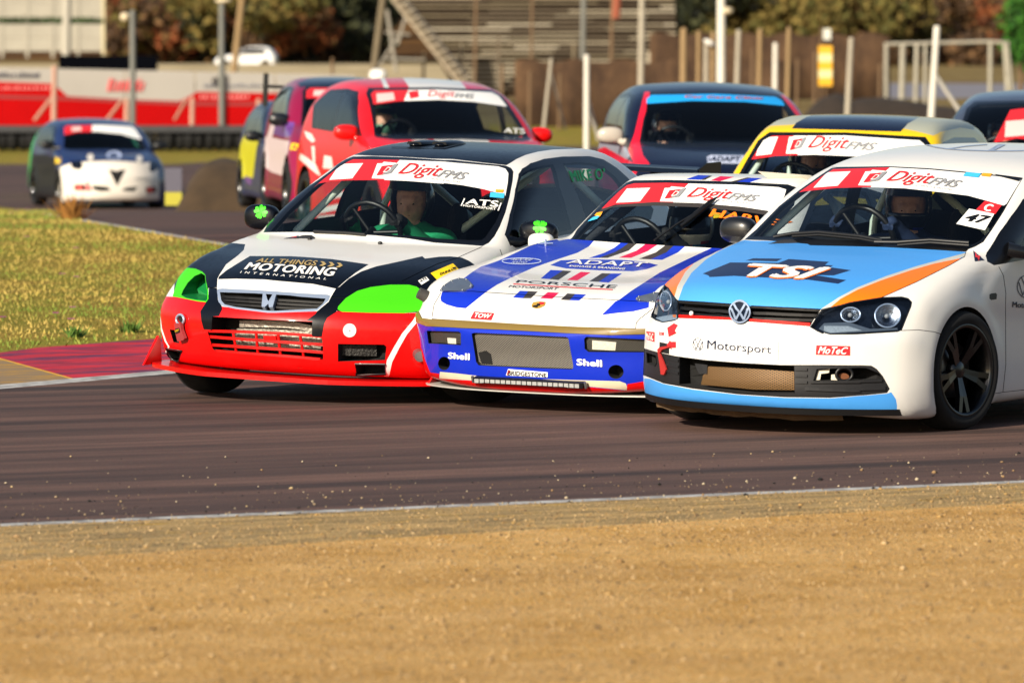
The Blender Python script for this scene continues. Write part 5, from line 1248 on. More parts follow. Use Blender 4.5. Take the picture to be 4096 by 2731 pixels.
fc = zp('G',(1826,1083))[0]; L = c.lay(ellipse(fc, 33, 26, 20), -.012); mb = MB(); mb.tube(L, .008, 8, closed=True); c.add_mb('duct_ring', mb, BLACK, fb_); c.patch(ellipse((fc[0]-2, fc[1]+10), 24, 14, 18), mat('duct_rust', '6b3d1e', .8), fb_, -.03, 'duct')
# headlights: reflectors under a clear lens
REFL = mat('reflector', 'a4acb8', .18, 1., noise=.5, scale=70, bump=.4); GREYL = mat('lamp_inner_grey', '5d6773', .35, .4)
for ctr, rx, ry, nm in ((zp('I',(607,382))[0], 50, 46, 0), (zp('I',(254,373))[0], 38, 28, 0), (zp('G',(262,440))[0], 22, 38, 1)):
    n_ = 6; V = []; F = []
    for i in range(n_+1):
        t = i/n_
        L = c.lay(ellipse(ctr, rx*(1-.93*t), ry*(1-.93*t), 24), -.006-.035*math.sin(t*math.pi/2)); V += list(L)
    for i in range(n_):
        for k in range(24): F.append((i*24+k, i*24+(k+1) % 24, (i+1)*24+(k+1) % 24, (i+1)*24+k))
    o = c.add('reflector', V, F, REFL, smooth=True); mb = MB(); h, n = c.hit(*ctr); mb.ball(h-n*.02, .012, 10, 8); c.add_mb('bulb', mb, LENS if False else VGREY, o)
    L = c.lay(ellipse(ctr, rx*1.02, ry*1.02, 24), -.004); mb = MB(); mb.tube(L, .004, 6, closed=True); c.add_mb('reflector_ring', mb, CHROME, o)
c.patch(zp('I',(0,450),(230,440),(330,470),(440,505),(700,495),(705,515),(300,540),(60,550),(0,535))+zp('G',(1640,700),(1600,680)), GREYL, None, -.006, 'lamp_blade', 30); c.patch(zp('I',(0,478),(230,480),(370,525),(60,545),(0,525)), mat('indicator_clear', 'aab4bc', .2, .4, noise=.4, scale=120), None, -.004, 'indicator', 30)
c.patch(zp('G',(170,585),(300,560),(365,560),(362,600),(240,622)), mat('indicator_clear', 'aab4bc', .2, .4, noise=.4, scale=120), None, -.004, 'indicator', 30)
c.patch(zp('G',(325,560),(352,558),(352,585),(325,580)), mat('indicator_amber', 'd07018', .3), None, -.003, 'indicator', 30)
for po in (hr, hl): c.patch(po, LENS, None, .0005, 'headlight_lens', 40)
# roof emblem, door lettering, pennant
RG = mat('roof_grey', '93a0b8', .4)
c.patch(strip(zp('H',(985,45),(1050,62),(1150,78),(1300,90),(1500,96),(1700,97),(1900,92)), 3.4), RG, ob['body_shell'], .003, 'roof_roundel'); c.patch(zp('H',(1505,94),(1560,93),(1660,44),(1600,40)), RG, ob['body_shell'], .003, 'roof_roundel')
c.patch(strip(zp('H',(1180,78),(1330,55),(1500,42)), 3), RG, ob['body_shell'], .003, 'roof_roundel')
roundel(zp('I',(1915,110))[0], 34, 44, VNAVY, ob['body_shell'], .003, 3.4); c.text('Motorsport', zp('I',(1785,322),(2090,340),(2095,270),(1788,252)), VNAVY, ob['body_shell'], .01, 0, .003)
c.patch(zp('H',(1382,940),(1475,1020),(1395,1032)), VNAVY, ob['body_shell'], .003, 'pennant'); c.patch(zp('H',(1398,950),(1415,985),(1440,985),(1428,1030),(1415,1000),(1400,1000)), VRED, ob['body_shell'], .0045, 'pennant')
MIRB = mat('mirror_black', '101216', .35, coat=.4)
mirror(c, (-.70, -.90, .925), MIRB, (.06, .105, .07), (-.60, -.74, .90), 2.5); mirror(c, (-.70, .92, .94), MIRB, (.06, .11, .075), (-.58, .76, .90), 2.5)
# wipers
for pts in (zp('Q',(740,565),(830,548),(960,540),(1160,560),(1270,582)), zp('Q',(1230,590),(1340,592),(1500,578),(1690,592))): mb = MB(); mb.tube(c.lay(pts, .020), .010, 6); mb.tube(c.lay([(u, v+6) for u, v in pts[1:]], .012), .008, 6); c.add_mb('wiper', mb, BLACK)
# under tray
mb = MB(); V = []; F = []
for i, y in enumerate(np.linspace(-.62, .50, 25)):
    x = .70-.22*(abs(y)/.7)**2; dz = .003*math.sin(y*17)+.003*math.sin(y*41)
    V += [(x+.02, y, .135), (x, y, .084+dz), (x-.3, y, .09+dz), (x-.3, y, .14)]
for i in range(24):
    for k in range(4): F.append((i*4+k, i*4+(k+1) % 4, i*4+4+(k+1) % 4, i*4+4+k))
c.add('under_tray', V, F, mat('tray_brown', '5a4630', .9, noise=.5, scale=14, bump=.5))
V = []; F = []
for i, y in enumerate(np.linspace(-.74, .74, 33)):
    hh = c.bvh.ray_cast(Vector((2, y, .17)), Vector((-1, 0, 0))); x = hh[0][0]
    V += [(x-.002, y, .150), (x-.012, y, .118), (x-.2, y, .118), (x-.2, y, .150)]
for i in range(32):
    for k in range(4): F.append((i*4+k, i*4+(k+1) % 4, i*4+4+(k+1) % 4, i*4+4+k))
c.add('front_lip', V, F+[(3, 2, 1, 0), tuple(len(V)-4+i for i in (0, 1, 2, 3))], BLACK)
four_wheels(c, .735, .735, -6, r=.298, w=.205, rr=.228, spokes=5, double=True)
dash(c, -.26, -.86, .70, .86, (-.36, .05)); steering(c, (-1.08, -.36, .90), .175, 24); seat(c, -1.52, -.36, .22, .80)
tubes(c, 'roll_cage', [[(-.60, -.68, .45), (-.60, -.67, .90), (-1.05, -.56, 1.19), (-1.5, -.52, 1.28)], [(-.60, .68, .45), (-.60, .67, .90), (-1.05, .56, 1.19), (-1.5, .52, 1.28)], [(-1.7, .70, .3), (-1.7, .66, .95), (-1.7, .50, 1.29), (-1.7, -.50, 1.29), (-1.7, -.66, .95), (-1.7, -.70, .3)], [(-1.7, .50, 1.26), (-2.5, .55, .8)], [(-1.7, -.50, 1.26), (-2.5, -.55, .8)], [(-1.72, -.48, 1.27), (-1.74, .6, .5)]], .022, CAGE)
SUITN = mat('suit_navy', '14284a', .8, noise=.25, scale=25); HK = paint('helmet_dark2', '0b0d14', .3, .6); HBL = paint('helmet_blue', '1a1f8c', .3, .6); HSI = paint('helmet_silver', 'b9bcb8', .35, .5)
person(c, (-1.42, -.36, .38), 'driver in navy overalls and dark blue and silver helmet in the white hatchback', SUITN, SUITN, [HK, HBL, HSI], ((-1.08, -.20, .97), (-1.08, -.52, .97)), 30, open_face=False, bands=((-.32, -.13, 1), (-.13, -.10, 2), (-.10, -.07, 1)), visor=HK)
# ============================================================ ground
zcurve = Curve1([(-20,0),(0,0),(20,0),(30,0),(36,.005),(41,.06),(47,.10),(53,.165),(60,.15),(70,-.02),(85,-.46),(97,-.72),(110,-.70),(145,-.62),(165,-.40),(200,-.25),(260,-.1),(387,.38),(450,.8),(520,3.),(640,14.),(900,30.),(1500,40.)])
def zg(Y): return float(zcurve(Y))
def gpt(u, v):
    """ground point seen at a photo pixel"""
    d = ray(u, v); last = None
    for Y in np.concatenate([np.arange(8, 70, .25), np.arange(70, 600, 1.)]):
        p = CAM+d*(Y/d[1])
        if p[2] <= zg(Y): return np.array([p[0], Y, zg(Y)])
    return np.array([p[0], Y, zg(Y)])
Ys = np.concatenate([np.arange(2, 24, 1.5), np.arange(24, 60, 1.), np.arange(60, 170, 2.5), np.arange(170, 420, 12), np.arange(420, 700, 20), np.array([760, 900, 1100, 1500])])
NT = 45; ts = np.linspace(-1, 1, NT); gV = []; gN = []
for Y in Ys:
    hw = 16+.42*Y
    for t in ts: gV.append((t*hw, Y, zg(Y)))
gV = np.array(gV); gF = np.array([(i*NT+k, i*NT+k+1, (i+1)*NT+k+1, (i+1)*NT+k) for i in range(len(Ys)-1) for k in range(NT-1)])
gN = np.tile([0., 0, 1], (len(gV), 1)); ground = Skin(gV, gN, gF, 'ground', 0); GM = []
def gcut(part, m, poly, only=None):
    if m not in GM: GM.append(m)
    ground.cut(poly, project, lambda C, N: C[:, 1] > 6, part, GM.index(m), None if only is None else {only}, FPX/14.)
def nmix(nt, vec, scale, detail, c0, c1, p0=.4, p1=.6, rough=.6):
    nz = nt.nodes.new('ShaderNodeTexNoise'); nz.inputs['Scale'].default_value = scale; nz.inputs['Detail'].default_value = detail; nz.inputs['Roughness'].default_value = rough
    nt.links.new(vec, nz.inputs['Vector']); rp = nt.nodes.new('ShaderNodeValToRGB'); e = rp.color_ramp.elements
    e[0].position, e[1].position = p0, p1; e[0].color = (lin(c0) if isinstance(c0, str) else c0)+(1,); e[1].color = (lin(c1) if isinstance(c1, str) else c1)+(1,)
    nt.links.new(nz.outputs['Fac'], rp.inputs[0]); return rp.outputs[0], nz.outputs['Fac']
def mixc(nt, a, b, fac, mode='MIX'):
    mx = nt.nodes.new('ShaderNodeMix'); mx.data_type = 'RGBA'; mx.blend_type = mode
    if isinstance(fac, float): mx.inputs[0].default_value = fac
    else: nt.links.new(fac, mx.inputs[0])
    nt.links.new(a, mx.inputs[6]); nt.links.new(b, mx.inputs[7]); return mx.outputs[2]
def tex_mat(name, fn, rough=.9, bump=.0, dist=.01, spec=.3):
    m, nt, b = principled(name); tc = nt.nodes.new('ShaderNodeTexCoord'); col, hgt = fn(nt, tc.outputs['Object'])
    nt.links.new(col, b.inputs['Base Color']); b.inputs['Roughness'].default_value = rough; b.inputs['Specular IOR Level'].default_value = spec
    if bump:
        bp = nt.nodes.new('ShaderNodeBump'); bp.inputs['Strength'].default_value = bump; bp.inputs['Distance'].default_value = dist
        nt.links.new(hgt, bp.inputs['Height']); nt.links.new(bp.outputs[0], b.inputs['Normal'])
    return m
def stretch(nt, vec, ang, sx, sy):
    a = nt.nodes.new('ShaderNodeMapping'); a.vector_type = 'POINT'; a.inputs['Rotation'].default_value = (0, 0, ang); nt.links.new(vec, a.inputs[0])
    b = nt.nodes.new('ShaderNodeMapping'); b.inputs['Scale'].default_value = (sx, sy, 1); nt.links.new(a.outputs[0], b.inputs[0]); return b.outputs[0]
def f_asphalt(nt, v):
    st = stretch(nt, v, -R(27), .10, 2.2); c1, _ = nmix(nt, st, 1.1, 6, '382a27', '6e5349', .36, .64)
    st2 = stretch(nt, v, -R(27), .05, 7.); c2, _ = nmix(nt, st2, 1.0, 4, (.62, .61, .62), (1., 1., 1.), .34, .62); c = mixc(nt, c1, c2, .6, 'MULTIPLY')
    c4, _ = nmix(nt, stretch(nt, v, -R(31), .25, 1.6), 3.2, 7, (.72, .70, .70), (1.12, 1.1, 1.08), .36, .62, .75); c = mixc(nt, c, c4, .9, 'MULTIPLY')
    c3, h = nmix(nt, v, 110, 4, (.50, .48, .47), (1.45, 1.42, 1.38), .35, .66); return mixc(nt, c, c3, .85, 'MULTIPLY'), h
ASPH = tex_mat('asphalt', f_asphalt, .82, .5, .006, .35)
def f_gravel(nt, v):
    c1, _ = nmix(nt, v, 2.1, 8, 'dcac60', 'f6cd8e', .35, .65, .75); st = stretch(nt, v, -R(20), .6, 1.4); c2, _ = nmix(nt, st, .9, 3, (.86, .82, .76), (1.06, 1.05, 1.02), .40, .6); c = mixc(nt, c1, c2, .9, 'MULTIPLY')
    c3, h = nmix(nt, v, 38, 7, (.48, .42, .36), (1.24, 1.22, 1.18), .34, .62, .75); return mixc(nt, c, c3, .85, 'MULTIPLY'), h
GRAV = tex_mat('gravel', f_gravel, .95, 1., .03, .1)
def f_verge(nt, v):
    st = stretch(nt, v, -R(29), .35, 2.); c1, _ = nmix(nt, st, 5, 6, '93805e', 'c4a674', .4, .6); c2, _ = nmix(nt, st, 9, 5, (0, 0, 0), (1, 1, 1), .60, .68); yel = nt.nodes.new('ShaderNodeRGB'); yel.outputs[0].default_value = lin('b8922a')+(1,)
    c = mixc(nt, c1, yel.outputs[0], c2); c3, h = nmix(nt, v, 60, 4, (.5, .47, .42), (1.25, 1.22, 1.15), .35, .65); return mixc(nt, c, c3, .8, 'MULTIPLY'), h
VERGE = tex_mat('worn_verge', f_verge, .95, .8, .02, .1)
def f_grass(nt, v):
    c1, _ = nmix(nt, v, 1.3, 6, '9c8444', '88843a', .38, .60); c2, h = nmix(nt, v, 30, 5, (.5, .5, .4), (1.3, 1.25, 1.1), .35, .65); return mixc(nt, c1, c2, .8, 'MULTIPLY'), h
GRASS = tex_mat('dry_turf', f_grass, 1., .8, .04, .05)
def f_earth(nt, v):
    c1, _ = nmix(nt, v, .12, 6, '6b5637', '8b7a52', .38, .60); c2, h = nmix(nt, v, 3, 5, (.6, .58, .5), (1.2, 1.2, 1.1), .35, .65); return mixc(nt, c1, c2, .8, 'MULTIPLY'), h
EARTH = tex_mat('dry_earth', f_earth, 1., .5, .05, .05); GM.append(EARTH)
def f_kerb(nt, v):
    st = stretch(nt, v, -R(29), .6, 2.2); c1, _ = nmix(nt, st, 1.8, 7, '5a2a4c', 'c41e30', .40, .54, .7); c2, _ = nmix(nt, st, 4, 6, (.45, .42, .5), (1.1, 1.05, 1.05), .36, .56); return mixc(nt, c1, c2, .8, 'MULTIPLY'), _
KERB = tex_mat('kerb_paint', f_kerb, .7, .15, .01, .3)
def f_line(nt, v):
    c1, h = nmix(nt, v, 9, 6, '8c8a88', 'c0beba', .42, .58); return c1, h
LINE = tex_mat('line_paint', f_line, .7, .1, .005, .3)
def f_kerby(nt, v):
    c1, h = nmix(nt, stretch(nt, v, -R(29), .6, 2.), 5, 6, '8a7458', 'b88a2a', .5, .64); return c1, h
KERBY = tex_mat('kerb_yellow_worn', f_kerby, .85, .3, .01, .2)
HILL = tex_mat('hillside_soil', lambda nt, v: nmix(nt, v, .08, 6, '4a3420', '6f4f2c', .4, .6), 1., .3, .2, .05)
ln = lambda u: 2098-.04224*u
gcut('track', ASPH, [(-3000, ln(-3000)), (0, 2098), (4096, 1925), (8000, ln(8000)), (8000, 560), (2450, 585), (2000, 585), (1500, 600), (960, 640), (700, 655), (-3000, 655)])
gcut('gravel_trap', GRAV, [(-3000, ln(-3000)), (8000, ln(8000)), (9000, 5000), (-6000, 5000)])
gcut('verge', VERGE, [(-3000, ln(-3000)), (8000, ln(8000)), (8000, ln(8000)+80), (4096, 2010), (2000, 2125), (900, 2190), (0, 2245), (-3000, ln(-3000)+160)])
gcut('white_line', LINE, [(-3000, ln(-3000)-5), (8000, ln(8000)-4), (8000, ln(8000)+4), (-3000, ln(-3000)+6)])
gcut('infield', GRASS, [(-3000, 1760), (-1000, 1632), (0, 1552), (694, 1491), (1000, 1440), (1150, 1330), (1150, 1150), (1000, 1010), (908, 980), (600, 926), (330, 881), (102, 843), (0, 829), (-1500, 700), (-3000, 690)])
gcut('kerb', KERB, [(0, 1433), (-900, 1250), (-900, 1480), (0, 1410), (153, 1390), (653, 1352), (900, 1335), (1100, 1360), (1000, 1430), (694, 1480), (296, 1515)])
gcut('kerb_end', KERBY, [(0, 1433), (296, 1515), (0, 1541), (-1000, 1620), (-1000, 1480)]); gcut('yellow_line', mat('line_yellow', 'd8a018', .7, noise=.3, scale=9), strip([(-200, 1378), (0, 1434), (296, 1516)], 5))
gcut('white_line~b', LINE, [(-3000, 1760), (-1000, 1632), (0, 1555), (694, 1493), (1000, 1442), (990, 1428), (694, 1478), (0, 1538), (-1000, 1612), (-3000, 1735)])
gcut('white_line~c', LINE, strip([(1000, 1008), (908, 979), (600, 925), (330, 880), (102, 842)], 7))
gcut('grass_strip', GRASS, [(-3000, 590), (1100, 590), (960, 640), (700, 657), (-3000, 657)])
gcut('grass_strip~b', GRASS, [(1950, 500), (2500, 500), (2460, 585), (2000, 585)])
gcut('service_road', mat('far_tarmac', '77737a', .9, noise=.1, scale=.5), [(3000, 330), (5000, 340), (5000, 398), (3000, 392)])
gcut('hillside', HILL, [(-9000, -2500), (13000, -2500), (13000, 245), (-9000, 245)])
gnames = {'track': 'asphalt_track', 'verge': 'track_verge', 'infield': 'infield_grass'}; gobj = {}
grp = {}
for f, p, m in ground.faces(): grp.setdefault(p, []).append((f, m))
for p, fs in grp.items():
    used = {}; V = []; F = []; MI = []
    for f, m in fs:
        g = []
        for i in f:
            if i not in used: used[i] = len(V); V.append(ground.V[i])
            g.append(used[i])
        F.append(g); MI.append(m)
    ms = sorted(set(MI)); o = mesh_obj(gnames.get(p.split('~')[0], p.split('~')[0]), V, F, [GM[i] for i in ms], None, [ms.index(i) for i in MI]); o['kind'] = 'structure'; gobj[p] = o
# ------------------------------------------------------------ loose stones (too many to count)
rng = np.random.default_rng(7)
def scatter(name, pts, sizes, mats_, seed=1, flat=.6):
    """one mesh of small irregular octahedra"""
    rg = np.random.default_rng(seed); n = len(pts)
    base = np.array([(1, 0, 0), (0, 1, 0), (-1, 0, 0), (0, -1, 0), (0, 0, 1), (0, 0, -1)], float); fc = np.array([(0, 1, 4), (1, 2, 4), (2, 3, 4), (3, 0, 4), (1, 0, 5), (2, 1, 5), (3, 2, 5), (0, 3, 5)])
    a = rg.uniform(0, 6.28, n); ca, sa = np.cos(a), np.sin(a)
    B = base[None]*(1+rg.uniform(-.3, .3, (n, 6, 1)))*sizes[:, None, None]*np.array([1, .8, flat])
    X = B[..., 0]*ca[:, None]-B[..., 1]*sa[:, None]; Y = B[..., 0]*sa[:, None]+B[..., 1]*ca[:, None]
    V = np.stack([X, Y, B[..., 2]], -1)+pts[:, None]; F = fc[None]+6*np.arange(n)[:, None, None]
    me = bpy.data.meshes.new(name); me.vertices.add(n*6); me.vertices.foreach_set('co', V.reshape(-1)); me.loops.add(n*24); me.polygons.add(n*8)
    me.loops.foreach_set('vertex_index', F.reshape(-1).astype(np.int32)); me.polygons.foreach_set('loop_start', np.arange(0, n*24, 3, dtype=np.int32)); 
    for m in mats_: me.materials.append(m)
    me.polygons.foreach_set('material_index', np.repeat(rg.integers(0, len(mats_), n), 8).astype(np.int32)); me.update()
    o = new_obj(name, me); o['kind'] = 'stuff'; return o
ST = [mat('stone_'+c_, c_, .95, noise=.15, scale=40) for c_ in ('ac8e5e', 'a0804e', 'b69a70', '8a6c42', 'a48450', '967a54', '5e4a34', 'b0946a')]
edge = lambda X: 25.22+.5547*X                      # the near edge of the track on the ground
n = 110000; Yv = 17.0+9.5*rng.random(n); Xv = (rng.random(n)*2-1)*(Yv*.0853*1.25+.5); dd = edge(Xv)-Yv; ok = (dd > .15) & (rng.random(n) < np.clip(.12+dd*.35, 0, .8)); Xv, Yv = Xv[ok], Yv[ok]
sz = np.clip(rng.lognormal(math.log(.0040), .42, len(Xv)), .002, .022)
scatter('gravel_stone', np.stack([Xv, Yv, sz*.2], 1), sz, ST, 2, .5)
n = 1900; Xv = (rng.random(n)-.5)*9; dd = rng.exponential(.9, n); Yv = edge(Xv)+dd-.35; sz = np.clip(rng.lognormal(math.log(.0036), .5, n), .002, .016)
scatter('loose_grit', np.stack([Xv, Yv, sz*.3], 1), sz, [mat('stone_'+c_, c_, .95, noise=.15, scale=40) for c_ in ('a8926c', '988468', 'b4a488', '8a6e4c', '1c1a19', '161413')], 3)
# ------------------------------------------------------------ grass blades on the infield
def blades(name, poly_px, n, h, mats_, seed):
    rg = np.random.default_rng(seed); P = np.array([gpt(u, v)[:2] for u, v in poly_px]); lo, hi = P.min(0), P.max(0); pts = lo+(hi-lo)*rg.random((n, 2)); pts = pts[in_poly([tuple(p) for p in P], pts[:, 0], pts[:, 1])]
    cl = np.sin(pts[:, 0]*2.1+1.3*np.sin(pts[:, 1]*1.7))+np.sin(pts[:, 1]*1.3+pts[:, 0]); n = len(pts); Z = zcurve(pts[:, 1])
    a = rg.uniform(0, 6.28, n); hh = h*rg.uniform(.4, 1.3, n); w = rg.uniform(.004, .009, n); le = rg.uniform(.0, .9, n)
    A = np.stack([pts[:, 0]-w*np.cos(a), pts[:, 1]-w*np.sin(a), Z], 1); B = np.stack([pts[:, 0]+w*np.cos(a), pts[:, 1]+w*np.sin(a), Z], 1); b2 = rg.uniform(0, 6.28, n); C = np.stack([pts[:, 0]+hh*le*np.cos(b2), pts[:, 1]+hh*le*np.sin(b2), Z+hh], 1)
    V = np.stack([A, B, C], 1).reshape(-1, 3); me = bpy.data.meshes.new(name); me.vertices.add(3*n); me.vertices.foreach_set('co', V.reshape(-1)); me.loops.add(3*n); me.polygons.add(n)
    me.loops.foreach_set('vertex_index', np.arange(3*n, dtype=np.int32)); me.polygons.foreach_set('loop_start', np.arange(0, 3*n, 3, dtype=np.int32))
    for m in mats_: me.materials.append(m)
    mi = np.clip(((cl+2)/4*len(mats_)+rg.normal(0, .8, n)).astype(int), 0, len(mats_)-1); me.polygons.foreach_set('material_index', mi.astype(np.int32)); me.update(); me.validate(); o = new_obj(name, me); o['kind'] = 'stuff'; return o
GR = [mat('blade_'+c_, c_, .9) for c_ in ('b09850', 'a49044', '948840', '808634', '687c2a')]
blades('short_grass', [(-300, 1440), (0, 1412), (650, 1354), (1050, 1340), (1100, 1150), (908, 985), (600, 930), (330, 886), (60, 845), (-300, 810)], 110000, .028, GR, 5)
fl = mat('petal_purple', 'c23fb0', .7)
flow = None
for k, (u, v) in enumerate(zp('S', (570,962),(555,1052),(20,1042),(600,712),(485,690),(595,487),(208,400),(85,200),(130,182),(215,172),(438,1010))):
    p = gpt(u, v); mb = MB()
    for q in range(5):
        a = q*1.2566; mb.add([(0, 0, .03), (.018*math.cos(a-.5), .018*math.sin(a-.5), .036), (.030*math.cos(a), .030*math.sin(a), .030), (.018*math.cos(a+.5), .018*math.sin(a+.5), .036)], [(0, 1, 2, 3)])
    o = empty('wild_flower', tuple(p)); f = mb.build('petals', fl, o); s_ = MB(); s_.tube([(0, 0, 0), (.003, 0, .03)], .003, 5); s_.build('stem', GR[4], o)
    tag(o, 'tiny purple flower in the infield turf', 'flower', 'purple flowers in the turf')
def tuft(name, px_, n, h, r, m, label):
    p = gpt(*px_); V = []; F = []; rg = np.random.default_rng(int(px_[0])); o = empty(name, tuple(p))
    for k in range(n):
        a = rg.uniform(0, 6.28); q = np.array([math.cos(a), math.sin(a), 0])*r*rg.uniform(0, .6); t = q*1.6+np.array([rg.normal(0, r*.3), rg.normal(0, r*.3), h*rg.uniform(.4, 1.1)]); s_ = np.array([-math.sin(a), math.cos(a), 0])*.012; i = len(V)
        V += [q-s_, q+s_, t]; F.append((i, i+1, i+2))
    mesh_obj('leaves', V, F, m, o); tag(o, label, 'plant'); return o
tuft('dry_tuft', zp('S', (560,232))[0], 160, .26, .24, mat('blade_rust', '9c6a2c', .9), 'dry brown tuft of grass beside the far white line')
tuft('weed', zp('S', (590,1168))[0], 60, .08, .10, mat('blade_weed', '4c6b22', .9), 'low green weed left of the other weed by the kerb'); tuft('weed', zp('S', (1015,1120))[0], 60, .09, .10, mat('blade_weed', '4c6b22', .9), 'low green weed nearer the saloon in the turf by the kerb')
# ============================================================ background
def span(u0, u1, v0, v1, Y):
    a = at_depth(u0, v0, Y); b = at_depth(u1, v1, Y); return a[0], b[0], b[2], a[2]     # x0, x1, zlow, zhigh
# tyre wall
TY = mat('old_tyre', '0b0b0c', .9, noise=.4, scale=12); BELT = mat('belt_grey', '3a3a3c', .9, noise=.3, scale=5)
Yt = 144.; x0, x1, zb, zt = span(-260, 1330, 503, 602, Yt); tw = tag(empty('tyre_wall', ((x0+x1)/2, Yt, zb)), 'long black tyre wall below the red and white hoarding', 'tyre wall')
mb = MB(); mb.lathe([(.15, -.10), (.27, -.11), (.30, -.08), (.30, .08), (.27, .11), (.15, .10)], 18, Matrix.Rotation(math.pi/2, 4, 'Y'), closed=True)
t0 = None; k = 0; x = x0
while x < x1:
    for lev in (0,):
        if t0 is None: t0 = mb.build('tyre', TY, tw); o = t0
        else: o = t0.copy(); COL.objects.link(o); o.parent = tw
        o.location = (x-(x0+x1)/2, (k % 2)*.06, .30); o.rotation_euler = (0, 0, .12*math.sin(k*2.3))
    x += .235; k += 1
mb = MB(); mb.box((x0-(x0+x1)/2, -.40, .44), (x1-(x0+x1)/2, -.33, .60)); mb.build('belt', BELT, tw)
# hoarding
Yh = 152.; HW_ = mat('hoarding_white', '9a958e', .8, noise=.14, scale=.7, spec=.1); HRD = mat('hoarding_red', '9c0608', .8, noise=.2, scale=.8, spec=.05)
x0, x1, zb, zt = span(-300, 1420, 285, 520, Yh); hd_ = tag(empty('hoarding', ((x0+x1)/2, Yh, zb)), 'long white and red advertising hoarding behind the tyre wall', 'hoarding')
def wall_poly(name, pts, Y, d, m, parent):
    P = [at_depth(u, v, Y) for u, v in pts]; l = Vector(parent.location) if parent else Vector((0, 0, 0)); n = len(P)
    V = [(p[0]-l.x, -d, p[2]-l.z) for p in P]+[(p[0]-l.x, 0, p[2]-l.z) for p in P]
    return mesh_obj(name, V, [tuple(range(n)), tuple(range(2*n-1, n-1, -1))]+[(i, n+i, n+(i+1) % n, (i+1) % n) for i in range(n)], m, parent)
tp = lambda u: 270+.022*u
for a, b in ((-300, 210), (210, 500), (500, 780), (780, 1100), (1100, 1420)): wall_poly('hoarding_panel', [(a+2, tp(a)), (b-2, tp(b)), (b-2, 520), (a+2, 520)], Yh, .03, HW_, hd_)
wall_poly('red_field', [(-300, 322), (0, 328), (210, 335), (240, 358), (270, 385), (500, 398), (720, 405), (760, 385), (790, 368), (1040, 372), (1420, 380), (1420, 522), (-300, 522)], Yh, .05, HRD, hd_)
MAR = mat('hoarding_maroon', '7d1212', .6)
wall_poly('rail_band', [(-300, 372), (270, 388), (720, 408), (1420, 412), (1420, 428), (720, 422), (270, 402), (-300, 388)], Yh, .06, MAR, hd_)
def scribble(pts_u, v, h, sl, m, seed):
    rg = random.Random(seed); u = pts_u[0]
    while u < pts_u[1]:
        w = rg.uniform(6, 14); hh = h*rg.uniform(.6, 1.); wall_poly('lettering', [(u, v+h/2), (u+w*.7, v+h/2), (u+w*.7+sl, v+h/2-hh), (u+sl, v+h/2-hh)], Yh, .07, m, hd_); u += w+rg.uniform(3, 7)
scribble((-20, 150), 300, 22, 2, mat('lettering_grey', '4a4a55', .7), 1); scribble((428, 572), 340, 52, 12, mat('lettering_faded_red', 'd05050', .7), 2); scribble((815, 1040), 342, 16, 2, mat('lettering_pale_grey', '7c7c84', .7), 3)
scribble((0, 195), 352, 12, 1, mat('lettering_pink', 'd98a88', .7), 4); scribble((800, 1000), 388, 14, 1, mat('lettering_pink', 'd98a88', .7), 5)
# posts: u_top, v_top, u_base, v_base, width px, depth, colour, name, label
POSTC = mat('post_concrete', 'a39a88', .9, noise=.2, scale=3); POSTW = mat('post_white', 'd2ccbe', .8, noise=.15, scale=3); POSTB = mat('post_brown', '8f7652', .9, noise=.2, scale=3); POSTG = mat('post_grey', '6c6c66', .8, noise=.15, scale=2); POSTD = mat('post_dim', '6b543c', .9, noise=.2, scale=3)
def post(name, ut, vt, ub, vb, w, Y, m, label, cat='post', brace=None, cap_=True):
    a = at_depth(ub, vb, Y); b = at_depth(ut, vt, Y); r = w*Y/FPX/2; a[2] = min(a[2], zg(Y)+.02) if a[2] < zg(Y)+.35 else a[2]; g_ = np.array([a[0], a[1], min(a[2], zg(Y))]); o = empty(name, tuple(g_)); mb = MB()
    a = a-g_; b = b-g_; a[2] = 0; mb.tube([tuple(a), tuple((a*.5+b*.5)), tuple(b)], [r, r*.96, r*.9], 10); mb.build('shaft', m, o)
    if cap_: mb = MB(); mb.ball(tuple(b), (r*.95, r*.95, r*.6), 10, 6); mb.build('post_cap', m, o)
    if brace:
        p = at_depth(brace[0], brace[1], Y)-g_; q = at_depth(brace[2], brace[3], Y+.6)-g_; q[2] = max(q[2], zg(Y+.6)-g_[2]); mb = MB(); mb.tube([tuple(p), tuple(q)], r*.6, 8); mb.build('brace', m, o)
    tag(o, label, cat, 'posts in the background'); return o
post('fence_post', 2347,226, 2346,590, 24, 118, POSTW, 'white fence post with a pointed shadow right of the red hatchback mirror', brace=(2350,400,2395,560))
post('leaning_post', 2205,238, 2157,525, 15, 128, POSTC, 'thin leaning grey post between the red and navy hatchbacks', brace=(2205,300,2262,520))
post('fence_post', 2568,60, 2560,330, 26, 150, POSTC, 'pale post rising behind the roof of the navy hatchback, left end', 'post')
for i, (ut, vt, ub, vb, w, m, lab) in enumerate(((2735,120,2732,330,30,POSTB,'stout brown fence post, leftmost above the navy roof'), (2795,128,2790,325,18,POSTB,'thin brown fence post second from left above the navy roof'), (2825,175,2823,325,20,POSTC,'pale post with a tilted white lamp above the navy roof'), (2852,132,2848,330,20,POSTB,'brown fence post just right of the tilted lamp'),
   (2955,126,2940,330,22,POSTC,'grey brown fence post fifth from left above the navy roof'), (3041,122,3030,330,22,POSTB,'brown fence post sixth from left above the navy roof'), (3102,178,3098,340,22,POSTW,'short pale fence post above the right end of the navy roof'), (3156,114,3145,380,20,POSTB,'tall brown fence post right of the navy hatchback roof'),
   (3405,158,3382,465,24,POSTC,'pale fence post between the striped marker and the goal frame'))):
    post('fence_post', ut, vt, ub, vb, w, 150 if i < 8 else 138, m, lab)
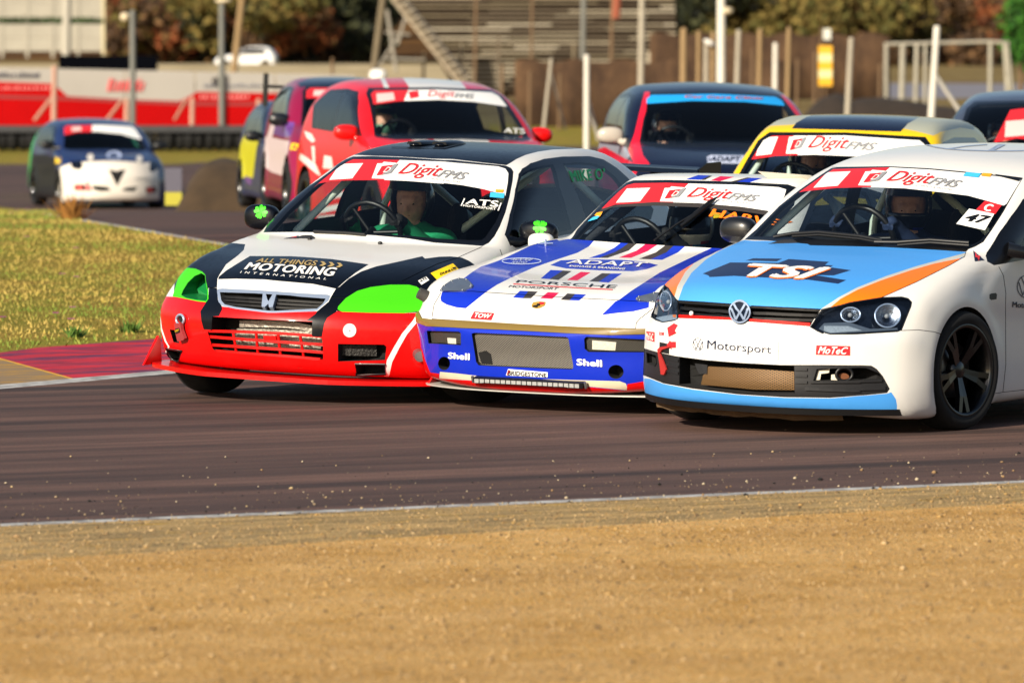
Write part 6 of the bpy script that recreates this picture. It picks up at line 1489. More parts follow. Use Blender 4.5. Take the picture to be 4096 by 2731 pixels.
post('fence_post', 3748,112, 3715,475, 28, 132, POSTW, 'thick white fence post with a diagonal brace behind the yellow car', brace=(3745,305,3905,545))
for i, (u, v0, v1) in enumerate(((2120,290,560), (2010,262,560), (2240,300,560), (3010,200,330), (3190,240,400), (3260,210,400), (3520,260,470), (1330,235,300), (2890,190,330))): post('thin_post', u, v0, u-4, v1, 13, 165, POSTD, 'dim brown post %s' % ('behind the red car roof', 'behind the red car roof, further left', 'beside the leaning post', 'between the brown fence posts', 'left of the striped marker', 'next to the striped marker', 'left of the goal frame', 'left of the red car roof', 'above the navy roof centre')[i])
# hoarding posts with braces and lamp posts
for i, (u, v0, v1, w, br) in enumerate(((218, 270, 500, 24, (205, 395, 140, 480)), (508, 400, 500, 22, (490, 400, 430, 478)), (770, 395, 492, 20, (745, 400, 700, 478)), (1035, 400, 492, 20, None))): post('hoarding_post', u, v0, u-4, v1, w, 149.5, mat('post_pinkish', 'b08a78', .9, noise=.2), '%s pale post standing against the red hoarding' % ('first', 'second', 'third', 'fourth')[i], brace=br)
def lamp_post(u, v0, v1, w, Y, m, head, label):
    o = post('lamp_post', u, v0, u, v1, w, Y, m, label, 'lamp post'); l = np.array(o.location); p = at_depth(*head[:2], Y)-l; mb = MB(); s_ = Y/FPX; mb.ball(tuple(p), (head[2]*s_, .14, head[3]*s_), 14, 8); mb.build('lamp_head', mat('lamp_head', head[4], .5), o); q = at_depth(u, v0+4, Y)-l; mb = MB(); mb.tube([tuple(q), tuple(p)], .03, 6); mb.build('lamp_arm', m, o); return o
lamp_post(531, 48, 500, 26, 149, POSTG, (500, 70, 20, 19, 'c8b898'), 'grey lamp post in front of the hoarding with a lamp on its left'); lamp_post(887, 0, 520, 26, 148, POSTG, (893, 4, 34, 12, 'e8e8e4'), 'tall grey lamp post with a white head near the distant white car')
lamp_post(2885, 0, 195, 36, 160, POSTW, (2905, 45, 28, 16, 'dcdcd6'), 'thick pale pole with a curved white security camera arm')
post('wooden_pole', 968, 0, 930, 210, 28, 300, POSTB, 'leaning brown wooden pole behind the distant white car', 'pole')
# lamp head on the tilted post
p = at_depth(2838, 172, 149.8); mb = MB(); mb.ball((0, 0, 0), (.16, .12, .07), 12, 8); o = mb.build('tilted_lamp', mat('lamp_white', 'dcd8ce', .5)); o.location = tuple(p); o.rotation_euler = (0, R(28), 0); tag(o, 'small tilted white lamp on top of a pale post', 'lamp')
# goal-like white frame
Yg = 175.; fr = tag(empty('goal_frame', tuple(np.array([at_depth(3770, 400, Yg)[0], Yg, zg(Yg)]))), 'white goal-like pipe frame behind the fence on the right', 'frame'); l = np.array(fr.location)
for (a, b, w) in (((3545, 172), (3545, 385), 24), ((3612, 180), (3605, 392), 32), ((3668, 178), (3660, 425), 26), ((3702, 180), (3700, 400), 20), ((3962, 168), (3960, 420), 24), ((4020, 170), (4040, 410), 30), ((4030, 180), (4062, 400), 20)):
    q = at_depth(*b, Yg)-l; q[2] = 0; mb = MB(); mb.tube([tuple(q), tuple(at_depth(*a, Yg)-l)], w*.72*Yg/FPX/2, 8); mb.build('upright', mat('frame_white', '9a9484', .8, noise=.35, scale=6), fr)
for (a, b) in (((3538, 178), (3965, 168)), ((3960, 168), (4036, 174))): mb = MB(); mb.tube([tuple(at_depth(*a, Yg)-l), tuple(at_depth(*b, Yg)-l)], .05, 8); mb.build('crossbar', mat('frame_white', '9a9484', .8, noise=.35, scale=6), fr)
# striped marker, sign above, dark low wall
Ym = 160.; x0, x1, zb, zt = span(3274, 3328, 184, 345, Ym); mk = tag(empty('striped_marker', ((x0+x1)/2, Ym, zb)), 'yellow and white striped marker block above the dark low wall', 'marker'); nn = 5; w = (x1-x0)/2; H_ = zt-zb
for k in range(nn): mb = MB(); mb.box((-w, -.1, H_*k/nn+.002), (w, .1, H_*(k+1)/nn), Matrix.Shear('XZ', 3, (0, 0)).to_4x4()); mb.build('stripe', mat('marker_yellow', 'dca41c', .6) if k % 2 == 0 else mat('marker_pale', 'd8c890', .6), mk)
mb = MB(); mb.box((-.02, -.02, -.45), (.02, .02, 0)); mb.build('foot', POSTD, mk)
post('sign_post', 3285, 110, 3280, 240, 10, 175, POSTD, 'thin dark post with a small white sign above the striped marker', 'sign'); p = at_depth(3308, 138, 174.9); mb = MB(); mb.box((-.11, -.02, -.16), (.11, .02, .16)); o = mb.build('small_sign', mat('sign_white', 'c8c8bc', .6)); o.location = tuple(p); tag(o, 'small white sign plate above the striped marker', 'sign')
def rock_wall(name, pts, Y, m, label, d=1.2):
    P = [at_depth(u, v, Y) for u, v in pts]; x0 = min(p[0] for p in P); x1 = max(p[0] for p in P); base = zg(Y); o = empty(name, ((x0+x1)/2, Y, base)); top = sorted([(p[0], p[2]) for p in P]); V = []; F = []; nx, ny = 40, 8; rg = np.random.default_rng(int(Y))
    for i in range(nx+1):
        x = x0+(x1-x0)*i/nx; h = np.interp(x, [t[0] for t in top], [t[1] for t in top])-base
        for k in range(ny+1): t = k/ny; V.append((x-(x0+x1)/2, -d+2*d*t, max(0, h*math.sin(math.pi*t)**.6*(1-(2*i/nx-1)**6))+.03*math.sin(x*9+k)*math.sin(x*3.1+k*1.7)*(0 < k < ny)))
    for i in range(nx):
        for k in range(ny): F.append((i*(ny+1)+k, (i+1)*(ny+1)+k, (i+1)*(ny+1)+k+1, i*(ny+1)+k+1))
    mesh_obj('heap', V, F, m, o, smooth=True); tag(o, label, 'mound'); return o
DKB = mat('dark_soil', '2a211a', .95, noise=.4, scale=2.5, bump=.5)
rock_wall('earth_mound', [(700, 800), (760, 690), (830, 645), (900, 640), (1000, 645), (1200, 700)], 78, mat('brown_soil', '3c2d1b', .95, noise=.6, scale=3.5, bump=.6), 'dark brown earth mound between the two-tone car and the maroon car')
rock_wall('low_bank', [(3140, 400), (3250, 352), (3360, 360), (3400, 395), (3560, 390), (3640, 405), (3800, 430), (4300, 425)], 150, DKB, 'dark low bank below the striped marker and goal frame')
x0, x1, zb, zt = span(660, 728, 672, 822, 80.); mb_ = tag(empty('marker_board', ((x0+x1)/2, 80., zb)), 'small marker board, grey above and yellow below, right of the two-tone car', 'marker board'); w = (x1-x0)/2; H_ = zt-zb
mb = MB(); mb.box((-w, -.03, H_*.36), (w, .03, H_)); mb.build('upper_panel', mat('board_grey', '55525e', .7), mb_); mb = MB(); mb.box((-w, -.03, 0), (w, .03, H_*.36-.003)); mb.build('lower_panel', mat('board_yellow', 'a8a030', .7), mb_)
# concrete panel walls, black board
CON = mat('concrete_panel', '9c9688', .9, noise=.15, scale=1.2); CON2 = mat('concrete_edge', 'c0b490', .9, noise=.15, scale=1.2)
for (v0, v1, lab, Y) in ((-60, 84, 'upper band of pale concrete wall panels at the top left', 300.), (97, 207, 'lower band of pale concrete wall panels at the top left', 290.)):
    x0, x1, zb, zt = span(-500, 414, v0, v1, Y); o = tag(empty('concrete_wall', ((x0+x1)/2, Y, zb)), lab, 'wall'); k = 0; n_ = 9; wd = (x1-x0)/n_
    for k in range(n_):
        for r_ in range(2): mb = MB(); hh = (zt-zb)/2; mb.box((x0-(x0+x1)/2+k*wd+.015, -.06+.006*(k % 2), r_*hh+.012), (x0-(x0+x1)/2+(k+1)*wd-.015, .06, (r_+1)*hh)); mb.build('panel', CON, o)
    for k in range(n_+1): mb = MB(); mb.box((x0-(x0+x1)/2+k*wd-.07, -.10, -.3), (x0-(x0+x1)/2+k*wd+.07, .10, zt-zb+.05)); mb.build('pillar', CON2 if k == n_ else CON, o)
post('concrete_pillar', 268, -40, 262, 215, 36, 285, mat('pillar_grey', 'a8a294', .9, noise=.1), 'stout grey concrete pillar in front of the pale wall panels', 'pillar', cap_=False)
x0, x1, zb, zt = span(234, 630, 222, 283, 230.); o = tag(empty('black_board', ((x0+x1)/2, 230., zb)), 'long black board above the white hoarding', 'board'); mb = MB(); mb.box((-(x1-x0)/2, -.05, 0), ((x1-x0)/2, .05, zt-zb)); mb.build('panel', mat('board_black', '020308', .9, spec=.05), o)
for s_ in (-.8, 0, .8): mb = MB(); mb.box((s_*(x1-x0)/2-.05, .05, -(zb-zg(230.))), (s_*(x1-x0)/2+.05, .13, zt-zb)); mb.build('leg', POSTD, o)
x0, x1, zb, zt = span(-300, 3000, 262, 300, 330.); 
mesh_obj('dirt_bank', [(x0, 310, zg(310)+.02), (x1, 310, zg(310)+.02), (x1, 345, zb+.55), (x0, 345, zb+.55), (x1, 372, zg(372)+.1), (x0, 372, zg(372)+.1)], [(0, 1, 2, 3), (3, 2, 4, 5)], tex_mat('pale_dirt', lambda nt, v: nmix(nt, v, .3, 5, 'a5916a', 'c2ad84', .4, .6), 1.))['kind'] = 'structure'
# grandstand
Ys_ = 215.; gs_x0, gs_x1, _, _ = span(1560, 2720, 0, 300, Ys_); gst = tag(empty('grandstand', ((gs_x0+gs_x1)/2, Ys_, zg(Ys_))), 'weathered wooden grandstand of many plank rows with a slanting stair truss', 'grandstand'); l = np.array(gst.location)
PL = [mat('plank_'+c_, c_, .95, noise=.25, scale=2) for c_ in ('857a66', '625646', '9a8e78', '483c2e', 'aa9f8a', '70644f')]; rg = random.Random(4); nrow = 22
for r_ in range(nrow):
    zz = .55+r_*.165; yy = r_*.35; xs = gs_x0-l[0]; xl = xs+max(0, (nrow-1-r_))*.14*0
    left = at_depth(1585+(1-r_/nrow)*250, 0, Ys_)[0]-l[0]; x = left
    while x < gs_x1-l[0]:
        w = rg.uniform(1.2, 3.2); e = min(x+w, gs_x1-l[0]); mb = MB(); mb.box((x+.02, yy, zz), (e-.02, yy+.30, zz+.07)); mb.build('plank', rg.choice(PL), gst); x = e
    mb = MB(); mb.box((left, yy+.30, zz-.30), (gs_x1-l[0], yy+.33, zz+.0)); mb.build('riser', mat('riser_dark', '40311f', .95, noise=.3), gst)
for k in range(7): x = gs_x0-l[0]+1.2+k*(gs_x1-gs_x0-1)/7; mb = MB(); mb.box((x-.05, -.06, 0), (x+.05, .04, 1.9+.3*(k % 3))); mb.build('upright', rg.choice(PL), gst)
def beam(parent, a, b, Y, w, m, name='beam'):
    p = at_depth(*a, Y)-l; q = at_depth(*b, Y)-l; mb = MB(); mb.tube([tuple(p), tuple(q)], w*Y/FPX/2, 4); return mb.build(name, m, parent)
beam(gst, (1580, -20), (1860, 330), Ys_-2, 66, mat('stair_pale', 'a89a84', .9, noise=.3, scale=3), 'stair_stringer')
for k in range(26): t = k/26; u = 1580+280*t; v = -20+350*t; beam(gst, (u-18, v+6), (u+22, v-6), Ys_-2.3, 7, PL[4] if k % 2 else PL[3], 'stair_step')
for a, b, w in (((1532, -10), (1492, 300), 34), ((1548, 40), (1585, 290), 20), ((1625, 60), (1590, 180), 16), ((1540, 130), (1640, 140), 12), ((1530, 235), (1700, 240), 12), ((1590, 150), (1500, 290), 12)): beam(gst, a, b, Ys_-1.5, w, PL[5] if w > 30 else mat('strut_grey', '8a8478', .9), 'truss_leg')
for u, w, m in ((1905, 16, POSTD), (2130, 14, POSTD), (2335, 28, POSTG), (2450, 18, POSTD), (2568, 30, POSTC), (2470, 44, mat('rusty', '8a4a34', .9))): beam(gst, (u, -30), (u-6, 330 if w != 44 else 75), Ys_-3, w, m, 'column')
def f_cloth(nt, v):
    mp = nt.nodes.new('ShaderNodeMapping'); mp.inputs['Scale'].default_value = (1.2, 1, .7); nt.links.new(v, mp.inputs[0]); c1, h = nmix(nt, mp.outputs[0], 1.2, 7, '33241a', '5a4430', .36, .68, .75); c2, _ = nmix(nt, v, .5, 4, (.7, .66, .62), (1.25, 1.2, 1.1), .35, .65); return mixc(nt, c1, c2, .8, 'MULTIPLY'), h
CLOTH = tex_mat('shade_cloth', f_cloth, .95)
# shade-cloth fence and pale strip below the stand
def cloth(u0, u1, vt, vb, Y, m, name, label):
    x0, x1, zb, zt = span(u0, u1, vt, vb, Y); o = empty(name, ((x0+x1)/2, Y, zb)); V = []; F = []; n = 40
    for i in range(n+1):
        x = x0+(x1-x0)*i/n-(x0+x1)/2; d = .04*math.sin(i*1.3)
        V += [(x, d, 0), (x, d*.5, (zt-zb)*(.97+.03*math.sin(i*.9)))]
    for i in range(n): F.append((2*i, 2*i+2, 2*i+3, 2*i+1))
    c_ = mesh_obj('cloth', V, F, m, o, smooth=True); md = c_.modifiers.new('t', 'SOLIDIFY'); md.thickness = .01; tag(o, label, 'fence'); return o
cloth(2060, 3170, 235, 560, 170, CLOTH, 'shade_fence', 'dark brown shade cloth fence behind the posts in the centre'); cloth(2600, 3560, 130, 400, 180, CLOTH, 'shade_fence', 'dark brown shade cloth fence further right behind the row of posts')
# hillside vegetation
def foliage(name, clumps, mats_, seed, leaf=.3):
    rg = np.random.default_rng(seed); P = []; S_ = []
    for (u, v, Y, rx, rz, n) in clumps:
        c_ = at_depth(u, v, Y); d = rg.normal(0, 1, (n, 3)); d /= np.linalg.norm(d, axis=1)[:, None]; r = rg.random(n)**.4; lump = 1+.35*np.sin(d[:, 0]*5+u)*np.sin(d[:, 2]*6+v)
        P.append(c_+d*(r*lump)[:, None]*np.array([rx, rx, rz])); S_.append(np.full(n, leaf*rx**.3))
    P = np.concatenate(P); S_ = np.concatenate(S_); n = len(P); a = rg.normal(0, 1, (n, 3)); a /= np.linalg.norm(a, axis=1)[:, None]; b = rg.normal(0, 1, (n, 3)); b -= (b*a).sum(1)[:, None]*a; b /= np.linalg.norm(b, axis=1)[:, None]
    w = S_[:, None]*rg.uniform(.5, 1.2, (n, 1)); V = np.stack([P-a*w, P-b*w*.6, P+a*w, P+b*w*.6], 1).reshape(-1, 3); me = bpy.data.meshes.new(name); me.vertices.add(4*n); me.vertices.foreach_set('co', V.reshape(-1)); me.loops.add(4*n); me.polygons.add(n)
    me.loops.foreach_set('vertex_index', np.arange(4*n, dtype=np.int32)); me.polygons.foreach_set('loop_start', np.arange(0, 4*n, 4, dtype=np.int32))
    for m in mats_: me.materials.append(m)
    me.polygons.foreach_set('material_index', rg.integers(0, len(mats_), n).astype(np.int32)); me.update(); me.validate(); o = new_obj(name, me); return o
rgc = random.Random(9)
def clumps(n, u0, u1, v0, v1, Y0, Y1, r0, r1, k): return [(rgc.uniform(u0, u1), rgc.uniform(v0, v1), rgc.uniform(Y0, Y1), rgc.uniform(r0, r1), rgc.uniform(r0, r1)*.7, k) for _ in range(n)]
LD = [mat('leaf_'+c_, c_, .9) for c_ in ('1d2410', '2a2f14', '343618', '15180c')]; LR = [mat('leaf_'+c_, c_, .9) for c_ in ('7a3d18', '8c4a20', '5c3418', '6e5028')]; LO = [mat('leaf_'+c_, c_, .9) for c_ in ('5d5420', '6a5a28', '4c4a1c', '7a6630')]; LB = [mat('leaf_'+c_, c_, .9) for c_ in ('4a3420', '5a4024', '3a2a1a', '6a4c2c')]
foliage('dark_thicket', clumps(34, 720, 1560, -40, 190, 420, 470, 1.4, 2.8, 420)+clumps(30, 2700, 3250, -40, 110, 430, 480, 1.4, 2.8, 420)+clumps(8, 410, 500, -30, 120, 430, 460, 1.2, 2., 300), LD, 11)['kind'] = 'stuff'
foliage('rust_scrub', clumps(30, 450, 900, -20, 200, 425, 480, 1.2, 2.4, 380)+clumps(16, 3560, 4000, -10, 190, 440, 480, 1.2, 2.2, 380)+clumps(10, 1050, 1300, 30, 180, 415, 440, 1., 1.8, 260), LR, 12)['kind'] = 'stuff'
foliage('olive_scrub', clumps(22, 780, 1250, -30, 150, 410, 450, 1.2, 2.2, 320)+clumps(50, 2850, 3750, -30, 160, 425, 470, 1.2, 2.6, 380)+clumps(16, 430, 760, -20, 190, 420, 460, 1., 2., 260), LO, 13)['kind'] = 'stuff'
foliage('brown_scrub', clumps(60, 430, 1560, 60, 240, 415, 480, 1., 2., 300)+clumps(60, 3200, 4200, 0, 240, 420, 490, 1., 2.2, 300)+clumps(40, -300, 3000, -60, 20, 470, 520, 2., 3.4, 300), LB, 14)['kind'] = 'stuff'
tr = tag(empty('green_tree', tuple(np.array([at_depth(4080, 200, 220)[0], 220, zg(220)]))), 'bright green leafy tree at the right edge of the picture', 'tree'); cr = foliage('crown', [(4075, 110, 220, .75, 1.1, 900), (4110, 60, 220.5, .8, .9, 700), (4060, 190, 220, .6, .6, 400), (4120, 210, 220, .7, .8, 500)], [mat('leaf_'+c_, c_, .8) for c_ in ('245a0a', '2e660c', '1a3e06', '3a7410')], 15, .12); cr.parent = tr; cr.location = tuple(-np.array(tr.location)); mb = MB(); mb.tube([(0, 0, 0), (.05, 0, 1.0), (0, 0, 1.7)], [.10, .08, .05], 8); mb.build('trunk', POSTD, tr)
hg = foliage('hedge', [(u, 92, 296, .55, .25, 260) for u in range(-60, 420, 40)], [mat('leaf_'+c_, c_, .9) for c_ in ('2c4414', '3a5018', '22330f')], 16, .14); hg['kind'] = 'stuff'
# ============================================================ cars behind
def warp(sp, sy=1., sz=1., dx=0., name=None, **kw):
    o = dict(sp)
    for k in ('low', 'green'): o[k] = [(x+dx, z*sz) for x, z in sp[k]]
    o['width'] = [(x, w*sy) for x, w in sp['width']]; o['section'] = [(z*sz, w) for z, w in sp['section']]; o['gwidth'] = [(z*sz, w*sy) for z, w in sp['gwidth']]
    o['fx'] = 0.; (a, b) = sp['bounds']; o['bounds'] = ((a[0]-.2, -1.02, .05), (b[0]+.15, 1.02, 1.6)); o.update(kw); return o
def hatch(name, sp, pose, base, label, wl, wu, mir=None, mirm=None, driver=None, res=.05, glassm=None, rims=None, wheels=True, seal=None):
    """generic car: windscreen from its corner points (y, z), side glass, mirrors, wheels, cabin"""
    c = Car(name, sp, pose, [base], res); tag(c.root, label, 'race car', 'race cars on the track')
    (xl, yl, zl), (xu, yu, zu) = wl, wu; xc = (xl+xu)/2
    lim = lambda C: (C[:, 0] < xl+.35) & (C[:, 0] > xu-.25) & (C[:, 2] > zl-.12)
    o_ = [(-yl-.03, zl-.03), (-yu-.04, zu-.02), (-yu+.02, zu+.035), (0, zu+.05), (yu-.02, zu+.035), (yu+.04, zu-.02), (yl+.03, zl-.03), (yl-.1, zl-.05), (0, zl-.035), (-yl+.1, zl-.05)]
    i_ = [(-yl, zl), (-yu, zu-.02), (-yu+.05, zu+.012), (0, zu+.03), (yu-.05, zu+.012), (yu, zu-.02), (yl, zl), (yl-.1, zl-.02), (0, zl-.005), (-yl+.1, zl-.02)]
    c.region('windscreen_seal', seal or SEAL, o_, 'front', body=True, lim=lim); c.region('windscreen', glassm or GLASS, i_, 'front', body=True, lim=lim)
    zt = zu-.03; c.region('window_frame', SEAL, [(xl-.12, zl-.03), (xu+.1, zt-.06), (xu-.12, zt+.03), (xu-.5, zt+.055), (xu-1.1, zt+.04), (xu-1.45, zt-.10), (xu-1.3, zl+.02)], 'side', True, body=True)
    c.region('side_window', TINT, [(xl-.25, zl), (xu+.06, zt-.08), (xu-.14, zt+.0), (xu-.42, zt+.02), (xu-.45, zl+.01)], 'side', True, body=True)
    c.region('rear_side_window', TINT, [(xu-.53, zl+.01), (xu-.50, zt+.02), (xu-1.05, zt+.0), (xu-1.33, zt-.11), (xu-1.22, zl+.04)], 'side', True, body=True)
    if wheels: arches(c)
    return c
def finish_bg(c, mirs=None, mirm=None, driver=None, rims=None, dz=.0):
    c.lining(TRIM, -3.6, -.2, skip=('windscreen', 'sun_strip', 'side_window', 'rear_side_window'))
    ob = c.finish(names={'window_frame': 'side_window_frame'}, sub={'windscreen': 'windscreen_seal', 'sun_strip': 'windscreen_seal', 'side_window': 'window_frame', 'rear_side_window': 'window_frame'})
    if mirs:
        for s_ in (-1, 1): mirror(c, (mirs[0], s_*mirs[1], mirs[2]), mirm, (.06, .115, .07), (mirs[0]+.08, s_*(mirs[1]-.2), mirs[2]-.05), 2.4)
    four_wheels(c, .75, .75, 0, r=.30, w=.21, rr=.22, rimm=rims)
    dash(c, -.35, -.9, .66, .86+dz)
    if driver:
        steering(c, (-1.05, -.36, .92+dz), .17, 24); seat(c, -1.50, -.36, .24+dz, .80); person(c, (-1.42, -.36, .40+dz), driver[0], driver[1], GLOVE, driver[2], ((-1.05, -.2, .98+dz), (-1.05, -.52, .98+dz)), 5, open_face=False, visor=HK, bands=driver[3] if len(driver) > 3 else ())
    return ob
GEN = warp(POLO, 1.06, 1.055, -.04)
PRED = paint('scarlet', 'd8121c', .35, .6); PINK = paint('rose_red', 'e03050', .35, .6)
# red hatchback with white stripes
c = hatch('red_hatchback', GEN, (-.43, 53.175, zg(53.2), -74.5, 0, -1.), PRED, 'red race hatchback with white roof stripe, red mirrors, behind the white saloon', (-.424, .69, .955), (-1.126, .597, 1.325))
for po in (zp('K',(505,500),(870,500),(960,608),(580,608)), zp('K',(365,515),(395,515),(440,606),(405,606)), zp('K',(720,898),(1065,903),(1130,990),(745,990)), zp('K',(425,910),(560,905),(700,945),(620,950)), zp('K',(1180,905),(1330,905),(1400,945),(1250,945))): c.region(None, WHITE, po, only='body_shell')
c.region(None, PINK, zp('K',(870,505),(930,510),(1040,605),(960,606)), only='body_shell')
for po in (zp('Y',(775,690),(850,720),(890,790),(860,815),(800,760)), zp('Y',(735,925),(800,965),(900,1045),(950,1165),(905,1140),(800,1050),(722,985)), zp('Y',(850,850),(885,850),(890,1040),(865,1010)), zp('Y',(985,945),(1060,960),(1080,1090),(970,1080)), zp('Y',(770,1140),(830,1150),(830,1290),(790,1290)), zp('C',(980,700),(1280,640),(1270,700),(960,770)), zp('C',(870,860),(1250,780),(1230,850),(850,930)), zp('C',(850,950),(1200,925),(1190,1000),(850,1000))): c.region(None, WHITE, po, only='body_shell')
art = Art([zp('K',(335,700))[0], zp('K',(760,672))[0], zp('K',(1190,712))[0]], [zp('K',(325,600))[0], zp('K',(745,590))[0], zp('K',(1165,612))[0]])
c.region('sun_strip', VWHITE, zp('K',(200,720),(310,705),(500,680),(760,672),(1000,685),(1240,720),(1400,560),(100,540)), only='windscreen'); c.region('sun_strip', VRED, zp('K',(100,800),(100,500),(530,560),(560,610),(530,680)), only='sun_strip')
c.region('sun_strip', mat('vinyl_dull', 'c9b8b4', .5), zp('K',(345,630),(460,622),(470,672),(350,690)), only='sun_strip')
ob = finish_bg(c, (-.75, .90, .96), paint('mirror_red', 'e01210', .3, .7), ('driver with a green helmet at the wheel of the red hatchback', SUITB, paint('helmet_green', '5a8a70', .3, .6)))
wsp = ob['windscreen_seal']; c.text('Digit', zp('K',(688,665),(870,668),(875,612),(690,612)), VRED, wsp, .0, .2, .005); c.text('FMS', zp('K',(870,662),(1000,668),(1000,635),(872,632)), VGREY, wsp, .02, .2, .005); c.patch(zp('K',(560,620),(625,612),(632,655),(572,668)), VRED, wsp, .005, 'emblem'); c.text('ATS', zp('K',(1200,895),(1345,905),(1340,868),(1205,862)), VWHITE, wsp, .02, 0, .005)
# navy hatchback
PNAVY = paint('deep_navy', '0a1026', .35, .6); PSIL = paint('silver', '9aa2b0', .35, .5)
c = hatch('navy_hatchback', GEN, (1.807, 50.49, zg(50.5), -85.33, 0, -.85), PNAVY, 'dark navy race hatchback with red pillars and a sky blue sun strip', (-.449, .68, .955), (-1.15, .565, 1.37) if False else (-1.13, .585, 1.33))
PRD = paint('signal_red', 'e0102c', .35, .6)
c.region(None, PRD, zp('N',(655,300),(705,300),(690,410),(640,560),(605,760),(640,900),(705,985),(560,985),(500,850),(560,700),(612,480)), only=('body_shell', 'windscreen_seal')); c.region(None, PRD, zp('N',(1930,325),(1990,335),(2140,520),(2085,525)), only=('body_shell', 'windscreen_seal'))
c.region(None, PSIL, zp('N',(200,780),(480,820),(520,900),(430,1000),(150,900)), only='body_shell'); c.region(None, PRD, zp('N',(280,820),(420,900),(600,1000),(560,1100),(400,950),(150,860)), only='body_shell')
c.region('sun_strip', mat('vinyl_sky', '1a9be6', .45), zp('N',(600,430),(675,412),(1100,386),(1600,396),(2020,437),(2100,300),(600,250)), only='windscreen')
ob = finish_bg(c, (-.70, .93, 1.0), paint('mirror_silver', 'b0a89c', .35, .5), ('driver in a dark helmet at the wheel of the navy hatchback', SUITB, HK))
c.text('Car Care Clinic', zp('N',(1030,362),(1770,378),(1770,352),(1030,338)), mat('vinyl_rust', 'd0603a', .5), ob['windscreen_seal'], .02, .1, .005)
c.patch(zp('N',(1240,915),(1280,898),(1600,903),(1600,982),(1250,975)), mat('vinyl_badge', 'b8c0d8', .5), ob['body_shell'], .004, 'sticker'); c.text('ADAPT', zp('N',(1262,960),(1560,962),(1560,915),(1275,913)), VNAVY, ob['body_shell'], .03, .2, .006)
# yellow saloon with navy roof
YEL = dict(wb=2.4, axz=.3, arch=.32, bulge=.012, low=[(.62,.2),(.72,.25),(.74,.4),(.74,.6),(.72,.74),(.64,.79),(.3,.84),(-.1,.88),(-.4,.905),(-1.2,.905),(-2.2,.905),(-2.9,.90),(-3.0,.8),(-3.02,.5),(-2.95,.25),(-2.6,.2),(0,.18)],
 green=[(-.33,.74),(-.44,.89),(-.66,1.07),(-.88,1.235),(-1.0,1.31),(-1.25,1.375),(-1.8,1.395),(-2.3,1.37),(-2.52,1.30),(-2.65,1.1),(-2.85,.88),(-2.6,.7),(-1,.65)],
 width=[(.9,.76),(.5,.80),(0,.81),(-1.4,.81),(-2.4,.81),(-3.1,.77)], section=[(0,-.06),(.2,-.02),(.5,.0),(.75,-.01),(.9,-.05),(1.0,-.14)], gwidth=[(.5,.77),(.9,.735),(1.05,.70),(1.25,.63),(1.36,.585),(1.5,.52)], fbow=(.12,3.), crown=.02, gbow=(.045,.02), gbowr=.06, kl=.06, kg=.07, ku=.02, bounds=((-3.1,-.9,.1),(.85,.9,1.47)))
PYEL = paint('yellow', 'e8c006', .35, .6); PGRY = paint('primer_grey', 'a8aa98', .5, .3)
c = hatch('yellow_saloon', YEL, (1.913, 39.074, zg(39.1), -106.88, .42, -1.49), PYEL, 'yellow boxy race car with navy and grey roof between the coupe and the white hatchback', (-.53, .645, .93), (-.985, .555, 1.243), res=.04)
c.region(None, PGRY, zp('V',(330,245),(540,235),(720,150),(500,150),(370,200)), only='body_shell'); c.region(None, PGRY, zp('V',(1385,262),(1500,285),(1640,320),(1700,290),(1850,258),(1960,275),(1960,200),(1540,160)), only='body_shell'); c.region(None, PNAVY, zp('V',(525,265),(560,220),(640,175),(735,140),(1100,140),(1540,170),(1440,225),(1382,290),(1000,278)), only='body_shell')
art = Art(zp('V',(238,495),(780,470),(1560,520)), zp('V',(300,285),(870,285),(1590,325)))
banner(c, art, zp('V',(100,530),(180,512),(400,480),(700,470),(1000,482),(1600,560),(1800,200),(100,150)), red_u=.335)
ob = finish_bg(c, None, None, ('driver in a dark helmet inside the yellow boxy car', SUITB, HK)); banner_text(c, art, ob['windscreen_seal'], small=False)
tubes(c, 'roll_cage', [[(-.62, -.62, .5), (-.62, -.62, .90), (-1.0, -.53, 1.18)], [(-1.5, -.55, .4), (-1.5, -.50, 1.24), (-1.5, .50, 1.24), (-1.5, .55, .4)]], .022, CAGE)
# grey car cut by the right edge
PGR = paint('steel_grey', '3c4454', .35, .6)
c = hatch('grey_hatchback', GEN, (4.15, 47.2, zg(47.2), -97, 0, -.5), PGR, 'steel grey race car cut off by the right edge of the picture', (-.43, .69, .955), (-1.126, .597, 1.325))
c.region('sun_strip', VRED, zp('L',(2150,960),(2200,860),(2260,740),(2600,700),(2600,960),(2300,930)), only='windscreen'); c.region('sun_strip', mat('vinyl_dull', 'c9b8b4', .5), zp('L',(2230,815),(2420,800),(2420,905),(2222,922)), only='sun_strip')
finish_bg(c, (-.75, .92, .96), BLACK, ('driver in a dark helmet inside the steel grey car at the right edge', SUITB, HK))
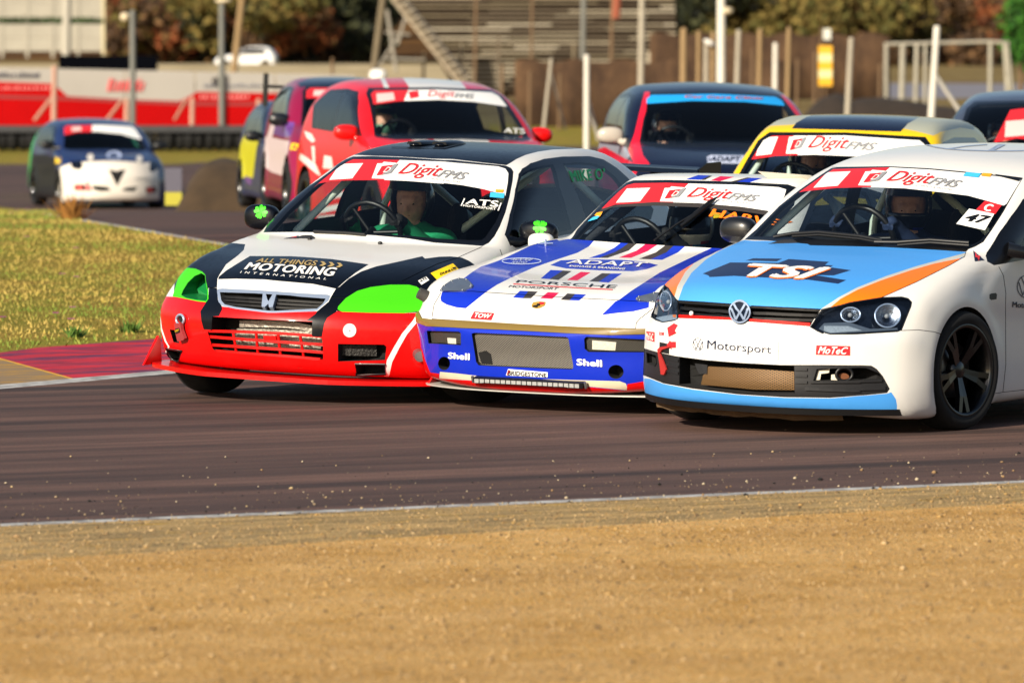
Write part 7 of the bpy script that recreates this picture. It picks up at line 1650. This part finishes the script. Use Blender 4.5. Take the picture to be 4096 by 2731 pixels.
# maroon car with rear wing
PMAR = paint('maroon', '86123c', .35, .6); PPUR = paint('purple', '6a3f8c', .35, .6); PPALE = paint('pale_pink', 'd8c4c4', .45, .4)
c = hatch('maroon_coupe', GEN, (-1.50, 62.04, zg(62.), -82.5, 0, -2.2), PMAR, 'maroon race car with pale pink door panel, black mirror and rear wing', (-.438, .65, .965), (-1.151, .575, 1.315))
c.region(None, PPUR, zp('Y',(430,580),(680,600),(640,740),(560,760),(440,720)), only='body_shell'); c.region(None, PPALE, zp('Y',(270,860),(390,740),(430,600),(480,590),(440,760),(620,800),(560,1160),(430,1120),(360,1060),(290,1090)), only='body_shell')
c.region(None, PNAVY, zp('Y',(740,240),(700,190),(840,140),(1000,120),(1400,120),(1400,240),(810,222)), only='body_shell'); c.region('sun_strip', VRED, zp('Y',(780,350),(810,220),(1400,210),(1400,330)), only='windscreen'); c.region('sun_strip', mat('vinyl_dull', 'c9b8b4', .5), zp('Y',(880,265),(1015,262),(1010,318),(870,325)), only='sun_strip')
ob = finish_bg(c, (-.69, .88, .985), mat('mirror_black', '101216', .35, coat=.4), ('driver in a dark helmet inside the maroon car', SUITB, HK)); c.patch(zp('Y',(650,820),(725,835),(690,895),(630,890)), mat('vinyl_yellow', 'f2c80a', .45), ob['body_shell'], .006, 'sticker')
wg = MB(); wg.box((-3.35, -.80, 1.30), (-3.05, .80, 1.335)); w_ = c.add_mb('rear_wing', wg, BLACK)
for s_ in (-1, 1):
    mb = MB(); mb.box((-3.42, s_*.81-.01, 1.10), (-3.0, s_*.81+.01, 1.46)); c.add_mb('wing_end_plate', mb, BLACK, w_); mb = MB(); mb.box((-3.25, s_*.4-.015, .9), (-3.15, s_*.4+.015, 1.30)); c.add_mb('wing_strut', mb, BLACK, w_)
# blue-grey and yellow car behind it
PBG = paint('blue_grey', '2a3350', .4, .4); PYG = paint('lemon', 'c9c410', .4, .5)
LEM = dict(GEN); LEM['scale'] = .9
c = hatch('lemon_hatchback', LEM, (-2.17, 71., zg(71.), -80., 0, -1.5), PBG, 'blue grey and lemon yellow race car half hidden behind the maroon car', (-.43, .69, .955), (-1.126, .597, 1.325))
c.region(None, PYG, zp('Y',(60,1000),(120,800),(200,640),(340,660),(280,860),(260,1000),(240,1180),(120,1180)), only='body_shell'); c.region(None, PPUR, zp('Y',(150,1160),(225,1180),(220,1260),(170,1230)), only='body_shell'); c.region(None, PYG, zp('Y',(250,590),(290,575),(285,620),(250,625)), only='body_shell')
finish_bg(c, (-.75, .92, .96), BLACK, None, BLACKRIM)
# two-tone car far left
PDB = paint('slate_blue', '1c2c56', .35, .6); PCR = paint('off_white', 'd8d0c4', .4, .5)
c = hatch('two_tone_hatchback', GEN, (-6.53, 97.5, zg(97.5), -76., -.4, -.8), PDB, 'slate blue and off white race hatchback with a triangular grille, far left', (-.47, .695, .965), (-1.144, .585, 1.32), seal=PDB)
c.region('front_bumper', PCR, zp('X',(650,760),(720,720),(860,668),(1040,645),(1170,635),(1300,628),(1500,632),(1680,645),(1790,655),(1900,640),(1965,700),(1970,1110),(1700,1130),(900,1110),(640,1180)), lim=lambda C: C[:, 0] > .1)
c.region('headlight', LHOUS, zp('X',(870,640),(1000,625),(1030,700),(980,745),(890,720))); c.region('headlight~r', LHOUS, zp('X',(1860,620),(1950,640),(1970,720),(1880,775),(1850,740)))
c.region('grille', DARK, zp('X',(1345,740),(1400,745),(1440,760),(1480,745),(1560,735),(1450,945))); 
for i, po in enumerate((zp('X',(905,960),(940,920),(1060,920),(1070,1000),(940,1000)), zp('X',(1140,930),(1330,950),(1375,1000),(1240,1010),(1150,985)), zp('X',(1500,1000),(1560,960),(1710,950),(1660,1010)), zp('X',(1800,960),(1930,950),(1940,1020),(1810,1030)))): c.region('air_intake~%d' % i, DARK, po)
c.region('sun_strip', VWHITE, zp('X',(780,310),(960,275),(1200,268),(1500,300),(1740,370),(1900,250),(1200,100),(700,200)), only='windscreen'); c.region('sun_strip', VRED, zp('X',(780,330),(700,200),(1000,150),(1140,170),(1140,280),(960,280)), only='sun_strip'); c.region('sun_strip', mat('vinyl_dull', 'c9b8b4', .5), zp('X',(885,215),(1000,205),(1010,255),(890,265)), only='sun_strip')
c.region(None, paint('side_shade_black', '16181c', .5, .2), zp('X',(380,560),(560,545),(690,600),(705,1100),(380,1100)), only='body_shell', lim=lambda C: C[:, 1] < -.5)  # shade on the car's right flank, painted into the body colour as near-black
ob = finish_bg(c, (-.63, .93, 1.02), BLACK, None, rims=BLACKRIM)
c.patch(ellipse(zp('X',(1410,565))[0], 30, 17, 16), mat('vinyl_pale', 'b9c6e6', .5), ob['body_shell'], .006, 'round_decal'); c.patch(zp('X',(1080,860),(1100,900),(1140,1000),(1070,1000)), VRED, ob['front_bumper'], .006, 'tow_strap'); c.text('MOTUL', zp('X',(1680,865),(1830,862),(1830,840),(1680,842)), VGREY, ob['front_bumper'], .02, 0, .006)
for p, rx in (((985, 962), 16), ((1860, 990), 16)): c.patch(ellipse(zp('X', p)[0], rx, 12, 14), mat('fog_red', 'a83028', .5), ob['front_bumper'], .006, 'fog_light')
for p in ((1120, 600), (1722, 618)): c.patch(ellipse(zp('X', p)[0], 13, 15, 12), PCR, ob['body_shell'], .02, 'spot_lamp')
c.patch(zp('X',(690,590),(755,590),(750,660),(690,665)), mat('vinyl_yellow', 'f2c80a', .45), ob['body_shell'], .006, 'sticker')
# green car hidden behind it
PGN = paint('green', '2fa85a', .4, .5); PTE = paint('teal', '3aa0a0', .4, .5)
LGR = dict(GEN); LGR['scale'] = .92
c = hatch('green_hatchback', LGR, (-7.05, 104.5, zg(104.5)-.05, -72., 0, -.8), PGN, 'green race car almost hidden behind the slate blue and off white hatchback', (-.43, .69, .955), (-1.126, .597, 1.325))
c.region(None, PTE, zp('X',(430,480),(480,380),(560,270),(700,230),(700,330),(560,420)), only='body_shell')
finish_bg(c, (-.75, .92, .96), BLACK, None, BLACKRIM)
# distant parked car
PWH = paint('car_white', 'e8e6e0', .35, .6)
Yw = 380.; p = at_depth(985, 279, Yw); c = hatch('white_car', GEN, (p[0]-1.2, Yw, p[2], 178, 0, 0), PWH, 'small white hatchback parked on the far bank', (-.43, .69, .955), (-1.126, .597, 1.325), glassm=mat('far_glass', '1c2430', .15)); c.root['category'] = 'car'; c.root['group'] = 'cars parked far behind'
c.region('headlight', LENS if False else mat('lamp_pale', 'c9c6ba', .4), [(.25, .66), (.45, .62), (.5, .7), (.3, .76)], 'side', True, body=True); finish_bg(c, (-.75, .92, .96), PWH, None, BLACKRIM)
# white box on the stand side (small parked van roof)
p = at_depth(1512, 305, 190.); o = tag(empty('white_tank', (p[0], 190., zg(190.))), 'small rounded white tank top showing above the red hatchback roof', 'tank'); mb = MB(); V, F = super_ball((0, 0, p[2]-zg(190.)+.02), (.27, .25, .20), 2.6); mb.add(V, F, True); mb.build('tank', mat('tank_white', 'e2e0da', .5), o); mb = MB(); mb.tube([(0, 0, 0), (0, 0, p[2]-zg(190.)-.05)], .12, 10); mb.build('stand', POSTG, o)
